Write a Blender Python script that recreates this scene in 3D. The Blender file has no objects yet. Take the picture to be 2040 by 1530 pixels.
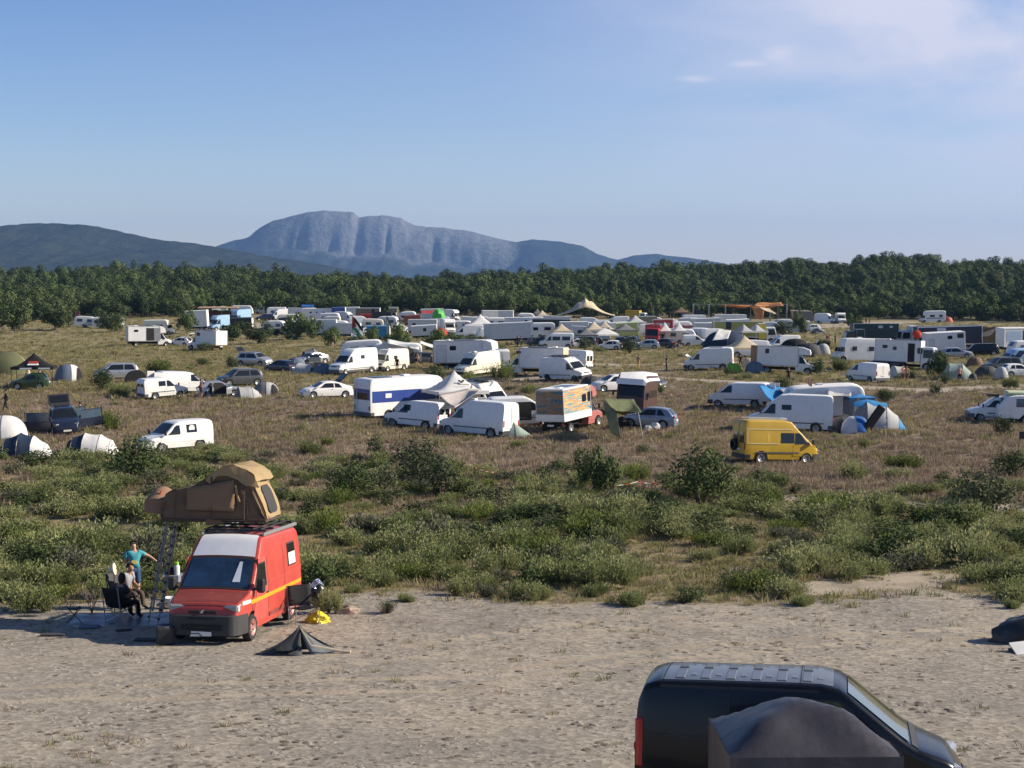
import bpy, math, random
import numpy as np
from mathutils import Vector, Matrix
R = math.radians
RN = random.Random(11)
NP = np.random.default_rng(5)
scene = bpy.context.scene
C = scene.collection
F = 3066.0            # focal length in photo pixels (frame 2040 x 1530)
CAMZ = 10.0
PITCH = math.atan(200/F)
SUN_AZ, SUN_EL = R(3), R(28)   # azimuth measured from +X towards +Y

# ------------------------------------------------------------------ terrain height
def sm(a, b, t):
    t = np.clip((np.asarray(t, dtype=float)-a)/(b-a), 0, 1)
    return t*t*(3-2*t)
_RU = [-400, 0, 100, 250, 400, 600, 800, 900, 1000, 1100, 1200, 1350, 1500, 1580, 1690, 1730, 1800, 1850, 1950, 2040, 2500]
_RV = [540, 537, 540, 530, 532, 546, 553, 550, 543, 535, 531, 525, 521, 514, 521, 502, 501, 514, 513, 520, 526]
def G(x, y):
    x = np.asarray(x, dtype=float); y = np.asarray(y, dtype=float)
    z = np.interp(y, [-80, 0, 12, 22, 38, 50, 60, 88, 430], [4, 3.4, 2.9, 2.3, 1.1, .5, .25, 0, 0])
    yy = np.maximum(y, 20)
    u = 1020+F*x/yy
    z = z+1.2*sm(240, 400, y)*(1-sm(850, 1300, u))
    zr = 10+760*(565-np.interp(u, _RU, _RV))/F-9.4
    z = z+zr*sm(440, 760, y)-(zr+12)*sm(900, 1900, y)
    a = sm(46, 60, y)*(1-sm(300, 500, y))
    z = z+a*(.10*np.sin(x*.31+1.3*np.sin(y*.11))+.08*np.sin(y*.23+x*.17)+.05*np.sin(x*.83+y*.61))
    b = np.exp(-((y-47.5)/2.2)**2)*sm(8, 11, x)*(1-sm(17, 20, x))
    return z+.05*b*(1+.4*np.sin(x*1.7))
def gz(x, y): return float(G(x, y))

_cp, _sp = math.cos(PITCH), math.sin(PITCH)
def ray(u, v):
    a, b = (u-1020)/F, (765-v)/F
    return Vector((a, _cp+b*_sp, -_sp+b*_cp))
def at(u, v):
    """ground point seen at photo pixel (u, v)"""
    d = ray(u, v); t = 8.0
    while t < 3000:
        if CAMZ+t*d.z < gz(t*d.x, t*d.y): break
        t *= 1.02
    lo, hi = t/1.03, t
    for _ in range(30):
        m = (lo+hi)/2
        if CAMZ+m*d.z < gz(m*d.x, m*d.y): hi = m
        else: lo = m
    return Vector((hi*d.x, hi*d.y, gz(hi*d.x, hi*d.y)))
def atD(u, D):
    x = (u-1020)/F*D
    for _ in range(3):
        dc = D*_cp+(CAMZ-gz(x, D))*_sp
        x = (u-1020)/F*dc
    return Vector((x, D, gz(x, D)))

# ------------------------------------------------------------------ helpers
class MB:
    def __init__(s): s.v = []; s.f = []; s.m = []
    def add(s, vs, fs, mi=0):
        o = len(s.v); s.v += [tuple(p) for p in vs]
        for f in fs: s.f.append([i+o for i in f]); s.m.append(mi)
        return s
    def box(s, c, d, rz=0, mi=0, M=None, bev=0):
        hx, hy, hz = d[0]/2, d[1]/2, d[2]/2
        if bev:
            b = min(bev, hx*.9, hy*.9, hz*.9); vs = []
            for sx in (-1, 1):
                for sy in (-1, 1):
                    for sz in (-1, 1):
                        vs += [(sx*(hx-b), sy*(hy-b), sz*hz), (sx*(hx-b), sy*hy, sz*(hz-b)), (sx*hx, sy*(hy-b), sz*(hz-b))]
            k = lambda a, b_, c_, t: ((a*2+b_)*2+c_)*3+t
            fs = [[k(0,0,1,0), k(1,0,1,0), k(1,1,1,0), k(0,1,1,0)], [k(0,0,0,0), k(0,1,0,0), k(1,1,0,0), k(1,0,0,0)],
                  [k(0,0,0,1), k(1,0,0,1), k(1,0,1,1), k(0,0,1,1)], [k(0,1,0,1), k(0,1,1,1), k(1,1,1,1), k(1,1,0,1)],
                  [k(0,0,0,2), k(0,0,1,2), k(0,1,1,2), k(0,1,0,2)], [k(1,0,0,2), k(1,1,0,2), k(1,1,1,2), k(1,0,1,2)]]
            for a in (0, 1):
                for b2 in (0, 1):
                    q = [[k(a,b2,0,1), k(a,b2,0,2), k(a,b2,1,2), k(a,b2,1,1)], [k(a,0,b2,0), k(a,0,b2,2), k(a,1,b2,2), k(a,1,b2,0)], [k(0,a,b2,0), k(0,a,b2,1), k(1,a,b2,1), k(1,a,b2,0)]]
                    fl = [a == b2, a != b2, a == b2]
                    for qq, w in zip(q, fl): fs.append(qq if w else qq[::-1])
                    for c2 in (0, 1):
                        t = [k(a,b2,c2,0), k(a,b2,c2,1), k(a,b2,c2,2)]
                        fs.append(t if (a+b2+c2) % 2 == 0 else t[::-1])
        else:
            vs = [(x*hx, y*hy, z*hz) for x in (-1, 1) for y in (-1, 1) for z in (-1, 1)]
            fs = [[0,1,3,2], [4,6,7,5], [0,4,5,1], [2,3,7,6], [0,2,6,4], [1,5,7,3]]
        cr, sr = math.cos(rz), math.sin(rz)
        out = []
        for p in vs:
            if M is not None: p = M @ Vector(p)
            out.append((c[0]+p[0]*cr-p[1]*sr, c[1]+p[0]*sr+p[1]*cr, c[2]+p[2]))
        return s.add(out, fs, mi)
    def tube(s, p0, p1, r0, r1=None, n=6, mi=0, cap=True):
        r1 = r0 if r1 is None else r1
        p0, p1 = Vector(p0), Vector(p1); d = (p1-p0)
        if d.length < 1e-6: return s
        q = d.to_track_quat('Z', 'Y'); vs = []
        for p, r in ((p0, r0), (p1, r1)):
            for i in range(n):
                a = 2*math.pi*i/n; vs.append(p+q @ Vector((r*math.cos(a), r*math.sin(a), 0)))
        fs = [[i, (i+1) % n, n+(i+1) % n, n+i] for i in range(n)]
        if cap: fs += [list(range(n))[::-1], list(range(n, 2*n))]
        return s.add(vs, fs, mi)
    def path(s, pts, r, n=5, mi=0):
        for a, b in zip(pts, pts[1:]): s.tube(a, b, r, n=n, mi=mi)
        return s
    def grid(s, P, mi=0, flip=False):
        m, n = len(P), len(P[0]); vs = [p for row in P for p in row]; fs = []
        for i in range(m-1):
            for j in range(n-1):
                f = [i*n+j, i*n+j+1, (i+1)*n+j+1, (i+1)*n+j]
                fs.append(f[::-1] if flip else f)
        return s.add(vs, fs, mi)
    def lathe(s, prof, n=14, mi=0, M=None):
        vs = []; fs = []; k = len(prof)
        for i in range(n):
            a = 2*math.pi*i/n
            for r, z in prof:
                p = Vector((r*math.cos(a), r*math.sin(a), z)); vs.append(M @ p if M else p)
        for i in range(n):
            for j in range(k-1):
                fs.append([i*k+j, ((i+1) % n)*k+j, ((i+1) % n)*k+j+1, i*k+j+1])
        return s.add(vs, fs, mi)
    def poly(s, pts, mi=0): return s.add(pts, [list(range(len(pts)))], mi)
    def slab(s, pts, t, mi=0):
        """flat polygon given a thickness t along its own normal"""
        P = [Vector(p) for p in pts]; n = (P[1]-P[0]).cross(P[2]-P[0]).normalized()*t; k = len(P)
        fs = [list(range(k)), list(range(k, 2*k))[::-1]]+[[i, k+i, k+(i+1) % k, (i+1) % k] for i in range(k)]
        return s.add(P+[p-n for p in P], fs, mi)
    def mesh(s, name, mats, smooth=38):
        me = bpy.data.meshes.new(name); me.from_pydata(s.v, [], s.f)
        if not isinstance(mats, (list, tuple)): mats = [mats]
        for m in mats: me.materials.append(m)
        me.polygons.foreach_set('material_index', s.m)
        if smooth:
            me.polygons.foreach_set('use_smooth', [True]*len(s.f)); me.set_sharp_from_angle(angle=R(smooth))
        me.update(); return me
    def build(s, name, mats, parent=None, smooth=38):
        return link(name, s.mesh(name, mats, smooth), parent)
def link(name, me, parent=None):
    o = bpy.data.objects.new(name, me); C.objects.link(o)
    if parent is not None: o.parent = parent
    return o
def tag(o, label=None, cat=None, group=None, kind=None):
    if label: o['label'] = label
    if cat: o['category'] = cat
    if group: o['group'] = group
    if kind: o['kind'] = kind
    return o
def thing(name, label, cat, loc=(0, 0, 0), rz=0, group=None):
    o = bpy.data.objects.new(name, None); C.objects.link(o); o.empty_display_size = .2
    o.location = loc; o.rotation_euler = (0, 0, rz)
    return tag(o, label, cat, group)
def copy_tree(o, parent=None):
    c = o.copy(); C.objects.link(c); c.parent = parent
    for ch in o.children: copy_tree(ch, c)
    return c
def on_ground(o, L=2.0, W=1.2):
    """tilt a thing so that it stands on the slope under it"""
    h = o.rotation_euler.z; x, y = o.location.x, o.location.y
    f = Vector((math.cos(h), math.sin(h), 0)); l = Vector((-f.y, f.x, 0))
    zf, zb = gz(x+f.x*L/2, y+f.y*L/2), gz(x-f.x*L/2, y-f.y*L/2)
    zl, zr = gz(x+l.x*W/2, y+l.y*W/2), gz(x-l.x*W/2, y-l.y*W/2)
    ax = (f*L+Vector((0, 0, zf-zb))).normalized(); ay = (l*W+Vector((0, 0, zl-zr))).normalized()
    az = ax.cross(ay).normalized(); ay = az.cross(ax)
    o.rotation_euler = Matrix((ax, ay, az)).transposed().to_euler()
    o.location.z = (zf+zb+zl+zr)/4
    return o

# ------------------------------------------------------------------ materials
_M = {}
def pmat(name, col, rough=.6, metal=0, var=.12, scale=2.5, bump=0, bscale=30, coat=0, spec=.5, trans=0, wear=None):
    if name in _M: return _M[name]
    m = bpy.data.materials.new(name); _M[name] = m; m.use_nodes = True
    nt = m.node_tree; N = nt.nodes; L = nt.links; b = N['Principled BSDF']
    b.inputs['Roughness'].default_value = rough; b.inputs['Metallic'].default_value = metal
    b.inputs['Specular IOR Level'].default_value = spec
    if coat: b.inputs['Coat Weight'].default_value = coat; b.inputs['Coat Roughness'].default_value = .08
    col = tuple(col)+(1,)
    b.inputs['Base Color'].default_value = col
    tc = N.new('ShaderNodeTexCoord')
    if var or wear:
        n = N.new('ShaderNodeTexNoise'); n.inputs['Scale'].default_value = scale; n.inputs['Detail'].default_value = 6; n.inputs['Roughness'].default_value = .65
        L.new(tc.outputs['Object'], n.inputs['Vector'])
        r = N.new('ShaderNodeMapRange'); r.inputs[1].default_value = .3; r.inputs[2].default_value = .7
        r.inputs[3].default_value = 1-var; r.inputs[4].default_value = 1+var
        L.new(n.outputs['Fac'], r.inputs[0])
        mx = N.new('ShaderNodeMix'); mx.data_type = 'RGBA'; mx.blend_type = 'MULTIPLY'; mx.inputs[0].default_value = 1
        mx.inputs[6].default_value = col; L.new(r.outputs[0], mx.inputs[7])
        out = mx.outputs[2]
        if wear:      # dust that lies low on a body, patchy
            w = N.new('ShaderNodeTexNoise'); w.inputs['Scale'].default_value = 4.5; w.inputs['Detail'].default_value = 8
            L.new(tc.outputs['Object'], w.inputs['Vector'])
            w2 = N.new('ShaderNodeMapRange'); w2.inputs[1].default_value = .5; w2.inputs[2].default_value = .72; w2.inputs[3].default_value = 0; w2.inputs[4].default_value = .22
            L.new(w.outputs['Fac'], w2.inputs[0])
            m2 = N.new('ShaderNodeMix'); m2.data_type = 'RGBA'; L.new(w2.outputs[0], m2.inputs[0]); L.new(out, m2.inputs[6]); m2.inputs[7].default_value = tuple(wear)+(1,)
            out = m2.outputs[2]
        L.new(out, b.inputs['Base Color'])
    if bump:
        n2 = N.new('ShaderNodeTexNoise'); n2.inputs['Scale'].default_value = bscale; n2.inputs['Detail'].default_value = 5
        L.new(tc.outputs['Object'], n2.inputs['Vector'])
        bp = N.new('ShaderNodeBump'); bp.inputs['Strength'].default_value = bump; bp.inputs['Distance'].default_value = .03
        L.new(n2.outputs['Fac'], bp.inputs['Height']); L.new(bp.outputs[0], b.inputs['Normal'])
    if trans:
        t = N.new('ShaderNodeBsdfTranslucent'); t.inputs[0].default_value = col
        ms = N.new('ShaderNodeMixShader'); ms.inputs[0].default_value = trans
        L.new(b.outputs[0], ms.inputs[1]); L.new(t.outputs[0], ms.inputs[2]); L.new(ms.outputs[0], N['Material Output'].inputs[0])
    return m
def leafmat(name, c1, c2, scale=.35, trans=.3, c3=None):
    """foliage: hue drifts between plants and from leaf to leaf"""
    if name in _M: return _M[name]
    m = bpy.data.materials.new(name); _M[name] = m; m.use_nodes = True
    nt = m.node_tree; N = nt.nodes; L = nt.links; b = N['Principled BSDF']
    g = N.new('ShaderNodeNewGeometry'); n = N.new('ShaderNodeTexNoise'); n.inputs['Scale'].default_value = scale; n.inputs['Detail'].default_value = 7; n.inputs['Roughness'].default_value = .7
    L.new(g.outputs['Position'], n.inputs['Vector'])
    oi = N.new('ShaderNodeObjectInfo')
    ad = N.new('ShaderNodeMath'); ad.operation = 'MULTIPLY_ADD'; ad.inputs[1].default_value = .35; L.new(oi.outputs['Random'], ad.inputs[0]); L.new(n.outputs['Fac'], ad.inputs[2])
    ri = N.new('ShaderNodeMath'); ri.operation = 'MULTIPLY_ADD'; ri.inputs[1].default_value = .25; L.new(g.outputs['Random Per Island'], ri.inputs[0]); L.new(ad.outputs[0], ri.inputs[2])
    cr = N.new('ShaderNodeValToRGB'); cr.color_ramp.elements[0].position = .45; cr.color_ramp.elements[0].color = tuple(c1)+(1,)
    cr.color_ramp.elements[1].position = 1.05 if not c3 else .85; cr.color_ramp.elements[1].color = tuple(c2)+(1,)
    if c3: e = cr.color_ramp.elements.new(1.0); e.color = tuple(c3)+(1,)
    L.new(ri.outputs[0], cr.inputs[0]); L.new(cr.outputs[0], b.inputs['Base Color'])
    b.inputs['Roughness'].default_value = .8; b.inputs['Specular IOR Level'].default_value = .12
    t = N.new('ShaderNodeBsdfTranslucent'); L.new(cr.outputs[0], t.inputs[0])
    ms = N.new('ShaderNodeMixShader'); ms.inputs[0].default_value = trans
    L.new(b.outputs[0], ms.inputs[1]); L.new(t.outputs[0], ms.inputs[2]); L.new(ms.outputs[0], N['Material Output'].inputs[0])
    return m

# ------------------------------------------------------------------ camera, sun, sky
cam = bpy.data.cameras.new('camera'); co = bpy.data.objects.new('camera', cam); C.objects.link(co)
co.location = (0, 0, CAMZ); co.rotation_euler = (math.pi/2-PITCH, 0, 0)
cam.sensor_width = 36; cam.lens = 36*F/2040; cam.clip_end = 40000; cam.clip_start = .5
scene.camera = co
sl = bpy.data.lights.new('sun', 'SUN'); so = bpy.data.objects.new('sun', sl); C.objects.link(so)
sl.energy = 5.0; sl.angle = R(.55); sl.color = (1, .88, .70)
sd = Vector((math.cos(SUN_AZ)*math.cos(SUN_EL), math.sin(SUN_AZ)*math.cos(SUN_EL), math.sin(SUN_EL)))
so.rotation_euler = (-sd).to_track_quat('-Z', 'Y').to_euler(); so.location = (60, 0, 60)
w = bpy.data.worlds.new('World'); scene.world = w; w.use_nodes = True
nt = w.node_tree; N = nt.nodes; L = nt.links; bg = N['Background']
sky = N.new('ShaderNodeTexSky'); sky.sky_type = 'NISHITA'; sky.sun_disc = False
sky.sun_elevation = SUN_EL; sky.sun_rotation = math.pi/2-SUN_AZ; sky.altitude = 150; sky.air_density = 1.0; sky.dust_density = .6; sky.ozone_density = 1.3
bg.inputs[1].default_value = .095
# thin clouds: noise over the direction on the sky, drawn out along a slanting band
tc = N.new('ShaderNodeTexCoord'); mp = N.new('ShaderNodeMapping'); mp.inputs['Rotation'].default_value = (0, R(14), 0); mp.inputs['Scale'].default_value = (3.2, 3.2, 9)
L.new(tc.outputs['Generated'], mp.inputs[0])
no = N.new('ShaderNodeTexNoise'); no.inputs['Scale'].default_value = 1.6; no.inputs['Detail'].default_value = 9; no.inputs['Roughness'].default_value = .55; no.inputs['Distortion'].default_value = .5
L.new(mp.outputs[0], no.inputs['Vector'])
def vdist(c, r, ax):
    s = N.new('ShaderNodeVectorMath'); s.operation = 'SUBTRACT'; s.inputs[1].default_value = c; L.new(tc.outputs['Generated'], s.inputs[0])
    q = N.new('ShaderNodeVectorMath'); q.operation = 'MULTIPLY'; q.inputs[1].default_value = ax; L.new(s.outputs[0], q.inputs[0])
    l = N.new('ShaderNodeVectorMath'); l.operation = 'LENGTH'; L.new(q.outputs[0], l.inputs[0])
    k = N.new('ShaderNodeMapRange'); k.interpolation_type = 'SMOOTHSTEP'; k.inputs[1].default_value = r; k.inputs[2].default_value = 0; k.inputs[3].default_value = 0; k.inputs[4].default_value = 1
    L.new(l.outputs['Value'], k.inputs[0]); return k.outputs[0]
def pxdir(u, v): return tuple(ray(u, v).normalized())
def mth(op, a, b):
    n = N.new('ShaderNodeMath'); n.operation = op
    for i, s in enumerate((a, b)):
        if isinstance(s, (int, float)): n.inputs[i].default_value = s
        else: L.new(s, n.inputs[i])
    return n.outputs[0]
big = vdist(pxdir(2060, -60), .36, (1, 1, 1.7))
rng_ = N.new('ShaderNodeMapRange'); rng_.inputs[1].default_value = .32; rng_.inputs[2].default_value = .58; L.new(no.outputs['Fac'], rng_.inputs[0])
cov = mth('MULTIPLY', big, rng_.outputs[0])
wide = mth('MULTIPLY', vdist(pxdir(1900, 250), .7, (1, 1, 1)), .22)
cov = mth('ADD', mth('MULTIPLY', cov, 1.0), wide)
no2 = N.new('ShaderNodeTexNoise'); no2.inputs['Scale'].default_value = 9; no2.inputs['Detail'].default_value = 8; no2.inputs['Distortion'].default_value = .8
L.new(mp.outputs[0], no2.inputs['Vector'])
for (u, v, r, a) in ((1385, 157, .016, (1, 1, 4.2)), (1552, 106, .015, (1, 1, 2)), (1490, 127, .016, (1, 1, 5))):
    k = mth('MULTIPLY', vdist(pxdir(u, v), r, a), mth('MULTIPLY', no2.outputs['Fac'], .75))
    cov = mth('ADD', cov, k)
cm = N.new('ShaderNodeMix'); cm.data_type = 'RGBA'; cm.clamp_factor = True
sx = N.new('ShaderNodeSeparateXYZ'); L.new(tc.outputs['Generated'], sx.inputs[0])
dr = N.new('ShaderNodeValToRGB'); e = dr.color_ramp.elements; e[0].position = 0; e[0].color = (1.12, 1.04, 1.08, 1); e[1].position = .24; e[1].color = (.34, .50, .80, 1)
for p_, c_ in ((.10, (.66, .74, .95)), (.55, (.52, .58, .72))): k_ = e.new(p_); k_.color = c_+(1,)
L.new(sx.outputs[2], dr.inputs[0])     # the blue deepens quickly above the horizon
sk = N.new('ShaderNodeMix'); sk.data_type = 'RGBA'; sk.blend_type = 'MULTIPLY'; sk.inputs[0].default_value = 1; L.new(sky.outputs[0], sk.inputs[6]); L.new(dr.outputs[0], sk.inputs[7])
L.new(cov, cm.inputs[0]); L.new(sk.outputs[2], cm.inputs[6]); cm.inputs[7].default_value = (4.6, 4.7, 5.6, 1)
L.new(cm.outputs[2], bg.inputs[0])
scene.view_settings.view_transform = 'Standard'; scene.view_settings.look = 'None'; scene.view_settings.exposure = .75; scene.view_settings.gamma = 1
scene.cycles.use_denoising = True; scene.cycles.max_bounces = 5; scene.cycles.diffuse_bounces = 2; scene.cycles.transparent_max_bounces = 8; scene.cycles.volume_bounces = 0
scene.render.resolution_x = 1024; scene.render.resolution_y = 768
# ------------------------------------------------------------------ ground
def ground_material():
    m = bpy.data.materials.new('earth'); m.use_nodes = True
    nt = m.node_tree; N = nt.nodes; L = nt.links; b = N['Principled BSDF']; b.inputs['Roughness'].default_value = .95; b.inputs['Specular IOR Level'].default_value = .1
    g = N.new('ShaderNodeNewGeometry')
    def noise(sc, det=8, ro=.6, stretch=None):
        n = N.new('ShaderNodeTexNoise'); n.inputs['Scale'].default_value = sc; n.inputs['Detail'].default_value = det; n.inputs['Roughness'].default_value = ro
        if stretch:
            mp = N.new('ShaderNodeMapping'); mp.inputs['Scale'].default_value = stretch; L.new(g.outputs['Position'], mp.inputs[0]); L.new(mp.outputs[0], n.inputs['Vector'])
        else: L.new(g.outputs['Position'], n.inputs['Vector'])
        return n.outputs['Fac']
    def ramp(f, *st):
        r = N.new('ShaderNodeValToRGB'); e = r.color_ramp.elements
        while len(e) < len(st): e.new(.5)
        for k, (p, c) in zip(e, st): k.position = p; k.color = tuple(c)+(1,)
        L.new(f, r.inputs[0]); return r.outputs[0]
    def mix(f, a, c, mode='MIX'):
        x = N.new('ShaderNodeMix'); x.data_type = 'RGBA'; x.blend_type = mode
        if isinstance(f, float): x.inputs[0].default_value = f
        else: L.new(f, x.inputs[0])
        for s, i in ((a, 6), (c, 7)):
            if isinstance(s, tuple): x.inputs[i].default_value = s+(1,)
            else: L.new(s, x.inputs[i])
        return x.outputs[2]
    def attr(n):
        a = N.new('ShaderNodeAttribute'); a.attribute_name = n; return a.outputs['Fac']
    def edge(a, f, lo=.3, hi=.7):      # a zone whose rim is broken up by noise
        s = N.new('ShaderNodeMath'); s.operation = 'ADD'; L.new(a, s.inputs[0])
        k = N.new('ShaderNodeMath'); k.operation = 'SUBTRACT'; L.new(f, k.inputs[0]); k.inputs[1].default_value = .5; L.new(k.outputs[0], s.inputs[1])
        r = N.new('ShaderNodeMapRange'); r.inputs[1].default_value = lo; r.inputs[2].default_value = hi; L.new(s.outputs[0], r.inputs[0]); return r.outputs[0]
    n_mid, n_fine, n_big = noise(1.1), noise(9, 10, .7), noise(.09, 6)
    meadow = ramp(n_mid, (.3, (.13, .096, .072)), (.5, (.21, .16, .122)), (.72, (.29, .23, .17)))
    meadow = mix(ramp(noise(.13, 7, .62), (.52, (0, 0, 0)), (.66, (.75, .75, .75))), meadow, (.33, .27, .20))
    meadow = mix(edge(attr('pale'), n_big), meadow, ramp(n_mid, (.3, (.13, .125, .055)), (.52, (.24, .205, .115)), (.75, (.31, .265, .16))))
    scrub = ramp(n_mid, (.3, (.12, .105, .055)), (.5, (.22, .18, .105)), (.72, (.33, .27, .18)))
    vor = N.new('ShaderNodeTexVoronoi'); vor.inputs['Scale'].default_value = 8; vor.inputs['Randomness'].default_value = 1; L.new(g.outputs['Position'], vor.inputs['Vector'])
    grav = ramp(noise(.35, 9, .62), (.3, (.16, .143, .12)), (.46, (.27, .237, .195)), (.6, (.36, .308, .24)), (.75, (.48, .41, .31)))
    grav = mix(.45, grav, ramp(n_fine, (.3, (.11, .105, .1)), (.48, (.3, .26, .2)), (.7, (.42, .36, .28))))
    sv = N.new('ShaderNodeSeparateColor'); L.new(vor.outputs['Color'], sv.inputs[0])
    grav = mix(.36, grav, ramp(sv.outputs[0], (.0, (.06, .06, .065)), (.18, (.15, .145, .14)), (.5, (.24, .22, .195)), (1, (.52, .47, .40))))
    grav = mix(ramp(noise(.55, 5, .55, (1, .45, 1)), (.50, (0, 0, 0)), (.68, (.4, .4, .4))), grav, (.19, .178, .165))
    path = ramp(noise(.8, 8, .65), (.3, (.25, .21, .16)), (.55, (.37, .315, .245)), (.8, (.46, .40, .315)))
    col = mix(edge(attr('scrub'), n_big, .35, .65), meadow, scrub)
    col = mix(edge(attr('gravel'), noise(.5, 8, .6), .4, .62), col, grav)
    col = mix(edge(attr('track'), noise(1.3, 8, .6), .3, .6), col, path)
    L.new(col, b.inputs['Base Color'])
    bp = N.new('ShaderNodeBump'); bp.inputs['Strength'].default_value = .8; bp.inputs['Distance'].default_value = .035; L.new(noise(8, 10, .75), bp.inputs['Height'])
    bp2 = N.new('ShaderNodeBump'); bp2.inputs['Strength'].default_value = .4; bp2.inputs['Distance'].default_value = .02; L.new(vor.outputs['Distance'], bp2.inputs['Height']); L.new(bp.outputs[0], bp2.inputs['Normal'])
    L.new(bp2.outputs[0], b.inputs['Normal'])
    return m
def polyline_dist(X, Y, pts):
    d = np.full(X.shape, 1e9)
    for (ax, ay), (bx, by) in zip(pts, pts[1:]):
        vx, vy = bx-ax, by-ay; t = np.clip(((X-ax)*vx+(Y-ay)*vy)/(vx*vx+vy*vy), 0, 1)
        d = np.minimum(d, np.hypot(X-ax-t*vx, Y-ay-t*vy))
    return d
def pxl(*uv): return [tuple(at(u, v)[:2]) for u, v in uv]
TRACKS = [(pxl((1440, 985), (1560, 992), (1700, 1000), (1850, 1006), (2060, 1012)), .75),
          (pxl((1050, 755), (1300, 752), (1500, 762), (1700, 772), (1850, 775), (2080, 768)), 2.2),
          (pxl((1860, 780), (1950, 772), (2080, 778)), 2.2),
          (pxl((1180, 727), (1330, 726), (1500, 722), (1680, 720)), 2.0),
          (pxl((1560, 652), (1650, 650), (1700, 646), (1790, 642)), 7.0),
          (pxl((500, 652), (540, 648), (600, 640)), 5.0), (pxl((640, 765), (760, 768), (840, 772)), 1.2),
          (pxl((1640, 1172), (1700, 1165), (1780, 1160), (1850, 1150)), 1.3), (pxl((960, 1052), (1010, 1064), (1090, 1082), (1180, 1090)), .35)]
for dv in (0, 26): TRACKS.append((pxl((-60, 1372+dv), (400, 1362+dv), (900, 1350+dv*.95), (1250, 1300+dv*.8), (1700, 1262+dv*.7), (2100, 1245+dv*.6)), .16))
for dv in (0, 24): TRACKS.append((pxl((620, 1310+dv), (900, 1275+dv), (1200, 1235+dv*.8), (1500, 1222+dv*.7)), .13))
def zones(X, Y):
    yy = np.maximum(Y, 5); U = 1020+F*X/yy
    wob = 1.6*np.sin(X*.35)+1.1*np.sin(X*.83+1)
    gravel = 1-sm(42.5, 47, Y+wob*.6)
    lim = np.interp(U, [0, 300, 600, 900, 1200, 1500, 2040], [86, 87, 86, 82, 77, 73, 70])
    scrub = (1-sm(lim-6, lim+8, Y+wob))
    pale = np.maximum(sm(115, 170, Y)*(1-sm(500, 900, U)), .75*sm(150, 190, Y))
    pale = np.maximum(pale, .9*sm(140, 165, Y)*sm(1250, 1500, U))
    track = np.zeros_like(X)
    for pts, wd in TRACKS: track = np.maximum(track, 1-sm(wd*.6, wd*1.5, polyline_dist(X, Y, pts)))
    return gravel, scrub, pale, track
def build_ground():
    rows = [0.6*1.35**i for i in range(8)]
    r = rows[-1]*1.1
    while r < 900: rows.append(r); r *= 1.0115
    while r < 14000: rows.append(r); r *= 1.08
    an = list(np.arange(-25, 25.01, .33))+list(np.arange(28, 332, 6))
    an = np.radians(np.array(an)); rr = np.array(rows)
    A, RR = np.meshgrid(an, rr); X = RR*np.sin(A); Y = RR*np.cos(A); Z = G(X, Y)
    Z = Z+.010*np.sin(X*2.1+np.sin(Y*1.3))*np.sin(Y*1.7+1)*(RR < 120)
    m, n = X.shape
    V = np.stack([X, Y, Z], -1).reshape(-1, 3)
    V = np.vstack([[0, 0, gz(0, 0)], V])
    idx = np.arange(m*n).reshape(m, n)+1
    a = idx[:-1]; b = idx[1:]
    q = np.stack([a, np.roll(a, -1, 1), np.roll(b, -1, 1), b], -1).reshape(-1, 4)
    faces = q[:, ::-1].tolist()+[[0, int(idx[0, j]), int(idx[0, (j+1) % n])][::-1] for j in range(n)]
    me = bpy.data.meshes.new('ground'); me.from_pydata(V.tolist(), [], faces)
    for nm, arr in zip(('gravel', 'scrub', 'pale', 'track'), zones(V[:, 0], V[:, 1])):
        at_ = me.attributes.new(nm, 'FLOAT', 'POINT'); at_.data.foreach_set('value', np.asarray(arr, dtype=np.float32))
    me.polygons.foreach_set('use_smooth', [True]*len(faces)); me.materials.append(ground_material()); me.update()
    o = link('ground', me); o['kind'] = 'structure'
build_ground()

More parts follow.
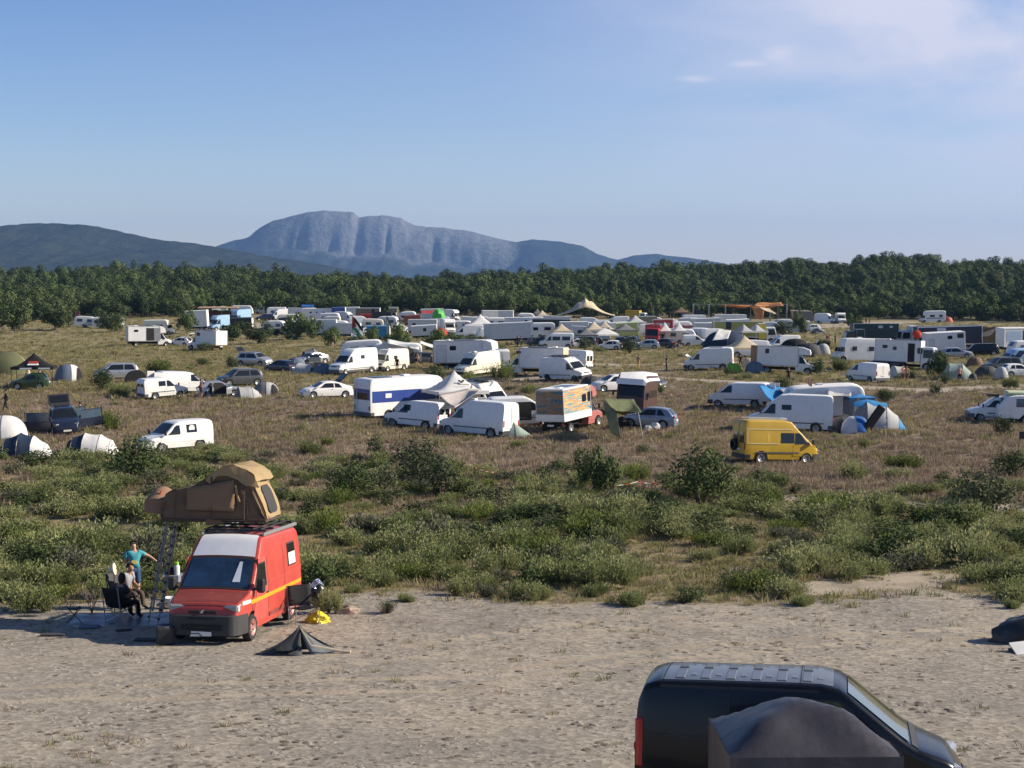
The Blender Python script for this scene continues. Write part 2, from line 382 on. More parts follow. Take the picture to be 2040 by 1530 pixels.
# ------------------------------------------------------------------ far hills
def hill_mat(name, rock):
    m = bpy.data.materials.new(name); m.use_nodes = True; nt = m.node_tree; N = nt.nodes; L = nt.links; b = N['Principled BSDF']; b.inputs['Roughness'].default_value = 1; b.inputs['Specular IOR Level'].default_value = 0
    g = N.new('ShaderNodeNewGeometry'); n = N.new('ShaderNodeTexNoise'); n.inputs['Scale'].default_value = .011; n.inputs['Detail'].default_value = 10; n.inputs['Roughness'].default_value = .68
    L.new(g.outputs['Position'], n.inputs['Vector'])
    r = N.new('ShaderNodeValToRGB'); e = r.color_ramp.elements; e[0].position = .35; e[0].color = (.016, .026, .02, 1); e[1].position = .7; e[1].color = (.05, .06, .042, 1); L.new(n.outputs['Fac'], r.inputs[0])
    out = r.outputs[0]
    if rock:
        s = N.new('ShaderNodeSeparateXYZ'); L.new(g.outputs['Normal'], s.inputs[0])
        k = N.new('ShaderNodeAttribute'); k.attribute_name = 'cliff'
        mp = N.new('ShaderNodeMapping'); mp.inputs['Scale'].default_value = (1, 1, .3); L.new(g.outputs['Position'], mp.inputs[0])
        n2 = N.new('ShaderNodeTexNoise'); n2.inputs['Scale'].default_value = .03; n2.inputs['Detail'].default_value = 10; n2.inputs['Roughness'].default_value = .8; L.new(mp.outputs[0], n2.inputs['Vector'])
        ad = N.new('ShaderNodeMath'); ad.operation = 'ADD'; L.new(k.outputs['Fac'], ad.inputs[0]); L.new(n2.outputs['Fac'], ad.inputs[1])
        mr = N.new('ShaderNodeMapRange'); mr.inputs[1].default_value = .86; mr.inputs[2].default_value = 1.16; L.new(ad.outputs[0], mr.inputs[0])
        mx = N.new('ShaderNodeMix'); mx.data_type = 'RGBA'; L.new(mr.outputs[0], mx.inputs[0]); L.new(out, mx.inputs[6]); mx.inputs[7].default_value = (.17, .18, .19, 1); out = mx.outputs[2]
    L.new(out, b.inputs['Base Color'])
    bp = N.new('ShaderNodeBump'); bp.inputs['Strength'].default_value = 1; bp.inputs['Distance'].default_value = 30; L.new(n.outputs['Fac'], bp.inputs['Height']); L.new(bp.outputs[0], b.inputs['Normal'])
    return m
def fbm(x, y, seed, octv=6, lac=2.03, gain=.55):
    rs = np.random.default_rng(seed); out = np.zeros_like(x); a = 1; f = 1
    for _ in range(octv):
        for _k in range(2):
            th = rs.uniform(0, 6.28); ph = rs.uniform(0, 6.28, 2)
            out += a*.5*np.sin(f*(x*math.cos(th)+y*math.sin(th))+ph[0]+1.4*np.sin(f*.6*(x*math.sin(th)-y*math.cos(th))+ph[1]))
        a *= gain; f *= lac
    return out
def far_hill(name, D, sil, depth, foot, mat, cliff=0, seed=1, rough=1.0, nu=420, nv=90):
    """a ridge D metres off: crest heights come from its skyline, its flanks run down on both sides"""
    us = np.linspace(sil[0][0], sil[-1][0], nu); vs = np.interp(us, [p[0] for p in sil], [p[1] for p in sil])
    x = (us-1020)/F*D; top = CAMZ+(565-vs)/F*D
    t = np.concatenate([np.linspace(-1, 0, nv), np.linspace(0, 1, 20)[1:]])
    X, T = np.meshgrid(x, t); TOP = np.meshgrid(top, t)[0]
    fr = np.abs(T)
    butt = np.abs(fbm(X/D*34, T*1.2, seed+7, 5))       # buttresses and gullies running down the flank
    lin = np.clip(1-fr*1.0, 0, 1)**1.25
    if cliff:
        e = np.clip(1-fr/.09, 0, 1)
        amt = cliff*np.interp(X, *np.array([((u-1020)/F*D, c) for u, c in ((430, .1), (520, .5), (700, 1), (850, .9), (1010, .75), (1080, .15), (1200, .05), (1450, 0))]).T)
        lin = lin*(1-.5*amt)+.5*amt*np.clip(1-(fr/(.11+.07*butt))**2.2, 0, 1)
    H = foot+(TOP-foot)*lin
    env = np.clip(fr*6, 0, 1)*np.clip((1-fr)*3, 0, 1)
    H = H+rough*env*(fbm(X/D*26, T*3+3, seed)*.055*(TOP-foot)-.085*butt*(TOP-foot))
    H = H+rough*.012*(TOP-foot)*fbm(X/D*160, T*6, seed+3, 4)
    Y = D+T*depth+.05*depth*fbm(X/D*12, T*0+1, seed+5, 4)*np.clip(fr*4, 0, 1)
    m, n = X.shape; V = np.stack([X*(Y/D)**.0, Y, H], -1).reshape(-1, 3)
    i = np.arange(m*n).reshape(m, n); q = np.stack([i[:-1, :-1], i[:-1, 1:], i[1:, 1:], i[1:, :-1]], -1).reshape(-1, 4)
    me = bpy.data.meshes.new(name); me.from_pydata(V.tolist(), [], q.tolist())
    if cliff:
        cl = np.clip(amt*np.clip(1.15-fr*3.0, 0, 1)+.1*butt*amt, 0, 1)*.75
        a = me.attributes.new('cliff', 'FLOAT', 'POINT'); a.data.foreach_set('value', cl.reshape(-1).astype(np.float32))
    me.polygons.foreach_set('use_smooth', [True]*len(q)); me.materials.append(mat); me.update()
    o = link(name, me); o['kind'] = 'structure'; return o
far_hill('mountain', 9600, [(300, 555), (380, 530), (433, 491), (470, 479), (498, 472), (512, 460), (545, 441), (580, 430), (600, 425), (650, 422), (705, 421), (718, 433), (740, 431), (800, 435), (826, 448), (880, 455), (930, 460), (1000, 477), (1030, 483), (1060, 478), (1110, 481), (1160, 491), (1190, 508), (1230, 517), (1260, 509), (1310, 507), (1370, 513), (1440, 524), (1520, 545), (1600, 560)], 2300, -40, hill_mat('mountain_flank', True), 1.0, 3)
far_hill('hills', 5200, [(-700, 470), (-400, 462), (-200, 466), (0, 454), (30, 448), (70, 445), (150, 447), (190, 452), (250, 465), (330, 478), (400, 488), (470, 500), (560, 514), (640, 527), (740, 545), (850, 562), (950, 572)], 1700, -30, hill_mat('hill_flank', False), 0, 9, rough=1.1)
far_hill('hills', 2600, [(-500, 540), (0, 545), (300, 548), (700, 556), (1200, 560), (1500, 552), (2040, 545), (2600, 540)], 600, -30, hill_mat('low_hill_flank', False), 0, 21, rough=.6, nu=200, nv=30)

def build_haze():
    m = bpy.data.materials.new('haze'); m.use_nodes = True; nt = m.node_tree; N = nt.nodes
    N.remove(N['Principled BSDF']); v = N.new('ShaderNodeVolumePrincipled')
    v.inputs['Color'].default_value = (.25, .455, .90, 1); v.inputs['Density'].default_value = 6e-5; v.inputs['Anisotropy'].default_value = .1
    nt.links.new(v.outputs[0], N['Material Output'].inputs['Volume'])
    x0, x1, y0, y1, z0, z1 = -15000, 15000, -15000, 15000, -80, 620
    b = MB().box(((x0+x1)/2, (y0+y1)/2, (z0+z1)/2), (x1-x0, y1-y0, z1-z0))
    o = b.build('haze', m, smooth=0); o['kind'] = 'stuff'
build_haze()
# ------------------------------------------------------------------ vegetation
def quads_mesh(name, Cn, Nn, size, asp, mat, twist=None, seed=0):
    """leaf-sized quads at centres Cn facing Nn"""
    rs = np.random.default_rng(seed); k = len(Cn)
    Nn = Nn/np.maximum(np.linalg.norm(Nn, axis=1, keepdims=True), 1e-6)
    rv = rs.normal(size=(k, 3)); T = np.cross(Nn, rv); T /= np.maximum(np.linalg.norm(T, axis=1, keepdims=True), 1e-6)
    B = np.cross(Nn, T)
    s = (size*rs.uniform(.6, 1.35, k))[:, None]; w = s*asp
    V = np.stack([Cn-T*s, Cn-B*w, Cn+T*s, Cn+B*w], 1).reshape(-1, 3)   # lozenge leaves
    me = bpy.data.meshes.new(name); me.from_pydata(V.tolist(), [], np.arange(4*k).reshape(-1, 4).tolist()); me.materials.append(mat); me.update(); return me
def clump_points(rs, centres, radii, per, flat=.8, rnd=.34):
    P = []; Nn = []
    for c, r in zip(centres, radii):
        n = max(6, int(per*r*r)); d = rs.normal(size=(n, 3)); d /= np.linalg.norm(d, axis=1, keepdims=True)
        rad = r*rs.uniform(.55, 1.08, n)**.6
        p = c+d*rad[:, None]*np.array([1, 1, flat]); P.append(p)
        Nn.append(d+rs.normal(size=(n, 3))*rnd+np.array([0, 0, .15]))
    return np.vstack(P), np.vstack(Nn)
def crown_mesh(seed, mat, rx=3.7, rz=2.5, cz=4.4, nc=26, per=46, size=.27):
    rs = np.random.default_rng(seed); cs = []; rd = []
    while len(cs) < nc:
        p = rs.uniform(-1, 1, 3); l = np.linalg.norm(p)
        if l > 1 or l < .35 or (p[2] < -.92): continue
        cs.append(np.array([p[0]*rx, p[1]*rx, cz+p[2]*rz+.45*rs.normal()])); rd.append(rs.uniform(1.0, 1.95)*(rx/3.9))
    cs += [np.array([rs.normal()*.8, rs.normal()*.8, cz-.2*rz]) for _ in range(3)]; rd += [2.1*rx/3.9]*3
    P, Nn = clump_points(rs, cs, rd, per, .8, .15)
    return quads_mesh('crown', P, Nn, size, .62, mat, seed=seed)
def trunk_mesh(seed, mat, h=3.8, r=.2, n=5):
    rs = random.Random(seed); b = MB(); p = Vector((0, 0, -.2)); pts = [p]
    for i in range(4): p = p+Vector((rs.uniform(-.18, .18), rs.uniform(-.18, .18), h/4)); pts.append(p)
    for i in range(4): b.tube(pts[i], pts[i+1], r*(1-.17*i), r*(1-.17*(i+1)), 7)
    for k in range(n):
        q = pts[2+k % 2]; a = rs.uniform(0, 6.28); e = q+Vector((math.cos(a)*1.6, math.sin(a)*1.6, rs.uniform(.9, 2)))
        m = (q+e)/2+Vector((0, 0, .15)); b.tube(q, m, r*.5, r*.33, 5); b.tube(m, e, r*.33, r*.12, 5)
    return b.mesh('trunk', mat)
BARK = pmat('bark', (.12, .09, .07), .95, var=.3, bump=.5)
OAK = leafmat('oak_leaves', (.014, .027, .011), (.085, .112, .044), .12, .1)
OAK2 = leafmat('downy_oak_leaves', (.018, .038, .012), (.11, .15, .05), .12, .12)
OLIVE = leafmat('olive_leaves', (.035, .05, .022), (.135, .15, .085), .5, .18)
DARKB = leafmat('kermes_oak_leaves', (.02, .038, .014), (.09, .12, .045), .6, .18)
GREENB = leafmat('broom_shoots', (.085, .11, .038), (.25, .275, .115), .5, .28, (.30, .30, .15))
LIMEB = leafmat('young_shoots', (.07, .10, .025), (.19, .23, .06), .5, .3)
GREYB = leafmat('thyme_leaves', (.07, .075, .05), (.16, .165, .11), .6, .2)
DRYG = leafmat('dry_grass_blades', (.135, .10, .075), (.30, .232, .172), .25, .3, (.38, .31, .215))
PALEG = leafmat('pale_grass_blades', (.15, .14, .055), (.32, .28, .14), .2, .35)
GRNG = leafmat('green_grass_blades', (.10, .118, .045), (.235, .235, .10), .3, .35, (.36, .29, .16))
TWIG = pmat('dead_twigs', (.16, .13, .11), .95, var=.25)

crowns = [crown_mesh(100+i, OAK if i % 3 else OAK2, rx=3.7+.35*(i % 3), rz=2.1+.45*(i % 2), cz=3.3, nc=11+i, per=62, size=.24) for i in range(7)]
trunks = [trunk_mesh(i, BARK) for i in range(3)]
def blades_mesh(name, seed, mat, n, h, spread, wd, base, lean=.9, droop=.25):
    rs = np.random.default_rng(seed); V = []; Fc = []
    for i in range(n):
        a = rs.uniform(0, 6.283); rb = base*math.sqrt(rs.uniform()); hh = h*rs.uniform(.45, 1.1)
        da = a+rs.normal()*.5; k = spread*abs(rs.normal())*.7
        p0 = np.array([rb*math.cos(a), rb*math.sin(a), -.03]); d = np.array([math.cos(da)*k, math.sin(da)*k, 1.0]); d /= np.linalg.norm(d)
        p1 = p0+d*hh*.55; d2 = d+np.array([math.cos(da), math.sin(da), -.35])*droop*rs.uniform(.2, 1.2); d2 /= np.linalg.norm(d2); p2 = p1+d2*hh*.5
        s = np.array([-math.sin(da+rs.normal()), math.cos(da+rs.normal()), 0])*wd*rs.uniform(.7, 1.3); o = len(V)
        V += [p0-s*.7, p0+s*.7, p1-s, p1+s, p2]; Fc += [[o, o+1, o+3, o+2], [o+2, o+3, o+4]]
    me = bpy.data.meshes.new(name); me.from_pydata([tuple(v) for v in V], [], Fc); me.materials.append(mat); me.update(); return me
def broom_mesh(seed, mat, n=820, h=1.0):
    """a low bush of upright leafy shoots"""
    rs = np.random.default_rng(seed); P = []; Nn = []
    lobes = [(rs.normal()*.24, rs.normal()*.24, rs.uniform(.6, 1)) for _ in range(6)]
    for i in range(n):
        lx, ly, lh = lobes[i % 6]; a = rs.uniform(0, 6.283); k = abs(rs.normal())*.42
        d = np.array([math.cos(a)*k, math.sin(a)*k, 1.0]); d /= np.linalg.norm(d); hh = h*lh*rs.uniform(.55, 1.05)
        for t in np.linspace(.35, 1, 5):
            P.append(np.array([lx*.8, ly*.8, 0])+d*hh*t+rs.normal(size=3)*.02); Nn.append(np.cross(d, rs.normal(size=3)))
    P = np.array(P); Nn = np.array(Nn); rs2 = np.random.default_rng(seed+1); k = len(P)
    Nn /= np.maximum(np.linalg.norm(Nn, axis=1, keepdims=True), 1e-6)
    up = np.array([0, 0, 1.0])+rs2.normal(size=(k, 3))*.45; T = up-Nn*np.sum(up*Nn, 1, keepdims=True); T /= np.linalg.norm(T, axis=1, keepdims=True); B = np.cross(Nn, T)
    s = (.054*rs2.uniform(.6, 1.3, k))[:, None]; wd = s*.26
    V = np.stack([P-T*s, P-B*wd, P+T*s, P+B*wd], 1).reshape(-1, 3)
    me = bpy.data.meshes.new('foliage'); me.from_pydata(V.tolist(), [], np.arange(4*k).reshape(-1, 4).tolist()); me.materials.append(mat); me.update(); return me
def bush_mesh(seed, mat, nc=16, per=700, size=.045, rx=.5, h=1.0):
    rs = np.random.default_rng(seed); cs = []; rd = []
    while len(cs) < nc:
        p = rs.uniform(-1, 1, 3)
        if np.linalg.norm(p) > 1 or p[2] < -.8: continue
        cs.append(np.array([p[0]*rx*.8, p[1]*rx*.8, h*.48+p[2]*h*.36])); rd.append(rs.uniform(.14, .27))
    P, Nn = clump_points(rs, cs, rd, per*1.6, 1.0)
    P[:, 2] = np.maximum(P[:, 2], .02)
    return quads_mesh('foliage', P, Nn, size, .55, mat, seed=seed)
def stems_mesh(seed, h=.7, n=7):
    rs = random.Random(seed); b = MB()
    for i in range(n):
        a = rs.uniform(0, 6.28); k = rs.uniform(.15, .6); m = Vector((math.cos(a)*k*.3, math.sin(a)*k*.3, h*.45)); e = Vector((math.cos(a)*k, math.sin(a)*k, h*rs.uniform(.75, 1.1)))
        b.tube((0, 0, -.05), m, .028, .02, 5); b.tube(m, e, .02, .008, 4)
    return b.mesh('stems', BARK)
BROOM = [broom_mesh(20+i, GREENB) for i in range(4)]
BUSH = [bush_mesh(40+i, DARKB) for i in range(3)]
OLIV = [bush_mesh(50+i, OLIVE, nc=24, per=340, size=.042) for i in range(3)]
LIME = [broom_mesh(60+i, LIMEB, 460) for i in range(2)]
BBUSH = [bush_mesh(140+i, DARKB, nc=46, per=560, size=.032) for i in range(2)]
BOLIV = [bush_mesh(150+i, OLIVE, nc=52, per=400, size=.030) for i in range(3)]
GREY = [broom_mesh(70+i, GREYB, 300, .8) for i in range(2)]
STEM = [stems_mesh(i) for i in range(3)]
TUFTD = [blades_mesh('dry_tuft', 80+i, DRYG, 34, .42, .55, .012, .24) for i in range(4)]
TUFTP = [blades_mesh('pale_tuft', 90+i, PALEG, 34, .40, .6, .013, .26) for i in range(3)]
TUFTG = [blades_mesh('green_tuft', 95+i, GRNG, 40, .42, .6, .012, .22) for i in range(4)]

def templates(name, meshes):
    col = bpy.data.collections.new(name)
    for i, me in enumerate(meshes): col.objects.link(bpy.data.objects.new('%s_%02d' % (name, i), me))
    return col
def scatter(name, col, nvar, P, S, label, cat, seed=0, tilt=.1):
    """one 'stuff' object: points that carry instances of the plants in col"""
    rs = np.random.default_rng(seed); k = len(P)
    me = bpy.data.meshes.new(name); me.from_pydata([tuple(p) for p in P], [], [])
    me.attributes.new('scl', 'FLOAT_VECTOR', 'POINT').data.foreach_set('vector', np.asarray(S, dtype=np.float32).reshape(-1))
    rot = np.stack([rs.normal(size=k)*tilt, rs.normal(size=k)*tilt, rs.uniform(0, 6.283, k)], -1).astype(np.float32)
    me.attributes.new('rot', 'FLOAT_VECTOR', 'POINT').data.foreach_set('vector', rot.reshape(-1))
    me.attributes.new('var', 'INT', 'POINT').data.foreach_set('value', rs.integers(0, nvar, k).astype(np.int32))
    o = link(name, me); tag(o, label, cat, kind='stuff')
    ng = bpy.data.node_groups.new(name, 'GeometryNodeTree')
    ng.interface.new_socket('Geometry', in_out='INPUT', socket_type='NodeSocketGeometry'); ng.interface.new_socket('Geometry', in_out='OUTPUT', socket_type='NodeSocketGeometry')
    N = ng.nodes; L = ng.links; gi = N.new('NodeGroupInput'); go = N.new('NodeGroupOutput'); ip = N.new('GeometryNodeInstanceOnPoints'); ci = N.new('GeometryNodeCollectionInfo')
    ci.inputs['Collection'].default_value = col; ci.inputs['Separate Children'].default_value = True; ci.inputs['Reset Children'].default_value = True
    ip.inputs['Pick Instance'].default_value = True
    def na(n, t): a = N.new('GeometryNodeInputNamedAttribute'); a.data_type = t; a.inputs['Name'].default_value = n; return a.outputs['Attribute']
    L.new(gi.outputs[0], ip.inputs['Points']); L.new(ci.outputs[0], ip.inputs['Instance']); L.new(na('var', 'INT'), ip.inputs['Instance Index'])
    e2r = N.new('FunctionNodeEulerToRotation'); L.new(na('rot', 'FLOAT_VECTOR'), e2r.inputs[0]); L.new(e2r.outputs[0], ip.inputs['Rotation']); L.new(na('scl', 'FLOAT_VECTOR'), ip.inputs['Scale'])
    L.new(ip.outputs[0], go.inputs[0])
    o.modifiers.new('scatter', 'NODES').node_group = ng
    return o

def fan_points(n, d0, d1, u0=-60, u1=2100, power=1.0):
    """points spread evenly over the ground between depths d0..d1 inside the view"""
    y = np.sqrt(NP.uniform(d0**2, d1**2, n)) if power == 1 else d0*(d1/d0)**NP.uniform(0, 1, n)
    x = (NP.uniform(u0, u1, n)-1020)/F*y
    return x, y
# --- the wood on the slope behind the camp
def forest():
    edge_u = [-300, 0, 60, 130, 240, 330, 400, 600, 800, 900, 1000, 1150, 1300, 1420, 1560, 1700, 1780, 1900, 2040, 2400]
    edge_d = [330, 345, 352, 390, 385, 398, 428, 438, 440, 432, 428, 432, 440, 450, 440, 428, 425, 420, 395, 385]
    pts = []; cell = {}
    tries = 0
    while len(pts) < 2900 and tries < 60000:
        tries += 1
        u = RN.uniform(-230, 2270); d = 340+(RN.random()**1.25)*520
        e = np.interp(u, edge_u, edge_d)
        if d < e: continue
        x = (u-1020)/F*d; k = (int(x//7.2), int(d//7.2)); ok = True
        for i in (-1, 0, 1):
            for j in (-1, 0, 1):
                q = cell.get((k[0]+i, k[1]+j))
                if q and (q[0]-x)**2+(q[1]-d)**2 < 50: ok = False
        if not ok: continue
        cell[k] = (x, d); pts.append((x, d, d-e, u))
    pts.sort(key=lambda p: p[2]+(0 if 0 < p[3] < 2040 else 500))
    grp = 'trees of the oak wood behind the camp'
    for i, (x, d, s, u) in enumerate(pts[:300]):
        sc = RN.uniform(.78, 1.3)
        sc = RN.uniform(.75, 1.12)*(1.12 if u < 300 else 1)
        side = 'above the open meadow' if u < 430 else ('behind the crowded caravans' if u < 1250 else 'behind the scaffold and dark trailers')
        pos = 'front-row' if s < 14 else 'second-row'
        t = thing('oak_tree', 'dark rounded %s oak of the dense wood %s' % (pos, side), 'tree', (x, d, gz(x, d)), RN.uniform(0, 6.28), grp)
        t.scale = (sc*RN.uniform(.9, 1.15), sc*RN.uniform(.9, 1.15), sc*RN.uniform(.85, 1.15))
        link('crown', crowns[RN.randrange(7)], t); link('trunk', trunks[RN.randrange(3)], t)
    rest = pts[300:]; P = [(x, d, gz(x, d)-.4) for x, d, s, u in rest]
    S = [[k*NP.uniform(.9, 1.2), k*NP.uniform(.9, 1.2), k*NP.uniform(.7, 1.3)] for k in NP.uniform(.7, 1.45, len(rest))]
    scatter('woodland', templates('crown_pool', crowns), 7, P, S, 'dense dark green oak wood climbing the slope behind the camp', 'wood', 3)
forest()
# --- lone trees and bushes, one object each: (u, foot v, width px, height px, kind, label or None)
SHRUBS = []
def shrub(u, v, wpx, hpx, kind, label=None, cat='bush', group='bushes standing about the camp meadow'):
    p = at(u, v); s = F/math.hypot(p.x, p.y); w_, h_ = wpx/s, hpx/s
    nm = {'lime': 'broom_bush', 'broom': 'broom_bush', 'grey': 'thyme_bush', 'bush': 'oak_bush', 'olive': 'olive_bush', 'tree': 'small_tree'}[kind]
    t = thing(nm, label, cat, (p.x, p.y, p.z-.04), RN.uniform(0, 6.28), group)
    if kind == 'tree':
        t.scale = (w_/8.6, w_/8.6, h_/6.2); link('crown', crowns[RN.randrange(7)], t); link('trunk', trunks[RN.randrange(3)], t); return t
    pool = {'lime': LIME, 'broom': BROOM, 'grey': GREY, 'bush': BUSH if w_ < 1.8 else BBUSH, 'olive': OLIV if w_ < 1.8 else BOLIV}[kind]
    t.scale = (w_*.95, w_*.95, h_*(1.15 if w_ > 1.8 else 1.0))
    link('foliage', RN.choice(pool), t); link('stems', RN.choice(STEM), t)
    SHRUBS.append((p.x, p.y, w_)); return t
# ------------------------------------------------------------------ vehicle shapes
RUBBER = pmat('tyre_rubber', (.018, .018, .018), .85, var=.2)
STEEL = pmat('grey_steel', (.35, .35, .36), .45, .6)
ALLOY = pmat('alloy', (.5, .5, .5), .4, .7)
BLACKP = pmat('black_plastic', (.025, .025, .027), .6)
GREYP = pmat('grey_plastic', (.09, .09, .095), .6)
UNDER = pmat('underbody', (.015, .015, .015), .9)
GLASS = pmat('window_glass', (.012, .014, .017), .07, var=0, spec=.5)
GLASSB = pmat('blue_window_glass', (.05, .08, .12), .1, var=.25, spec=.8)
LENS = pmat('headlight_glass', (.32, .33, .35), .12, .3, var=0)
REDL = pmat('tail_light_red', (.35, .015, .015), .2, var=0)
CHROME = pmat('chrome', (.6, .6, .6), .15, 1, var=0)
PLATE = pmat('plate_white', (.75, .75, .72), .5, var=.05)
DARKIN = pmat('dark_interior', (.02, .018, .017), .9, var=.2)
WOODP = pmat('bare_plywood', (.32, .2, .11), .8, var=.25, scale=5)
def paint(c, name=None):
    k = 'paint_%s' % (name or '_'.join('%02d' % int(x*99) for x in c))
    return pmat(k, c, .38, var=.06, scale=1.2, coat=.35, wear=tuple(min(.5, x*.72+.05) for x in c))
WHITE = paint((.78, .78, .76), 'white'); CREAM = paint((.74, .70, .58), 'cream'); OFFW = paint((.66, .66, .64), 'dull_white')
SILVER = pmat('silver_paint', (.42, .43, .44), .32, .55, var=.06, coat=.4); GREYM = pmat('grey_paint', (.075, .08, .085), .32, .3, var=.06, coat=.4)
NAVY = pmat('navy_paint', (.016, .022, .045), .25, .2, var=.05, coat=.6); BLACK = pmat('black_paint', (.004, .004, .005), .25, 0, var=.05, coat=.25, spec=.35)
DGREEN = pmat('green_paint', (.035, .075, .03), .3, .1, var=.06, coat=.5)
PANEL = pmat('white_panel', (.76, .76, .75), .5, var=.07, scale=1.5, wear=(.55, .53, .48)); PANEL2 = pmat('grey_white_panel', (.60, .61, .62), .5, var=.08, scale=1.5, wear=(.42, .41, .38))
EDGE = pmat('panel_edging', (.40, .40, .40), .5, .3)

def chaikin(P, k=.14):
    out = [P[0]]
    for a, b in zip(P, P[1:]):
        out += [(a[0]+(b[0]-a[0])*k, a[1]+(b[1]-a[1])*k), (b[0]-(b[0]-a[0])*k, b[1]-(b[1]-a[1])*k)]
    out.append(P[-1]); return out
class Body:
    """lofted vehicle shell: a roof/bonnet profile along x, a plan taper and a tumblehome"""
    def __init__(s, prof, W, vert, plan, zb=.24, arches=(), ra=.37, rw=.33, rr=.07, crown=.03, round_=.14):
        P = chaikin(prof, round_) if round_ else prof
        s.px = np.array([p[0] for p in P]); s.pz = np.array([p[1] for p in P])
        for i in range(1, len(s.px)):
            if s.px[i] <= s.px[i-1]: s.px[i] = s.px[i-1]+1e-4
        s.W, s.vert, s.plan, s.zb0, s.arches, s.ra, s.rw, s.rr, s.crown = W, vert, plan, zb, arches, ra, rw, rr, crown
        s.x0, s.x1 = s.px[0], s.px[-1]
    def zt(s, x): return float(np.interp(x, s.px, s.pz))
    def hw(s, x, z): return s.W/2*float(np.interp(x, *zip(*s.plan)))*float(np.interp(z, *zip(*s.vert)))
    def zb(s, x):
        z = s.zb0
        for a in s.arches:
            d = abs(x-a)
            if d < s.ra: z = max(z, s.rw+math.sqrt(s.ra**2-d*d)*1.0)
        return min(z, s.zt(x)-.12)
    def yin(s, x):
        z = s.zt(x); r = min(s.rr, (z-s.zb0)*.4); return s.hw(x, z-r)-r
    def half(s, x):
        zb, zt = s.zb(x), s.zt(x); r = min(s.rr, (zt-zb)*.4); ze = zt-r; pts = []
        for i in range(6):
            z = zb+(ze-zb)*i/5; pts.append((x, s.hw(x, z), z))
        y0 = s.hw(x, ze)-r
        for a in (30, 60, 90): pts.append((x, y0+r*math.cos(R(a)), ze+r*math.sin(R(a))))
        c = s.crown
        pts += [(x, y0*.66, zt+c*.55), (x, y0*.33, zt+c*.89), (x, 0, zt+c)]
        return pts
    def shell(s):
        xs = set(np.round(s.px, 4))
        for a in s.arches:
            for t in range(0, 181, 20): xs.add(round(a+s.ra*math.cos(R(t)), 4))
            xs.add(round(a-s.ra*1.01, 4)); xs.add(round(a+s.ra*1.01, 4))
        for t in np.linspace(s.x0, s.x1, 13): xs.add(round(float(t), 4))
        xs = sorted(x for x in xs if s.x0-1e-6 <= x <= s.x1+1e-6)
        q = [xs[0]]
        for x in xs[1:]:
            if x-q[-1] > .004: q.append(x)
        rows = []
        for x in q:
            h = s.half(x); rows.append(h+[(p[0], -p[1], p[2]) for p in h[-2::-1]])
        b = MB(); b.grid(rows, 0); n = len(rows[0])
        for i in range(len(rows)-1): b.f.append([i*n, (i+1)*n, (i+1)*n+n-1, i*n+n-1]); b.m.append(1)
        b.f.append(list(range(n))); b.m.append(0); b.f.append([(len(rows)-1)*n+i for i in range(n)][::-1]); b.m.append(0)
        return b
    def side(s, x0, x1, z0, z1, sg=1, off=.012, t0=None, t1=None, top=None, n=5, mi=0, b=None):
        """panel lying on the flank, corners (x0..x1, z0) below and (t0..t1, z1) above; top limits it under the roof"""
        t0 = x0 if t0 is None else t0; t1 = x1 if t1 is None else t1; P = []
        for i in range(n+1):
            row = []
            for j in range(n+1):
                f, g = i/n, j/n; z = z0+(z1-z0)*g; x = (x0*(1-f)+x1*f)*(1-g)+(t0*(1-f)+t1*f)*g
                if top is not None:
                    zz = min(z1, s.zt(x)-top); z = z0+(zz-z0)*g
                row.append((x, sg*(s.hw(x, z)+off), z))
            P.append(row)
        b = b or MB(); b.grid(P, mi, flip=(sg > 0)); return b
    def over(s, xa, xb, tm=.86, off=.014, n=6, m=8, tm2=None, mi=0, b=None):
        """panel lying on the bonnet / screen / roof between xa and xb"""
        P = []; e = .01; tm2 = tm if tm2 is None else tm2
        for i in range(n+1):
            x = xa+(xb-xa)*i/n; sl = (s.zt(x+e)-s.zt(x-e))/(2*e); nn = Vector((-sl, 0, 1)).normalized(); row = []; k = tm+(tm2-tm)*i/n
            for j in range(m+1):
                t = -k+2*k*j/m; y = t*(s.yin(x)+.3*s.rr); z = s.zt(x)+s.crown*(1-(y/max(s.yin(x), .01))**2)
                row.append((x+nn.x*off, y, z+nn.z*off))
            P.append(row)
        b = b or MB(); b.grid(P, mi, flip=(xb > xa) == False); return b
    def wrap(s, xa, xb, z0, z1, off=.025, end=1, thick=.0, n=9):
        """a strip round the nose (end=1) or tail (end=-1), e.g. a bumper"""
        xe = s.x1 if end > 0 else s.x0; path = []
        for i in range(n): x = xa+(xe-xa)*(1-(1-i/(n-1))**2); path.append((x, s.hw(x, (z0+z1)/2)+off))
        xn = xe+end*off*1.6; L_ = [(x, y) for x, y in path]+[(xn, path[-1][1]*.82)]
        pts = L_+[(xn, path[-1][1]*.4), (xn+end*.015, 0)]; pts = pts+[(x, -y) for x, y in pts[-2::-1]]
        b = MB(); e = .03; zs = [(z0+e, -.035), (z0, 0), (z1-e, 0), (z1, -.04)]; rows = []
        for z, dd in zs:
            row = []
            for x, y in pts: row.append((x+end*dd*(abs(x) > abs(xe)-.2), y+(dd if y > 0 else -dd)*(abs(y) > .05), z))
            rows.append(row)
        b.grid(rows, 0, flip=(end < 0)); return b
_W = {}
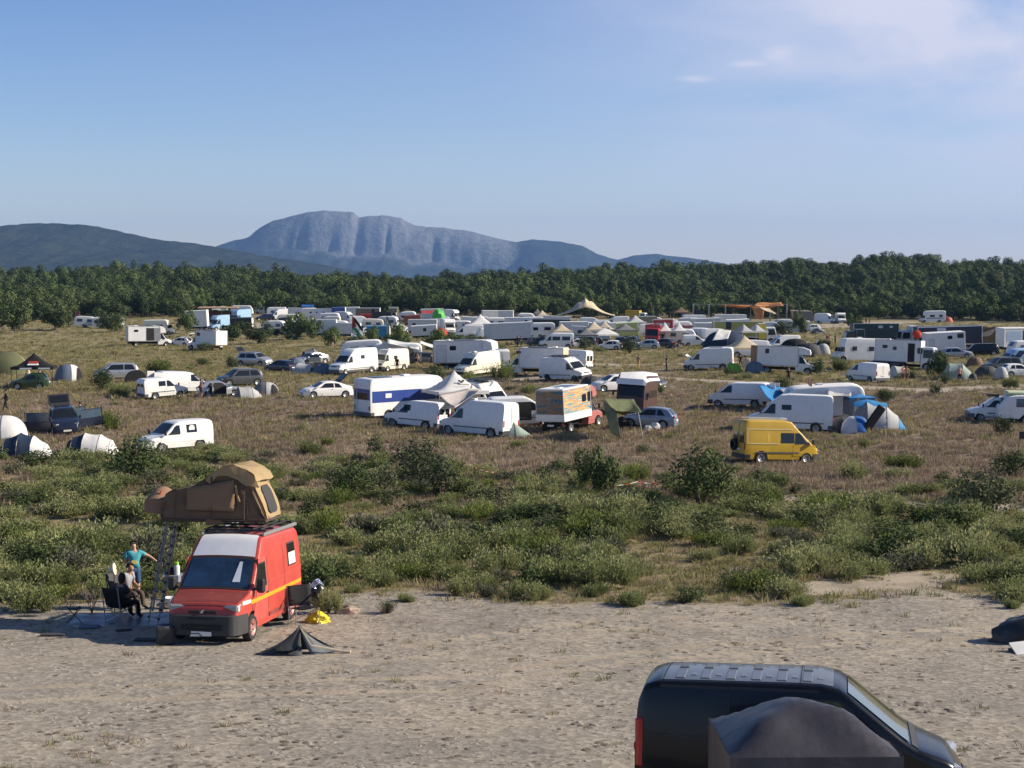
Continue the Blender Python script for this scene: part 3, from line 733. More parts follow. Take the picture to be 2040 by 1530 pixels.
def wheel_meshes(r, w, rim):
    k = (round(r, 2), round(w, 2), rim.name)
    if k not in _W:
        M = Matrix.Rotation(R(-90), 4, 'X')
        ty = MB().lathe([(r*.62, w/2-.01), (r*.66, w/2), (r*.93, w/2), (r, w/2-.03), (r, -w/2+.03), (r*.93, -w/2), (r*.55, -w/2)], 22, M=M).mesh('wheel', RUBBER)
        rm = MB().lathe([(0, w/2-.05), (r*.18, w/2-.03), (r*.22, w/2-.045), (r*.5, w/2-.02), (r*.58, w/2+.004), (r*.64, w/2+.004), (r*.65, w/2-.03)], 16, M=M)
        for i in range(5):
            a = 2*math.pi*i/5; rm.tube(M @ Vector((r*.36*math.cos(a), r*.36*math.sin(a), w/2-.033)), M @ Vector((r*.36*math.cos(a), r*.36*math.sin(a), w/2-.026)), r*.1, n=7, mi=1)
        _W[k] = (ty, rm.mesh('rim', [rim, UNDER]))
    return _W[k]
def wheels(t, xs, W, r=.33, w=.2, rim=ALLOY, inset=.0, twin=False):
    ty, rm = wheel_meshes(r, w, rim)
    for x in xs:
        for sg in (1, -1):
            o = link('wheel', ty, t); o.location = (x, sg*(W/2-w/2-inset), r); o.rotation_euler = (0, RN.uniform(0, 6), 0 if sg > 0 else math.pi)
            o.rotation_euler = (0, 0, 0 if sg > 0 else math.pi); link('rim', rm, o)
def pane(b, parent, name='side_window', m=None): return b.build(name, m or GLASS, parent)
def rounded(x0, x1, z0, z1, r, n=4):
    out = []
    for cx, cz, a0 in ((x1-r, z1-r, 0), (x0+r, z1-r, 90), (x0+r, z0+r, 180), (x1-r, z0+r, 270)):
        for i in range(n+1): a = R(a0+90*i/n); out.append((cx+r*math.cos(a), cz+r*math.sin(a)))
    return out
def flatpane(t, plane, x0, x1, z0, z1, d, r=.06, m=None, frame=None, name='window', thick=.02):
    """rounded pane on a flat wall; plane 'y+','y-','x+','x-' at offset d"""
    o3 = lambda a, z, e: {'y+': (a, d+e, z), 'y-': (a, -d-e, z), 'x+': (d+e, a, z), 'x-': (-d-e, a, z)}[plane]
    r = min(r, (x1-x0)*.45, (z1-z0)*.45); P = rounded(x0, x1, z0, z1, r); par = t
    def sl(P, e, nm, mm, par):
        top = [o3(a, z, e) for a, z in P]; bot = [o3(a, z, -.01) for a, z in P]; k = len(P)
        f = list(range(k)); fl = plane in ('y+', 'x-')
        if fl: f = f[::-1]
        b = MB().add(top, [f]); b.add(top+bot, [[i, (i+1) % k, k+(i+1) % k, k+i][::(-1 if not fl else 1)] for i in range(k)])
        return b.build(nm, mm, par)
    if frame:
        q = .045; par = sl(rounded(x0-q, x1+q, z0-q, z1+q, r+q*.6), thick*.6, name+'_frame' if name != 'window' else 'window_frame', frame, t)
    return sl(P, thick, name, m or GLASS, par)

VANS = dict(   # L, W, H, bonnet length, cowl z, nose z, screen run, screen-top z, cap run
    high=dict(L=5.6, W=2.02, H=2.55, bon=.88, zc=1.22, zn=1.02, ws=.72, zt=1.98, cap=.75),
    mid=dict(L=5.2, W=1.98, H=2.35, bon=.95, zc=1.2, zn=1.0, ws=.8, zt=1.95, cap=.6),
    low=dict(L=4.8, W=1.9, H=1.97, bon=.72, zc=1.18, zn=.95, ws=1.0, zt=1.86, cap=.5),
    small=dict(L=4.25, W=1.76, H=1.82, bon=1.0, zc=1.08, zn=.86, ws=.78, zt=1.70, cap=.4),
    old=dict(L=4.7, W=1.9, H=2.45, bon=.45, zc=1.2, zn=1.02, ws=.35, zt=2.0, cap=.5),
    heavy=dict(L=6.0, W=2.0, H=2.78, bon=1.0, zc=1.32, zn=1.12, ws=.72, zt=2.1, cap=.85))
def place(t, u, by, h, L, W):
    p = at(u, by); d = .5*(W*abs(math.cos(h))+L*abs(math.sin(h)))*.85; D = p.y+d
    q = atD(u, D); t.location = q; t.rotation_euler = (0, 0, h); on_ground(t, L*.62, W*.8)
ALLV = []
def van(kind, u, by, deg, label, col=WHITE, cat='van', group=None, rim=STEEL, win=(), bothwin=None, rearwin='glass', bump=BLACKP, ladder=False, opened=(), name='van', rack=False, far=False, lowtrim=None, spare=False, **kw):
    k = dict(VANS[kind]); k.update(kw); L_, W, H = k['L'], k['W'], k['H']
    xc = L_/2-k['bon']; xt = xc-k['ws']; xcap = xt-k['cap']
    prof = [(-L_/2, H-.3), (-L_/2+.03, H-.1), (-L_/2+.22, H), (xcap, H+.01), (xt, k['zt']), (xc, k['zc']), (L_/2-.16, k['zn']), (L_/2-.03, k['zn']-.18), (L_/2, .5)]
    if H-k['zt'] < .2: prof[3] = (xcap, H)
    vert = [(0, .9), (.35, .97), (.6, 1), (1.15, 1), (H, .86 if H > 2.2 else .84)]
    plan = [(-L_/2, .965), (-L_/2+.25, 1), (L_/2-1.1, 1), (L_/2-.35, .95), (L_/2, .80)]
    r = .34 if H > 2 else .31; ax = (-L_/2+.95+(.15 if L_ > 5.4 else 0), L_/2-.88)
    B = Body(prof, W, vert, plan, .27, ax, r+.07, r, .09 if H > 2.2 else .11)
    t = thing(name, label, cat, group=group); B.shell().build('body', [col, UNDER], t)
    B.over(xt+.05, xc-.03, .88, tm2=.92).build('windscreen', GLASS, t)
    for sg in (1, -1):
        pane(B.side(xt-.28, xc+.12, k['zc']+.0, k['zt']-.1, sg, t0=xt-.28, t1=xt+.1, top=.12), t, 'door_window')
    if not far:
        for sg in (1, -1):
            B.side(xt-.42, xc+.28, .45, k['zc']-.06, sg, off=.006, t1=xc+.22).build('front_door', col, t)
            MB().box((xc+.0, sg*(W/2+.1), k['zc']+.12), (.1, .18, .26), bev=.03).build('wing_mirror', BLACKP, t)
    for x0, x1, z0, z1 in win:
        for sg in ((1, -1) if bothwin else (-1, 1)): pane(B.side(x0, x1, z0, z1, sg, n=3), t)
    for sg in (1, -1):
        MB().box((L_/2-.1, sg*W*.34, k['zn']-.17), (.14, W*.2, .17), bev=.04, rz=-sg*.22).build('headlight', LENS, t)
        MB().box((-L_/2+.0, sg*(W*.965/2-.1), 1.0), (.06, .12, .42), bev=.02).build('tail_light', REDL, t)
    B.wrap(L_/2-.45, L_/2, .26, .62, end=1).build('front_bumper', bump, t)
    B.wrap(-L_/2+.3, -L_/2, .3, .55, end=-1).build('rear_bumper', bump, t)
    if not far:
        MB().box((L_/2-.03, 0, k['zn']-.17), (.05, W*.42, .12), bev=.01).build('grille', BLACKP, t)
        MB().box((-L_/2-.025, 0, .78), (.02, .5, .11)).build('number_plate', PLATE, t)
        flat = [(-L_/2-.02, -.012, .5), (-L_/2-.02, .012, .5), (-L_/2-.02, .012, H-.2), (-L_/2-.02, -.012, H-.2)]
        MB().box((-L_/2-.004, 0, (H+.35)/2), (.012, .025, H-.7)).build('door_seam', BLACKP, t)
        for sg in (1, -1): B.side(-L_/2+.6, L_/2-1.35, .62, .69, sg, off=.02, n=4).build('rubbing_strip', GREYP if bump is BLACKP else bump, t)
    if lowtrim is not None:
        for sg in (1, -1): B.side(ax[0]+.42, ax[1]-.42, .28, .52, sg, off=.014).build('sill', lowtrim, t)
    if rearwin == 'glass':
        for sg in (1, -1): flatpane(t, 'x-', sg*W*.21-W*.14, sg*W*.21+W*.14, 1.15, min(H-.42, 1.75), L_/2+.004, .07, name='rear_window')
    elif rearwin == 'panel':
        for sg in (1, -1): flatpane(t, 'x-', sg*W*.21-W*.15, sg*W*.21+W*.15, 1.12, min(H-.4, 1.85), L_/2+.004, .05, m=col, name='rear_panel', thick=.012)
    if rack:
        b = MB()
        for x in np.linspace(-L_/2+.5, xcap-.1, 4): b.box((x, 0, H+.10), (.05, W*.8, .04))
        for sg in (1, -1): b.box((0-.4, sg*W*.4, H+.12), (L_*.62, .04, .05)); 
        b.box((-.5, .1, H+.16), (L_*.4, W*.5, .05)); b.build('roof_rack', BLACKP, t)
    q = (len(ALLV)*7+3) % 5
    if not far and not rack and H > 2.2 and q < 3:
        if q != 1: MB().box((-.9, 0, H+.06), (1.5, W*.52, .04), bev=.01).build('solar_panel', pmat('solar_cells', (.02, .025, .05), .2, var=.1), t)
        if q != 2: MB().box((.35, .1, H+.06), (.42, .42, .12), bev=.03).build('roof_vent', PANEL2, t)
    if spare:
        o = link('spare_wheel', wheel_meshes(.33, .2, STEEL)[0], t); o.location = (-L_/2-.12, W*.2, 1.0); o.rotation_euler = (0, 0, R(90)); 
    if 'rear' in opened:
        for sg in (1, -1):
            b = MB().box((-L_/2-.35, sg*(W/2-.02), (H+.5)/2), (.72, .05, H-.6), bev=.02); d = b.build('rear_door', col, t)
            flatpane(d, 'y+' if sg > 0 else 'y-', -L_/2-.62, -L_/2-.12, 1.15, min(H-.45, 1.7), W/2+.006, name='window')
        MB().box((-L_/2-.004, 0, (H+.5)/2), (.012, W*.82, H-.75)).build('load_space', DARKIN, t)
    if 'side' in opened:
        for sg in (-1,): B.side(-.55, .55, .5, H-.32, sg, off=.014).build('side_opening', DARKIN, t)
    if 'bonnet' in opened:
        M = Matrix.Rotation(R(-38), 4, 'Y'); MB().box((xc+.35, 0, k['zc']+.28), (.8, W*.8, .04), M=M, bev=.015).build('bonnet', col, t)
    wheels(t, ax, W, r, .21, rim)
    place(t, u, by, R(deg), L_, W); ALLV.append(t); t['_b'] = 0; del t['_b']
    return t, B, k
CARS = dict(
    hatch=dict(L=3.9, W=1.68, H=1.44, back='hatch'), sedan=dict(L=4.5, W=1.74, H=1.44, back='lift'), suv=dict(L=4.5, W=1.84, H=1.66, back='suv'),
    mpv=dict(L=4.6, W=1.82, H=1.72, back='suv'), estate=dict(L=4.4, W=1.75, H=1.5, back='suv'), small=dict(L=3.6, W=1.62, H=1.48, back='hatch'))
def car(kind, u, by, deg, label, col=SILVER, cat='car', group=None, rim=ALLOY, opened=(), name='car', bump=None, rails=False, inner=None, **kw):
    k = dict(CARS[kind]); k.update(kw); L_, W, H = k['L'], k['W'], k['H']; a = L_/2
    s = H-1.44
    if k['back'] == 'hatch': back = [(-a, .5), (-a+.03, .82+s*.3), (-a+.12, .95+s*.4), (-a+.5, H-.10), (-a+.95, H-.02)]
    elif k['back'] == 'lift': back = [(-a, .5), (-a+.03, .86), (-a+.12, 1.0), (-a+.45, 1.06), (-a+1.25, H-.09), (-a+1.7, H-.01)]
    else: back = [(-a, .5), (-a+.03, .85), (-a+.09, 1.02+s*.3), (-a+.38, H-.12), (-a+.75, H-.03)]
    xc = a-(1.0 if kind != 'mpv' else .85); xt = xc-(.85 if kind != 'suv' else .75); zc = .94+s*.45
    prof = back+[((xt-.2)*.4-.3, H), (xt-.15, H-.02), (xt+.05, H-.08), (xc, zc), (a-.4, .82+s*.4), (a-.1, .70+s*.35), (a, .5)]
    vert = [(0, .9), (.3, .965), (.55, 1), (zc-.05, .97), (H, .70)]
    plan = [(-a, .80), (-a+.35, .97), (-a+.8, 1), (a-1.2, 1), (a-.5, .96), (a, .72)]
    r = .31+s*.15; ax = (-a+.78, a-.80)
    B = Body(prof, W, vert, plan, .22, ax, r+.06, r, .10, .035, .16)
    t = thing(name, label, cat, group=group); B.shell().build('body', [col, UNDER], t)
    B.over(xt+.1, xc-.05, .86, tm2=.95).build('windscreen', GLASS, t)
    xr = {'hatch': (-a+.14, -a+.5), 'lift': (-a+.5, -a+1.22), 'suv': (-a+.11, -a+.37)}[k['back']]
    if 'tailgate' not in opened: B.over(xr[0], xr[1], .8).build('rear_window', GLASS, t)
    zb = zc-.01; rear = {'hatch': -a+.55, 'lift': -a+.95, 'suv': -a+.3}[k['back']]
    mid = (xt+rear)/2-.02
    for sg in (1, -1):
        pane(B.side(mid+.05, xc-.12, zb, H-.13, sg, t1=xt+.0, top=.11), t, 'door_window')
        pane(B.side(rear+.1, mid-.05, zb, H-.13, sg, t0=rear+.38, top=.11), t, 'rear_door_window')
        if k['back'] == 'suv': pass
        MB().box((a-.16, sg*W*.33, .66+s*.35), (.2, .32, .13), bev=.05, rz=-sg*.35).build('headlight', LENS, t)
        MB().box((-a+.06, sg*W*.37, .84+s*.4), (.12, .2, .2), bev=.04, rz=sg*.3).build('tail_light', REDL, t)
        MB().box((xc-.15, sg*(W/2+.07), zc+.06), (.1, .16, .12), bev=.03).build('wing_mirror', col, t)
        MB().box((-.25, sg*(B.hw(0, .78)+.012), .78), (.16, .03, .03), bev=.01).build('door_handle', BLACKP, t)
    B.wrap(a-.5, a, .22, .48, end=1).build('front_bumper', bump or col, t); B.wrap(-a+.4, -a, .26, .52, end=-1).build('rear_bumper', bump or col, t)
    MB().box((a+.02, 0, .42), (.04, W*.45, .14), bev=.01).build('grille', BLACKP, t)
    MB().box((a+.05, 0, .34), (.02, .5, .11)).build('number_plate', PLATE, t); MB().box((-a-.045, 0, .62), (.02, .5, .11)).build('number_plate', PLATE, t)
    if rails:
        for sg in (1, -1): MB().box((-.3, sg*W*.33, H+.04), (1.7, .04, .05), bev=.01).build('roof_rail', STEEL, t)
    if 'tailgate' in opened:
        M = Matrix.Rotation(R(12), 4, 'Y'); xg = -a+.45 if k['back'] != 'lift' else -a+1.2
        b = MB().box((xg-.34, 0, H+.30), (1.0, W*.78, .06), M=Matrix.Rotation(R(46), 4, 'Y'), bev=.03); g = b.build('tailgate', BLACKP if col is not WHITE or k['back'] == 'lift' else col, t)
        MB().box((xg-.36, 0, H+.33), (.6, W*.64, .075), M=Matrix.Rotation(R(46), 4, 'Y')).build('window', GLASS, g)
        B.over(xr[0]-.08, xr[1]+.02, .8).build('boot_opening', DARKIN, t)
    for nm, sg, x0, x1, ang in (('fl', 1, mid+.02, xc-.05, 62), ('fr', -1, mid+.02, xc-.05, 62), ('rl', 1, rear+.35, mid-.02, 60), ('rr', -1, rear+.35, mid-.02, 60)):
        if nm in opened:
            B.side(x0, x1, .34, H-.16, sg, off=.016, t1=min(x1, xt+.1), t0=x0, top=.13).build('door_opening', DARKIN, t)
            l = x1-x0; M = Matrix.Rotation(R(ang)*(sg), 4, 'Z'); hx = x1; c = Vector((-l/2, 0, 0)); c.rotate(Matrix.Rotation(-R(ang)*sg, 3, 'Z'))
            y0 = sg*B.hw(hx, .7)
            d = MB().box((hx+c.x, y0+c.y, .62), (l, .07, .6), rz=-R(ang)*sg, bev=.03).build('door', col, t)
            fr = MB()
            for zz in (H-.18,): fr.box((hx+c.x*1.05, y0+c.y*1.05, zz), (l*.8, .035, .05), rz=-R(ang)*sg)
            fr.box((hx+c.x*1.85, y0+c.y*1.85, (H+.76)/2), (.05, .035, H-.9), rz=-R(ang)*sg); fr.build('window_frame', col, d)
            MB().box((hx+c.x*.95, y0+c.y*.95, (H+.72)/2), (l*.82, .015, H-1.06), rz=-R(ang)*sg).build('window', GLASSB, d)
    wheels(t, ax, W, r, .19, rim, .02)
    place(t, u, by, R(deg), L_, W); ALLV.append(t)
    return t, B, k
def boxbody(b, x0, x1, W, z0, z1, mi=0, bev=.03): return b.box(((x0+x1)/2, 0, (z0+z1)/2), (x1-x0, W, z1-z0), mi=mi, bev=bev)
def boxtruck(u, by, deg, label, box=4.2, W=2.2, H=3.1, col=PANEL, cabcol=None, cat='truck', group=None, luton=0, wins=(), doors=(), rear=None, cab='van', r=.36, floor=.85, name='box_truck', roofkit=True, frontcol=None, far=False, bonnet_up=False):
    """van or lorry cab in front of a flat-sided box"""
    cabcol = cabcol or WHITE
    cl = 1.95 if cab == 'van' else 1.75; L_ = box+cl; a = L_/2; xb = a-cl
    t = thing(name, label, cat, group=group)
    boxbody(MB(), -a, xb, W, floor, H, bev=.03).build('box_body', col, t)
    if not far:
        e = MB()
        for sg in (1, -1):
            e.box(((xb-a)/2, sg*W/2, H-.02), (box+.02, .05, .07)); e.box(((xb-a)/2, sg*W/2, floor+.03), (box+.02, .05, .08))
            for x in (-a, xb): e.box((x, sg*W/2, (H+floor)/2), (.06, .06, H-floor))
        e.box((-a, 0, H-.02), (.06, W, .07))
        e.build('edge_trim', EDGE, t)
    MB().box(((-a+a-.3)/2-.1, 0, .58), (L_-.7, .9, .3), bev=.02).build('chassis', UNDER, t)
    cw = min(W, 2.02) if cab == 'van' else W*.98
    if cab == 'van':
        ztop = 2.02 if not luton else min(2.1, H-.4)
        prof = [(xb-.25, ztop-.02), (xb+.15, ztop), (xb+.45, ztop-.06), (a-.95, 1.2), (a-.16, 1.0), (a-.03, .82), (a, .5)]; xt, xc, zc, zt = xb+.5, a-.98, 1.2, ztop-.1
    else:
        ztop = min(H-.25, 2.75); prof = [(xb+.05, ztop-.05), (xb+.2, ztop), (a-.45, ztop-.02), (a-.3, ztop-.12), (a-.06, 1.45), (a-.02, 1.2), (a, .55)]; xt, xc, zc, zt = a-.28, a-.06, 1.5, ztop-.2
    vert = [(0, .92), (.4, .97), (.7, 1), (1.2, 1), (ztop, .88 if cab == 'van' else .95)]; plan = [(xb-.3, 1), (a-.6, .98), (a, .84 if cab == 'van' else .93)]
    ax = (-a+box*.26, a-.88 if cab == 'van' else a-1.0)
    B = Body(prof, cw, vert, plan, .32, (ax[1],), r+.08, r, .09)
    B.shell().build('cab', [cabcol, UNDER], t); B.over(xt+.03 if cab == 'van' else a-.28, xc-.03 if cab == 'van' else a-.075, .9).build('windscreen', GLASS, t)
    for sg in (1, -1):
        if cab == 'van': pane(B.side(xb+.12, a-.92, zc, zt-.02, sg, t1=xb+.62, top=.12), t, 'door_window')
        else: pane(B.side(xb+.3, a-.25, 1.5, ztop-.3, sg, t1=a-.4), t, 'door_window')
        MB().box((a-.08, sg*cw*.36, .82), (.12, .26, .17), bev=.03, rz=-sg*.12).build('headlight', LENS, t)
        MB().box((xc+.05, sg*(cw/2+.14), zc+.25), (.1, .16, .36), bev=.03).build('wing_mirror', BLACKP, t)
        MB().box((-a+.0, sg*(W/2-.14), .72), (.06, .18, .12)).build('tail_light', REDL, t)
    B.wrap(a-.45, a, .3, .6, end=1).build('front_bumper', BLACKP if cab == 'van' else cabcol, t)
    MB().box((a-.0, 0, .83 if cab == 'van' else 1.0), (.05, cw*.5, .14 if cab == 'van' else .4), bev=.01).build('grille', BLACKP, t)
    MB().box((a+.05, 0, .42), (.02, .5, .11)).build('number_plate', PLATE, t); MB().box((-a-.02, 0, .62), (.02, .5, .11)).build('number_plate', PLATE, t)
    if luton:
        zl = ztop+.06
        lb = MB(); x1 = xb+luton
        prof2 = [(xb-.02, H), (xb+luton*.35, H-.02), (x1-.12, H-.28), (x1, zl+.2), (x1-.05, zl)]
        lb.add([(x, sg*W/2*(.97 if x > xb+.1 else 1), z) for sg in (1, -1) for x, z in prof2]+[(xb-.02, sg*W/2, zl) for sg in (1, -1)], [[0, 1, 2, 3, 4, 10][::-1], [5, 6, 7, 8, 9, 11]]+[[i, i+1, i+6, i+5][::1] for i in range(4)]+[[4, 10, 11, 9]])
        lb.build('cab_overhang', frontcol or col, t)
    for sg, x0, x1, z0, z1 in wins: flatpane(t, 'y+' if sg > 0 else 'y-', x0, x1, z0, z1, W/2+.003, .1, frame=BLACKP)
    for sg, x0, x1, z0, z1, m in doors: flatpane(t, 'y+' if sg > 0 else 'y-', x0, x1, z0, z1, W/2+.003, .02, m=m, frame=EDGE, name='side_door', thick=.03)
    if rear is not None:
        flatpane(t, 'x-', -W/2+.1, W/2-.1, floor+.1, H-.12, a+.003, .02, m=rear, name='rear_door', thick=.035)
        MB().box((-a-.04, 0, (H+floor)/2), (.012, .03, H-floor-.3)).build('door_bar', EDGE, t)
    if roofkit and not far:
        MB().box((-a+box*.6, .1, H+.05), (box*.42, W*.6, .05)).build('solar_panel', pmat('solar_cells', (.02, .025, .05), .2, var=.1), t)
        MB().box((-a+box*.25, -.2, H+.06), (.45, .45, .12), bev=.03).build('roof_vent', PANEL, t)
    wheels(t, ax, W-.06, r, .24, STEEL)
    place(t, u, by, R(deg), L_, W); ALLV.append(t)
    return t, B, a
def caravan(u, by, deg, label, L=5.0, W=2.1, H=2.5, col=PANEL, stripe=None, cat='caravan', group=None, name='caravan', wins=((-1.6, -.7), (.3, 1.4)), bar=True, far=False, raised=0):
    a = L/2; t = thing(name, label, cat, group=group)
    prof = [(-a, 1.0), (-a+.04, 1.5), (-a+.16, H-.35), (-a+.5, H-.08), (-a+1.1, H), (a-1.3, H), (a-.55, H-.14), (a-.12, H-.75), (a-.02, 1.2), (a, .75)]
    B = Body(prof, W, [(0, .97), (.6, 1), (1.6, 1), (H, .95)], [(-a, .93), (-a+.3, 1), (a-.4, 1), (a, .9)], .42, (-.1,), .42, .32, .12, .04, .2)
    B.shell().build('body', [col, UNDER], t)
    for sg in (1, -1):
        for x0, x1 in wins: pane(B.side(x0, x1, 1.25, 1.85, sg, n=3, off=.015), t, 'window', GLASSB)
        if stripe is not None: B.side(-a+.3, a-.3, .95, 1.08, sg, off=.01).build('stripe', stripe, t)
    flatpane(t, 'x-', -W*.32, W*.32, 1.25, 1.8, a+.02, .08, m=GLASSB, name='rear_window')
    B.side(-a+.35, -a+.36, 1, 1.1, 1); B.over(a-.5, a-.14, .7).build('front_window', GLASSB, t)
    if not far:
        flatpane(t, 'y-', -a*.28, -a*.28+.6, .55, 2.1, W/2+.006, .05, m=col, frame=EDGE, name='door')
        MB().box((.2, 0, H+.07), (.5, .5, .1), bev=.03).build('roof_hatch', PANEL2, t)
    if bar: b = MB(); b.tube((a-.2, .35, .45), (a+1.1, 0, .42), .04); b.tube((a-.2, -.35, .45), (a+1.1, 0, .42), .04); b.tube((a+.95, 0, .42), (a+.95, 0, .02), .03); b.build('drawbar', STEEL, t)
    wheels(t, (-.1,), W-.05, .32, .18, STEEL)
    place(t, u, by, R(deg), L, W); ALLV.append(t); return t, B
def trailer(u, by, deg, label, L=9, W=2.45, H=3.6, col=NAVY, cat='trailer', group=None, rear=None, floor=1.05, name='box_trailer', decals=(), wins=(), doors=(), edge=True, nw=2):
    a = L/2; t = thing(name, label, cat, group=group)
    boxbody(MB(), -a, a, W, floor, H).build('box_body', col, t)
    if edge:
        e = MB()
        for sg in (1, -1):
            e.box((0, sg*W/2, H-.03), (L+.03, .06, .09)); e.box((0, sg*W/2, floor+.05), (L+.03, .06, .1))
            for x in (-a, a): e.box((x, sg*W/2, (H+floor)/2), (.09, .09, H-floor))
        e.box((-a, 0, H-.03), (.09, W, .09))
        e.build('edge_trim', PANEL, t)
    MB().box((0, 0, floor-.2), (L-.3, 1.1, .35)).build('chassis', UNDER, t)
    if rear is not None: flatpane(t, 'x-', -W/2+.08, W/2-.08, floor+.08, H-.1, a+.003, .02, m=rear, name='rear_door', thick=.03)
    for sg, x0, x1, z0, z1, m in decals: flatpane(t, 'y+' if sg > 0 else 'y-', x0, x1, z0, z1, W/2+.004, .01, m=m, name='side_panel', thick=.012)
    for sg, x0, x1, z0, z1 in wins: flatpane(t, 'y+' if sg > 0 else 'y-', x0, x1, z0, z1, W/2+.003, .08, frame=BLACKP)
    for sg, x0, x1, z0, z1, m in doors: flatpane(t, 'y+' if sg > 0 else 'y-', x0, x1, z0, z1, W/2+.003, .02, m=m, frame=EDGE, name='side_door', thick=.03)
    if floor > .5:
        wheels(t, [-a+1.2+1.1*i for i in range(nw)], W-.1, .46, .3, STEEL)
        b = MB(); b.box((a-1.2, .8, floor/2), (.1, .1, floor)); b.box((a-1.2, -.8, floor/2), (.1, .1, floor)); b.build('support_leg', STEEL, t)
    place(t, u, by, R(deg), L, W); ALLV.append(t); return t
def motorhome(u, by, deg, label, L=6.6, W=2.25, H=2.95, col=PANEL, low=None, band=None, cat='motorhome', group=None, name='motorhome', nose='box', wins=((-2.4, -1.5), (-.4, .8)), far=False):
    """one-box motorhome; nose 'box' upright front, 'over' bed over a van cab"""
    a = L/2; t = thing(name, label, cat, group=group)
    if nose == 'box': prof = [(-a, H-.35), (-a+.05, H-.12), (-a+.25, H), (a-.95, H+.02), (a-.55, H-.18), (a-.32, H-.55), (a-.05, 1.45), (a-.02, 1.25), (a, .5)]
    else: prof = [(-a, H-.35), (-a+.05, H-.12), (-a+.25, H), (a-1.6, H), (a-1.15, H-.2), (a-1.0, H-.55), (a-1.02, 1.98), (a-.9, 1.75), (a-.75, 1.22), (a-.1, 1.0), (a, .5)]
    if nose == 'over': prof = [(-a, H-.35), (-a+.05, H-.12), (-a+.25, H), (a-1.75, H), (a-1.28, H-.14), (a-1.18, H-.5), (a-1.12, 1.85), (a-.82, 1.22), (a-.1, 1.0), (a, .5)]
    ax = (-a+1.6, a-1.0)
    B = Body(prof, W, [(0, .95), (.5, 1), (H, .97)], [(-a, .97), (-a+.2, 1), (a-1.1, 1), (a, .88)], .34, ax, .42, .34, .1, .03, .12)
    B.shell().build('body', [col, UNDER], t)
    if nose == 'box': B.over(a-.30, a-.07, .92, n=5).build('windscreen', GLASS, t)
    else: B.over(a-1.11, a-.84, .86).build('windscreen', GLASS, t)
    for sg in (1, -1):
        pane(B.side(a-1.15, a-.5, 1.3, 1.85, sg, t1=a-.75 if nose == 'over' else a-.45, n=3), t, 'door_window')
        for x0, x1 in wins: pane(B.side(x0, x1, 1.45, 2.0, sg, n=3, off=.02), t, 'window')
        if band is not None: B.side(-a+.15, a-1.2, 1.3, 2.15, sg, off=.01).build('side_band', band, t)
        if low is not None: B.side(-a+.1, a-.4, 1.05, 1.25, sg, off=.01).build('stripe', low, t)
        MB().box((a-.1, sg*W*.34, .82), (.12, .3, .16), bev=.03).build('headlight', LENS, t); MB().box((-a, sg*W*.42, .9), (.06, .14, .3)).build('tail_light', REDL, t)
        if not far: MB().box((a-.15, sg*(W/2+.14), 1.7), (.1, .16, .34), bev=.03).build('wing_mirror', BLACKP, t)
    flatpane(t, 'x-', -W*.3, W*.3, 1.5, 2.0, a+.004, .08, name='rear_window')
    if not far:
        MB().box((-a+1.6, 0, H+.06), (1.5, W*.5, .05)).build('solar_panel', pmat('solar_cells', (.02, .025, .05), .2, var=.1), t); MB().box((.4, .1, H+.09), (.6, .6, .13), bev=.04).build('roof_hatch', PANEL, t)
    B.wrap(a-.5, a, .32, .62, end=1).build('front_bumper', GREYP, t); B.wrap(-a+.3, -a, .36, .6, end=-1).build('rear_bumper', GREYP, t)
    wheels(t, ax, W-.06, .34, .22, STEEL)
    place(t, u, by, R(deg), L, W); ALLV.append(t); return t, B, a
# ------------------------------------------------------------------ tents, awnings, people, small things
def cloth(name, c, trans=.25, rough=.75, var=.1, bump=.25): return pmat('cloth_'+name, c, rough, var=var, scale=1.6, bump=bump, bscale=5, trans=trans, spec=.2)
CW = cloth('white', (.74, .74, .73)); CG = cloth('pale_grey', (.5, .51, .52)); CB = cloth('navy', (.022, .04, .075), .1); CBL = cloth('blue', (.03, .13, .42)); CSKY = cloth('sky_blue', (.07, .30, .62))
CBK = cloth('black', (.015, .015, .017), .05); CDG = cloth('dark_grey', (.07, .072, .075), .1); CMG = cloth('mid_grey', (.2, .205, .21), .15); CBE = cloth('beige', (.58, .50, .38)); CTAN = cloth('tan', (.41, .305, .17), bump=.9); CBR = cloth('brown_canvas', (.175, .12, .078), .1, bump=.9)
COL = cloth('olive', (.13, .14, .07)); CLI = cloth('lime', (.26, .52, .06)); CSG = cloth('sage', (.34, .42, .38)); CGB = cloth('blue_grey', (.16, .2, .27)); COR = cloth('orange', (.62, .30, .11), .35); CRED = cloth('red', (.5, .06, .04)); CYE = cloth('yellow', (.7, .6, .03), .3); CGRN = cloth('flag_green', (.02, .2, .08)); CPK = cloth('dusty_pink', (.45, .22, .2))
POLE = pmat('tent_pole', (.04, .04, .045), .4); ALU = pmat('bare_aluminium', (.62, .62, .62), .32, .8, var=.05)
def tent_place(t, u, by, deg, L, W, tilt=True):
    h = R(deg); p = at(u, by); d = .5*(W*abs(math.cos(h))+L*abs(math.sin(h)))*.8
    t.location = atD(u, p.y+d); t.rotation_euler = (0, 0, h)
    if tilt: on_ground(t, L*.8, W*.8)
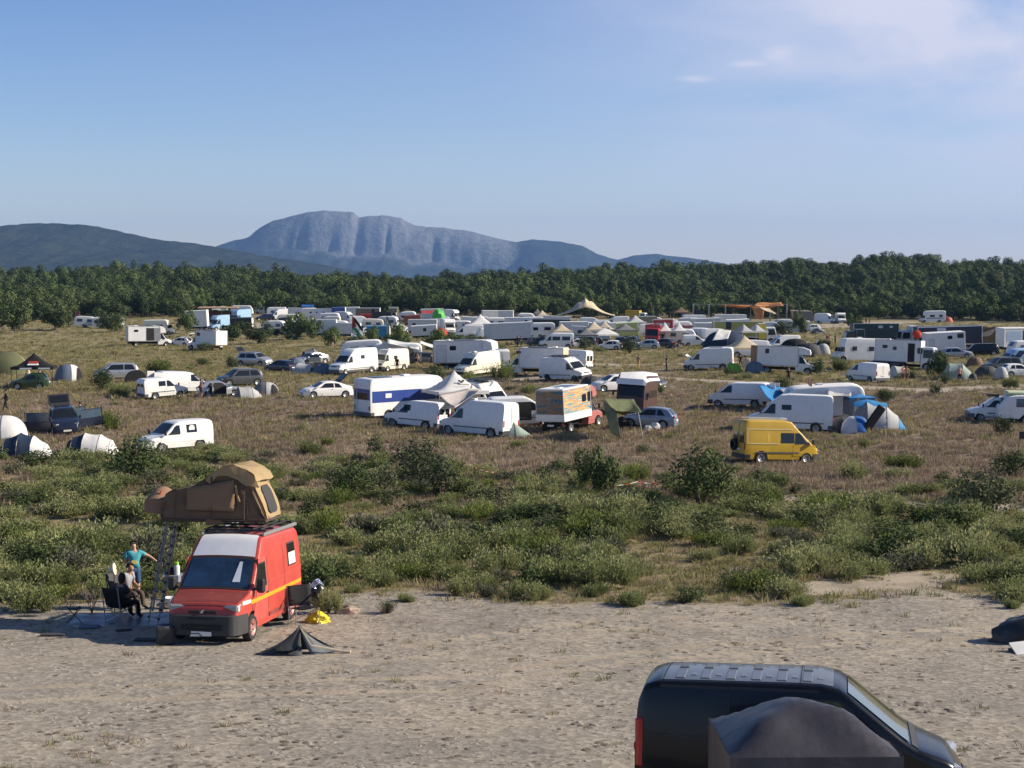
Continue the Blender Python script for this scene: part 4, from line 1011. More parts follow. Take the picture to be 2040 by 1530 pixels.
def dome(u, by, deg, label, L=2.2, W=2.0, H=1.25, a=CG, b=None, door=CBK, sectors=(0, 1), dsec=None, cat='tent', group=None, name='dome_tent', fly=0):
    """four-pole dome; sectors (quarters 0..3) in cloth b, quarter dsec gets a door opening"""
    t = thing(name, label, cat, group=group); n = 32; m = 7; A = []; rs = random.Random(int(u*7+by))
    for j in range(m+1):
        row = []
        for i in range(n):
            th = 2*math.pi*i/n; q = math.pi/2; f = abs(((th/q) % 1)-.5)*2      # f=1 on the poles, 0 between them
            tt = j/m*math.pi/2; rr = math.cos(tt)**.72*(1-.07*(1-f)*math.sin(2*tt)); k = 1/(abs(math.cos(th))**2.6+abs(math.sin(th))**2.6)**(1/2.6)
            row.append((L/2*rr*k*math.cos(th), W/2*rr*k*math.sin(th), H*math.sin(tt)*(1-.045*(1-f)*math.cos(tt))-.02))
        A.append(row)
    for part, want in (('fly', False), ('side_panel', True)):
        if want and b is None: continue
        g = MB(); o = sum(A, [])
        g.v = list(o)
        for j in range(m):
            for i in range(n):
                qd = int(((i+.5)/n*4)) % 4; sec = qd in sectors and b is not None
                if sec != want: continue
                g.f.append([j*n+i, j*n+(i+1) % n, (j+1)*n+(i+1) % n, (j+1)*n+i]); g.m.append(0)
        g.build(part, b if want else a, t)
    if dsec is not None:
        th = (dsec+.5)*math.pi/2; rows = []
        for j in range(5):
            tt = j/4*.95; row = []
            for i in range(5):
                aa = th+(i/4-.5)*(.85*(1-.75*(j/4)**2)); k = 1/(abs(math.cos(aa))**2.6+abs(math.sin(aa))**2.6)**(1/2.6); rr = math.cos(tt)**.72*1.012-.03*math.sin(2*tt)*0
                row.append((L/2*rr*k*math.cos(aa), W/2*rr*k*math.sin(aa), H*math.sin(tt)))
            rows.append(row)
        MB().grid(rows).build('door_opening', door, t)
    g = MB()
    for c in (0, n//4, n//2, 3*n//4): g.path([Vector(A[j][c])*1.012 for j in range(m+1)], .012, 4)
    g.build('poles', POLE, t); tent_place(t, u, by, deg, L, W); return t
def popup(u, by, deg, label, secs, cols, L=2.6, door=True, cat='tent', group=None, name='pop_up_tent', doorend=1, doorm=CBK):
    """row of hoops (x, height, half width) covered in cloth; cols = list of (cloth, first hoop, last hoop)"""
    t = thing(name, label, cat, group=group); n = 12
    def hoop(x, h, w_, lean=0): return [(x+lean*math.sin(math.pi*i/n)*h, w_*math.cos(math.pi*i/n)*(1 if 0 < i < n else 1.02), h*math.sin(math.pi*i/n)**.85-.02) for i in range(n+1)]
    rows = []
    for a_, b_ in zip(secs, secs[1:]):
        for s in range(3): f = s/3; rows.append([(a_[k]*(1-f)+b_[k]*f) for k in range(3)]+[.05*math.sin(math.pi*f)])
    rows.append(list(secs[-1])+[0])
    H = [hoop(x, h*(1-sg), w_) for x, h, w_, sg in rows]
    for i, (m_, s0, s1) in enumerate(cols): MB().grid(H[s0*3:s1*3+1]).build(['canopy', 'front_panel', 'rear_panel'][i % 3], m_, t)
    g = MB()
    for s in range(0, len(H), 3): g.path([Vector(p) for p in H[s]], .014, 4)
    g.build('hoops', POLE, t)
    e = H[-1] if doorend > 0 else H[0]; c = Vector((e[0][0], 0, 0)); MB().add(e, [list(range(len(e)))]).build('doorway' if door else 'end_panel', doorm, t)
    e = H[0] if doorend > 0 else H[-1]; MB().add(e, [list(range(len(e)))]).build('end_panel', cols[0][0], t)
    tent_place(t, u, by, deg, L, max(s[2] for s in secs)*2); return t
def gazebo(u, by, deg, label, w=3.0, d=None, eave=2.0, apex=3.1, col=CW, valm=None, legm=ALU, cat='gazebo', group=None, legs=True, name='gazebo', walls=(), wallm=None, pw=1.55, val=.25, peaks=1, put=True):
    d = d or w; t = thing(name, label, cat, group=group); n = 14; P = []
    for i in range(n*peaks+1):
        row = []
        for j in range(n+1):
            x, y = (i/(n*peaks)-.5)*w, (j/n-.5)*d; fx = abs(((i/n) % 1)-.5)*2 if peaks > 1 else abs(x)/(w/2)
            if peaks > 1 and i % n == 0: fx = 1
            f = 1-max(fx, abs(y)/(d/2)); fr = 1-min(1, (fx**6+(abs(y)/(d/2))**6)**(1/6)); f = .55*f+.45*fr
            row.append((x, y, eave+(apex-eave)*f**pw-.05*math.sin(math.pi*min(1, 2*f))*.5))
        P.append(row)
    MB().grid(P).build('canopy', col, t)
    v = MB(); x, y = w/2+.005, d/2+.005
    for a, b in (((-x, -y), (x, -y)), ((x, -y), (x, y)), ((x, y), (-x, y)), ((-x, y), (-x, -y))):
        v.grid([[(a[0]+(b[0]-a[0])*i/8, a[1]+(b[1]-a[1])*i/8, eave+.015-(val+.02*math.sin(i*2))*k) for i in range(9)] for k in (0, 1)])
    v.build('valance', valm or col, t)
    if legs:
        for sx in (-1, 1):
            for sy in (-1, 1): MB().box((sx*(w/2-.05), sy*(d/2-.05), eave/2-.1), (.05, .05, eave+.1)).build('leg', legm, t)
    for s in walls:
        q = {'y-': [(-x, -y), (x, -y)], 'y+': [(x, y), (-x, y)], 'x+': [(x, -y), (x, y)], 'x-': [(-x, y), (-x, -y)]}[s]
        MB().grid([[(q[0][0]+(q[1][0]-q[0][0])*i/10, q[0][1]+(q[1][1]-q[0][1])*i/10+.04*math.sin(i*1.9), eave*(1-k/4)) for i in range(11)] for k in range(5)]).build('side_wall', wallm or col, t)
    if put: tent_place(t, u, by, deg, w, d, False)
    return t
def tarp(name, label, cat, pts, m, sag=.3, n=10, group=None, thick=.012, wob=.05, parent=None, seed=1):
    """cloth hung from four points (world, or local to parent)"""
    a, b, c, d = [Vector(p) for p in pts]; rs = random.Random(seed); ph = [rs.uniform(0, 6) for _ in range(4)]; P = []
    for i in range(n+1):
        row = []
        for j in range(n+1):
            f, g = i/n, j/n; p = (a*(1-f)+b*f)*(1-g)+(d*(1-f)+c*f)*g
            s = 16*f*(1-f)*g*(1-g); p.z -= sag*s+wob*math.sin(f*9+ph[0]+2*math.sin(g*4+ph[1]))*math.sin(g*7+ph[2])*(.3+.7*s); row.append(p)
        P.append(row)
    org = sum((Vector(p) for p in pts), Vector())/4
    if parent is None:
        o = MB().grid([[tuple(p-org) for p in r] for r in P]).build(name, m); o.location = org
    else: o = MB().grid([[tuple(p) for p in r] for r in P]).build(name, m, parent)
    s = o.modifiers.new('thickness', 'SOLIDIFY'); s.thickness = thick
    if label: tag(o, label, cat, group)
    return o
def small(name, label, cat, mb, m, loc, rz=0, group=None, ground=False):
    o = mb.build(name, m); o.location = loc; o.rotation_euler = (0, 0, rz); return tag(o, label, cat, group)

# ---- people: one skinned surface each
SKIN = pmat('skin', (.50, .29, .2), .6, var=.08); SKIN2 = pmat('tanned_skin', (.36, .19, .12), .6, var=.08); HAIR = pmat('dark_hair', (.02, .014, .01), .8)
BASE = dict(pelvis=(0, 0, .95), spine=(0, 0, 1.12), chest=(0, 0, 1.34), neck=(0, 0, 1.50), jaw=(.03, 0, 1.57), head=(.015, 0, 1.66), top=(.0, 0, 1.735),
    shl=(0, .18, 1.42), ell=(-.02, .26, 1.14), wrl=(.06, .27, .90), hal=(.08, .27, .83), shr=(0, -.18, 1.42), elr=(-.02, -.26, 1.14), wrr=(.06, -.27, .90), har=(.08, -.27, .83),
    hil=(0, .10, .90), knl=(.02, .11, .49), anl=(-.02, .11, .09), tol=(.14, .13, .035), hir=(0, -.10, .90), knr=(.02, -.11, .49), anr=(-.02, -.11, .09), tor=(.14, -.13, .035))
RAD = dict(pelvis=.145, spine=.125, chest=.145, neck=.058, jaw=.075, head=.098, top=.06, sh=.07, el=.046, wr=.03, ha=.036, hi=.095, kn=.06, an=.042, to=.034)
BONES = [('pelvis', 'spine'), ('spine', 'chest'), ('chest', 'neck'), ('neck', 'jaw'), ('jaw', 'head'), ('head', 'top'), ('chest', 'shl'), ('shl', 'ell'), ('ell', 'wrl'), ('wrl', 'hal'), ('chest', 'shr'), ('shr', 'elr'), ('elr', 'wrr'), ('wrr', 'har'),
    ('pelvis', 'hil'), ('hil', 'knl'), ('knl', 'anl'), ('anl', 'tol'), ('pelvis', 'hir'), ('hir', 'knr'), ('knr', 'anr'), ('anr', 'tor')]
POSES = dict(stand={}, walk=dict(knl=(.14, .10, .52), anl=(.22, .10, .12), tol=(.37, .11, .06), knr=(-.02, -.1, .5), anr=(-.25, -.1, .14), tor=(-.12, -.11, .04), ell=(-.12, .25, 1.16), wrl=(-.1, .26, .92), hal=(-.08, .26, .86), elr=(.08, -.25, 1.16), wrr=(.24, -.22, 1.02), har=(.3, -.21, .98)),
    akimbo=dict(ell=(-.08, .42, 1.17), wrl=(.05, .2, 1.02), hal=(.08, .16, 1.0), elr=(.1, -.3, 1.2), wrr=(.3, -.16, 1.2), har=(.36, -.13, 1.2)),
    sit=dict(pelvis=(0, 0, .47), spine=(-.03, 0, .64), chest=(-.04, 0, .86), neck=(0, 0, 1.02), jaw=(.04, 0, 1.08), head=(.04, 0, 1.17), top=(.02, 0, 1.245), shl=(-.03, .18, .94), shr=(-.03, -.18, .94), ell=(.06, .28, .70), wrl=(.27, .2, .62), hal=(.34, .18, .62), elr=(.06, -.28, .70), wrr=(.27, -.2, .62), har=(.34, -.18, .62),
        hil=(.03, .10, .46), knl=(.45, .14, .48), anl=(.5, .14, .09), tol=(.66, .16, .035), hir=(.03, -.10, .46), knr=(.45, -.14, .48), anr=(.5, -.14, .09), tor=(.66, -.16, .035)))
def body_mesh(pose, fingers=True, heavy=1.0, seed=0):
    J = dict(BASE); J.update(pose); names = [n for n in J if n != 'face']; V = [Vector(J[n]) for n in names]; E = [(names.index(a), names.index(b)) for a, b in BONES]
    rad = [RAD.get(n, RAD.get(n[:2])) for n in names]; cls = list(names)
    nz = Vector(J['head'])+(Vector(J['jaw'])-Vector(J['neck'])).normalized()*.0
    fwd = pose.get('face', Vector((1, 0, 0))); fwd = Vector(fwd).normalized()
    V.append(Vector(J['head'])*.55+Vector(J['jaw'])*.45+fwd*.105); E.append((names.index('head'), len(V)-1)); rad.append(.016); cls.append('nose')
    if fingers:
        for s in 'lr':
            w_, h = Vector(J['wr'+s]), Vector(J['ha'+s]); d = (h-w_).normalized(); sd = d.cross(Vector((1, 0, .3)) if abs(d.x) < .8 else Vector((0, 0, 1))).normalized(); hi = names.index('ha'+s); cn = sd.cross(d)
            for i in range(4):
                b0 = h+sd*(.024-.016*i)+d*.03; l = (.075, .085, .08, .06)[i]; b1 = b0+d*l*.5+cn*.008; b2 = b1+d*l*.5+cn*.02
                k = len(V); V += [b0, b1, b2]; E += [(hi, k), (k, k+1), (k+1, k+2)]; rad += [.012, .0095, .008]; cls += ['hand']*3
            k = len(V); b0 = w_*.5+h*.5+sd*.032; b1 = b0+sd*.025+d*.035; V += [b0, b1]; E += [(hi, k), (k, k+1)]; rad += [.013, .010]; cls += ['hand']*2
    me = bpy.data.meshes.new('figure_bones'); me.from_pydata([tuple(v) for v in V], E, []); o = bpy.data.objects.new('figure_bones', me); C.objects.link(o)
    o.modifiers.new('skin', 'SKIN'); o.modifiers.new('sub', 'SUBSURF').levels = 1; o.modifiers['sub'].render_levels = 1
    sk = me.skin_vertices[0].data if len(me.skin_vertices) else None
    if sk is None:
        bpy.context.view_layer.objects.active = o
    for i, r in enumerate(rad): q = r*heavy if cls[i] in ('pelvis', 'spine', 'chest', 'hil', 'hir') else r; me.skin_vertices[0].data[i].radius = (q, q)
    me.skin_vertices[0].data[0].use_root = True
    dg = bpy.context.evaluated_depsgraph_get(); dg.update(); out = bpy.data.meshes.new_from_object(o.evaluated_get(dg)); bpy.data.objects.remove(o)
    # nearest bone of every face
    segs = [(V[a], V[b], cls[a], cls[b]) for a, b in E]; kind = []
    for p in out.polygons:
        c = p.center; best = None
        for a, b, ca, cb in segs:
            d = b-a; t_ = max(0, min(1, (c-a).dot(d)/max(d.length_squared, 1e-9))); q = (c-(a+d*t_)).length
            if best is None or q < best[0]: best = (q, ca, cb, t_)
        kind.append(best[1:])
    return out, kind, J
def region(k, wear):
    a, b, t_ = k
    if 'hand' in (a, b) or 'nose' in (a, b) or a == 'neck' or a in ('jaw', 'head') or (a == 'chest' and b == 'neck' and t_ > .55): return 'skin'
    if a[:2] in ('wr', ) or (a[:2] == 'el'): return 'shirt' if 'long' in wear else 'skin'
    if a[:2] == 'sh': return 'shirt' if ('long' in wear or t_ < .55) and 'bare' not in wear else 'skin'
    if a in ('spine', 'chest') or (a == 'pelvis' and b == 'spine' and t_ > .3): return 'skin' if 'bare' in wear else 'shirt'
    if a == 'pelvis' or a[:2] == 'hi': return 'legs'if (a == 'pelvis' or t_ < .8 or 'trousers' in wear) else 'skin'
    if a[:2] == 'kn': return 'legs' if 'trousers' in wear and t_ < .93 else ('skin' if t_ < .9 else 'shoe')
    return 'shoe'
_FIG = {}
def person(u, by, deg, label, pose='stand', shirt=CDG, legs=CDG, wear=('short',), skin=SKIN, hair=HAIR, loc=None, scale=1.0, fine=False, group=None, longhair=False, heavy=1.0):
    key = (pose if isinstance(pose, str) else id(pose), heavy, fine)
    if key not in _FIG: _FIG[key] = body_mesh(POSES[pose] if isinstance(pose, str) else pose, True, heavy)
    src, kind, J = _FIG[key]; me = src.copy(); me.name = 'person'; me.materials.clear()
    for m_ in (skin, shirt, legs, CBK): me.materials.append(m_)
    reg = [region(k, wear) for k in kind]; ix = dict(skin=0, shirt=1, legs=2, shoe=3)
    me.polygons.foreach_set('material_index', [ix[r] if not (fine and r in ('shirt', 'legs')) else 0 for r in reg]); me.polygons.foreach_set('use_smooth', [True]*len(me.polygons)); me.update()
    o = link('person', me); tag(o, label, 'person', group); o.scale = (scale,)*3
    if loc is None: tent_place(o, u, by, deg, .3, .3, False)
    else: o.location = loc; o.rotation_euler = (0, 0, R(deg))
    # clothes and hair lie a finger's breadth outside the body
    for nm, want, m_, off in (('shirt', 'shirt', shirt, .016), ('trousers' if 'trousers' in wear else 'shorts', 'legs', legs, .02)):
        if not fine: break
        vs = {}; b = MB()
        for p, r in zip(me.polygons, reg):
            if r != want: continue
            f = []
            for v in p.vertices:
                if v not in vs: vs[v] = len(b.v); q = me.vertices[v]; b.v.append(tuple(q.co+q.normal*off))
                f.append(vs[v])
            b.f.append(f); b.m.append(0)
        if b.f: c = b.build(nm, m_, o, 60); c.modifiers.new('thickness', 'SOLIDIFY').thickness = .012
    h = Vector(J['head']); tp = Vector(J['top']); up = (tp-Vector(J['jaw'])).normalized(); fw = Vector((J.get('face') or (1, 0, 0))); fw = (fw-up*fw.dot(up)).normalized(); sd = up.cross(fw); P = []
    c0 = h+up*.03-fw*.012
    for j in range(8):
        row = []
        for i in range(17):
            th = 2*math.pi*i/16; ph = math.pi/2-j/7*(1.25 if abs(math.cos(th/2)) > .8 else (2.1 if not longhair else 2.35))
            back = .5-.5*math.cos(th); ph = math.pi/2-j/7*(.9+(1.25 if not longhair else 1.6)*back)
            row.append(tuple(c0+(fw*math.cos(th)*1.08+sd*math.sin(th)*.95)*math.cos(ph)*.108+up*(math.sin(ph)*.118-(.12*back*(j/7)**2 if longhair else 0))))
        P.append(row)
    MB().grid(P).build('hair', hair, o)
    return o, J
# ------------------------------------------------------------------ the red van, its roof tent and camp
RED = pmat('red_paint', (.43, .055, .04), .45, var=.14, scale=1.1, coat=.25, wear=(.50, .12, .09)); REDB = pmat('faded_shaded_red', (.21, .042, .036), .5, var=.14, scale=1.6, coat=.15, wear=(.33, .12, .10))  # bonnet red is faded, with front shade painted in as a darker base
ROOFW = pmat('white_roof_paint', (.66, .67, .70), .5, var=.06, wear=(.5, .5, .5)); ORANGE = pmat('orange_stripe', (.85, .30, .02), .45, var=.06)
SCREEN = pmat('windscreen_glass', (.014, .035, .075), .05, var=.7, scale=1.2, spec=1, coat=.6)  # blue of reflected sky painted into the glass colour
RV = thing('camper_van', 'red camper van with white roof cap and orange stripe, carrying a tan roof tent', 'van')
L_, W, H = 5.0, 2.0, 2.46
prof = [(-2.5, 2.1), (-2.46, 2.34), (-2.28, 2.43), (.30, 2.47), (.52, 2.42), (.96, 1.98), (1.66, 1.22), (2.30, 1.03), (2.42, .86), (2.5, .5)]
B = Body(prof, W, [(0, .92), (.3, .965), (.6, 1), (1.2, 1), (1.95, .93), (2.5, .84)], [(-2.5, .965), (-2.2, 1), (1.4, 1), (2.0, .97), (2.38, .88), (2.5, .78)], .26, (-1.55, 1.62), .41, .34, .09, .03, .10)
B.shell().build('body', [RED, UNDER], RV)
B.over(1.70, 2.36, 1.0, off=.008, n=8, tm2=.99).build('bonnet', REDB, RV)
B.over(.30, .94, .93, off=.012, tm2=.95, n=8).build('roof_cap', ROOFW, RV)
sc = B.over(.965, 1.655, .97, off=.012, n=8, m=12, tm2=.985).build('windscreen_seal', BLACKP, RV)
ws = B.over(1.01, 1.60, .91, off=.02, n=8, m=12, tm2=.93).build('windscreen', SCREEN, RV)
B.over(1.08, 1.50, .045, off=.026, n=4, m=3, tm2=.11).build('paper_sheet', pmat('paper', (.62, .66, .7), .6), ws).location = (.0, .52, 0)
for y in (-.45, .12): MB().path([(1.66, y-.05, 1.25), (1.62, y+.3, 1.285), (1.63, y+.55, 1.28)], .012).build('wiper', BLACKP, RV)
for sg in (1, -1):
    B.side(.42, 1.62, .42, 1.98, sg, off=.007, t0=.42, t1=1.02, n=8).build('front_door', pmat('faded_door_red', (.44, .075, .06), .48, var=.12, wear=(.42, .16, .13)), RV)
    for x in (.42, 1.62): B.side(x, x+.016, .42, 1.98 if x < 1 else 1.2, sg, off=.012, n=6).build('door_gap', UNDER, RV)
    B.side(-2.4, .3, 1.30, 1.325, sg, off=.010, n=8).build('body_crease', pmat('faded_door_red', (.44, .075, .06)), RV); B.side(-.95, -.935, .42, 2.1, sg, off=.010, n=6).build('panel_gap', UNDER, RV)
    d = B.side(.55, 1.50, 1.24, 1.86, sg, off=.014, t1=1.06).build('door_window_seal', BLACKP, RV); B.side(.60, 1.40, 1.28, 1.82, sg, off=.02, t1=1.05).build('door_window', GLASS, RV)
    MB().box((.53, sg*(W/2+.015), 1.06), (.12, .03, .05), bev=.012).build('door_handle', BLACKP, RV)
    m = MB().box((1.50, sg*(W/2+.17), 1.36), (.13, .22, .36), bev=.05); m.tube((1.52, sg*(W/2-.02), 1.26), (1.5, sg*(W/2+.14), 1.3), .035); m.build('wing_mirror', BLACKP, RV)
    B.side(-2.42, 1.75, .93, 1.03, sg, off=.013, n=14).build('stripe', ORANGE, RV); B.side(1.76, 2.2, .97, 1.06, sg, off=.013).build('white_lettering_strip', PLATE, RV)
    hl = MB().box((2.29, sg*.62, .90), (.2, .56, .175), rz=-sg*.16, bev=.04).build('headlight', LENS, RV); MB().box((2.345, sg*.84, .90), (.1, .13, .165), rz=-sg*.3, bev=.03).build('indicator', pmat('clear_lens', (.62, .6, .56), .2), hl)
    MB().box((-2.51, sg*.88, 1.0), (.06, .14, .5), bev=.02).build('tail_light', REDL, RV)
    B.side(-2.3, .3, .40, .52, sg, off=.016).build('sill_trim', REDB, RV)
    r = MB().box((-1.05, sg*(.83), 2.50), (2.75, .07, .09), bev=.015).build('roof_rail', STEEL, RV)
fr = B.side(-1.95, -1.32, 1.48, 2.1, 1, off=.012).build('window_frame', BLACKP, RV); B.side(-1.91, -1.36, 1.84, 2.06, 1, off=.02).build('side_window', GLASS, fr); B.side(-1.91, -1.36, 1.52, 1.83, 1, off=.02).build('window_blind', PLATE, fr)
bp = B.wrap(1.95, 2.5, .26, .76, off=.03, end=1, n=12).build('front_bumper', pmat('weathered_bumper', (.035, .035, .038), .65, var=.25), RV)
g = MB().box((2.57, 0, .50), (.02, 1.05, .055)); g.box((2.57, 0, .42), (.02, 1.05, .04)); g.box((2.565, 0, .68), (.02, .7, .04)); g.build('air_intake', UNDER, bp)
MB().box((2.43, 0, .835), (.06, .72, .03)).box((2.45, 0, .80), (.06, .72, .02)).build('grille_slot', BLACKP, RV)
em = MB()
for p0, p1, r in (((2.49, -.02, .80), (2.49, .02, .87), .018), ((2.49, .02, .87), (2.49, .05, .885), .016), ((2.49, .0, .83), (2.49, .055, .835), .01), ((2.49, -.02, .80), (2.49, .03, .785), .012), ((2.49, -.02, .80), (2.49, -.055, .80), .01), ((2.49, -.05, .80), (2.49, -.05, .86), .008)): em.tube(p0, p1, r)
em.build('emblem', CHROME, RV)
pl = MB(); pl.slab([(2.60, -.27, .24), (2.60, .27, .26), (2.60, .27, .36), (2.60, -.24, .37)], .015); pl.build('number_plate', PLATE, RV)
MB().path([(2.612, -.26, .31), (2.612, -.05, .325), (2.612, .0, .27), (2.612, .03, .25)], .012).build('plate_crack', BLACKP, RV)
b = MB()
for x in (-2.1, -1.3, -.5, .1): b.box((x, 0, 2.585), (.06, 1.66, .05))
for y in (-.72, -.3, .1, .5, .72): b.box((-.85, y, 2.63), (2.1, .035, .035))
for x in (-2.1, .1):
    for sg in (1, -1): b.box((x, sg*.8, 2.55), (.07, .05, .1))
b.build('roof_rack', BLACKP, RV)
B.wrap(-2.2, -2.5, .32, .55, end=-1).build('rear_bumper', BLACKP, RV)
wheels(RV, (-1.55, 1.62), W, .335, .2, pmat('red_steel_rim', (.36, .18, .17), .5, .3))
p = atD(472, 39.7); RV.location = p; RV.rotation_euler = (0, 0, R(260.5)); on_ground(RV, 3.2, 1.7)
bpy.context.view_layer.update(); MR = RV.matrix_world.copy()

# roof tent: long axis across the van. local frame of the van: x forward, y to the photo's right
RT = thing('roof_tent', 'tan and brown roof tent unfolded sideways on the red van, peak at its sunny end', 'tent')
RT.matrix_world = MR @ Matrix.Translation((-.75, -.24, 2.80)) @ Matrix.Rotation(R(3), 4, 'Z')
def extr(pts, x0, x1, name, m, parent, bulge=.04, nx=6, wr=.03, taper=None):
    rows = []
    for i in range(nx+1):
        f = i/nx; x = x0+(x1-x0)*f; row = []
        for j, (y, z) in enumerate(pts):
            k = math.sin(math.pi*f); row.append((x, y+wr*math.sin(5*f+j*.7)*.6, z-bulge*k*(z > .2)+wr*math.sin(j*.9+f*7)*(z > .2)))
        rows.append(row)
    o = MB().grid(rows).build(name, m, parent, 50); return o
sil = [(-1.80, .0), (-1.86, .40), (-1.72, .70), (-1.45, .80), (-1.1, .86), (-.75, 1.02), (-.45, 1.22), (-.1, 1.34), (.18, 1.36), (.45, 1.24), (.62, 1.02), (.98, .04)]
def dens(P, n=3): return [(a[0]+(b[0]-a[0])*i/n, a[1]+(b[1]-a[1])*i/n) for a, b in zip(P, P[1:]) for i in range(n)]+[P[-1]]
ds = dens(sil)
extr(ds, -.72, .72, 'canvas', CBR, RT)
for x, nm in ((.72, 'front_wall'), (-.72, 'rear_wall')):
    b = MB(); rows = [[(x+(.045*math.sin(k*1.1+j*.75)+.03*math.sin(k*.6-j*1.4+2))*math.sin(math.pi*k/12), y, z*k/12) for j, (y, z) in enumerate(ds)] for k in range(13)]
    b.grid(rows).build(nm, CBR, RT)
fl = MB().grid([[(.83+.012*math.sin(i*1.2+j), -1.12+1.28*i/8, .24+.62*j/5+.22*(i/8)*(j/5)) for i in range(9)] for j in range(6)]).build('window_flap', pmat('brown_flap', (.21, .135, .078), .85, bump=.5, bscale=8), RT)
fl.modifiers.new('t', 'SOLIDIFY').thickness = .03
sm_ = MB()
for y, z in ((-1.46, .78), (-.46, 1.2), (.42, 1.2)): sm_.path([(.82, y, .03), (.82, y*.99, z*.5), (.79, y*.97, z)], .011, 4)
sm_.path([(.79, -1.78, .05), (.80, -.6, .03), (.79, .96, .06)], .016, 4); sm_.path([(.85, -1.1, .27), (.85, .15, .24)], .012, 4)
sm_.build('seams', pmat('dark_seam', (.07, .045, .03), .8), RT)
for y in (-.44, .5): MB().box((.86, y, 1.06 if y < 0 else .30), (.02, .05, .20), bev=.005).build('buckle_strap', BLACKP, RT)
MB().grid([[(.80+.03*math.sin(i*1.3), -.62+.42*i/5, .06-.16*j/2) for i in range(6)] for j in range(3)]).build('skirt_flap', CBR, RT)
# sunny end wall and its mesh window
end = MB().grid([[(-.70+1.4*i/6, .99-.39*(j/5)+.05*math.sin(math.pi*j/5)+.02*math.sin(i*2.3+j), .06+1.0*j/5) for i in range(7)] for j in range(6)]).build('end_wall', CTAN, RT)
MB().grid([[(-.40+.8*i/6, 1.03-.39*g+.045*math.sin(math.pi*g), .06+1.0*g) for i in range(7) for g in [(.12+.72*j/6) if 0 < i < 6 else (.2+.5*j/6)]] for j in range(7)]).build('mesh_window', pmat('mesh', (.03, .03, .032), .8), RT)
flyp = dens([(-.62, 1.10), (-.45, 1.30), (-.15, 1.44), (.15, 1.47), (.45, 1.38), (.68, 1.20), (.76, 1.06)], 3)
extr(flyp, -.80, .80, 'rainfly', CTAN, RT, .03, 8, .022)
b = MB(); rows = []
for k in range(7):
    f = k/6; rows.append([(.81+.03*math.sin(i*.8+f), y*(1-.05*f)+.12*f, z-.03-f*(.36*max(0, 1-abs((i/(len(flyp)-1))-.62)*2.3)+.10)) for i, (y, z) in enumerate(flyp)])
b.grid(rows).build('rainfly_front_drape', CTAN, RT)
MB().path([(.84, .20, .95), (.86, .24, .7), (.85, .30, .52)], .03).build('tied_strap', CTAN, RT)
# annex hood at the ladder end
an = MB(); rows = []
for i in range(7):
    f = i/6; rows.append([(-.62+1.24*j/6, -1.80-.52*f+.03*math.sin(j*2+i), .10+(.62+.16*math.sin(f*3.1))*math.sin(math.pi*(.18+.64*j/6))**.8*(1-.25*f)+.10*f) for j in range(7)])
an.grid(rows); an.add([r for r in rows[-1]], [list(range(7))]); rows2 = [[(p[0], p[1], p[2]) for p in (r[0], (r[0][0], r[0][1], .12+.08*i/6))] for i, r in enumerate(rows)]; rows3 = [[r[6], (r[6][0], r[6][1], .12+.08*i/6)] for i, r in enumerate(rows)]
an.grid(rows2); an.grid(rows3)
ao = an.build('entrance_hood', pmat('hood_canvas', (.22, .13, .085), .85, var=.15, bump=.3, bscale=6), RT, 60)
MB().path([(.45, -1.95, .75), (.5, -2.0, .5), (.47, -2.08, .3)], .02).build('red_webbing', CRED, RT)
MB().box((0, -.42, -.01), (1.45, 2.8, .05), bev=.02).build('base_board', pmat('base_board', (.06, .05, .045), .8), RT)
bpy.context.view_layer.update()
# ladder under the tent's far-from-sun end
top = RT.matrix_world @ Vector((.35, -1.72, -.03)); ft = at(304, 1246)
LD = thing('ladder', 'double aluminium extension ladder propping the roof tent beside the red van', 'ladder')
ax_ = (top-ft).normalized(); sd_ = Vector((1, -.55, 0)); sd_ = (sd_-ax_*sd_.dot(ax_)).normalized(); nn = ax_.cross(sd_); ln = (top-ft).length
b = MB(); b2 = MB()
for s, bb, o in ((-.16, b, 0), (.16, b, 0), (-.13, b2, .055), (.19, b2, .055)):
    bb.tube(ft+sd_*s+nn*o+ax_*(0 if o == 0 else .35), top+sd_*s+nn*o+ax_*.06, .027, n=4)
for k in range(11):
    q = ft+ax_*(.2+k*ln/11.5); b.tube(q-sd_*.17, q+sd_*.17, .013, n=5); q = q+nn*.055
    if k: b2.tube(q-sd_*.14, q+sd_*.20, .013, n=5)
LST = pmat('shaded_aluminium', (.30, .29, .27), .5, .4, var=.2); b.build('lower_section', LST, LD); b2.build('upper_section', LST, LD)  # ladder's shade painted in as darker aluminium
b = MB()
for k in range(11):
    q = ft+ax_*(.2+k*ln/11.5)
    for s in (-.17, .17): b.box(q+sd_*s, (.06, .05, .06))
b.build('clamps', BLACKP, LD)

# ---- the campers by the ladder
def gpos(u, v): return at(u, v)
pose_man = dict(POSES['stand']); pose_man.update(chest=(-.04, 0, 1.33), neck=(-.06, 0, 1.49), jaw=(-.03, 0, 1.57), head=(-.065, 0, 1.645), top=(-.12, 0, 1.71), face=(.75, 0, .55),
    shl=(-.05, .19, 1.41), ell=(.0, .44, 1.30), wrl=(.12, .62, 1.17), hal=(.15, .67, 1.12), shr=(-.05, -.19, 1.41), elr=(-.03, -.25, 1.14), wrr=(.12, -.2, 1.0), har=(.19, -.18, .98))
TSH = pmat('turquoise_tshirt', (.05, .30, .36), .8, var=.12); DEN = pmat('blue_shorts', (.03, .07, .16), .85, var=.2)
pm = gpos(268, 1198); o, J = person(0, 0, -72, 'person in a turquoise t-shirt standing behind the seated ones, looking up at the roof tent', pose_man, TSH, DEN, ('short',), SKIN, HAIR, loc=pm, fine=True)
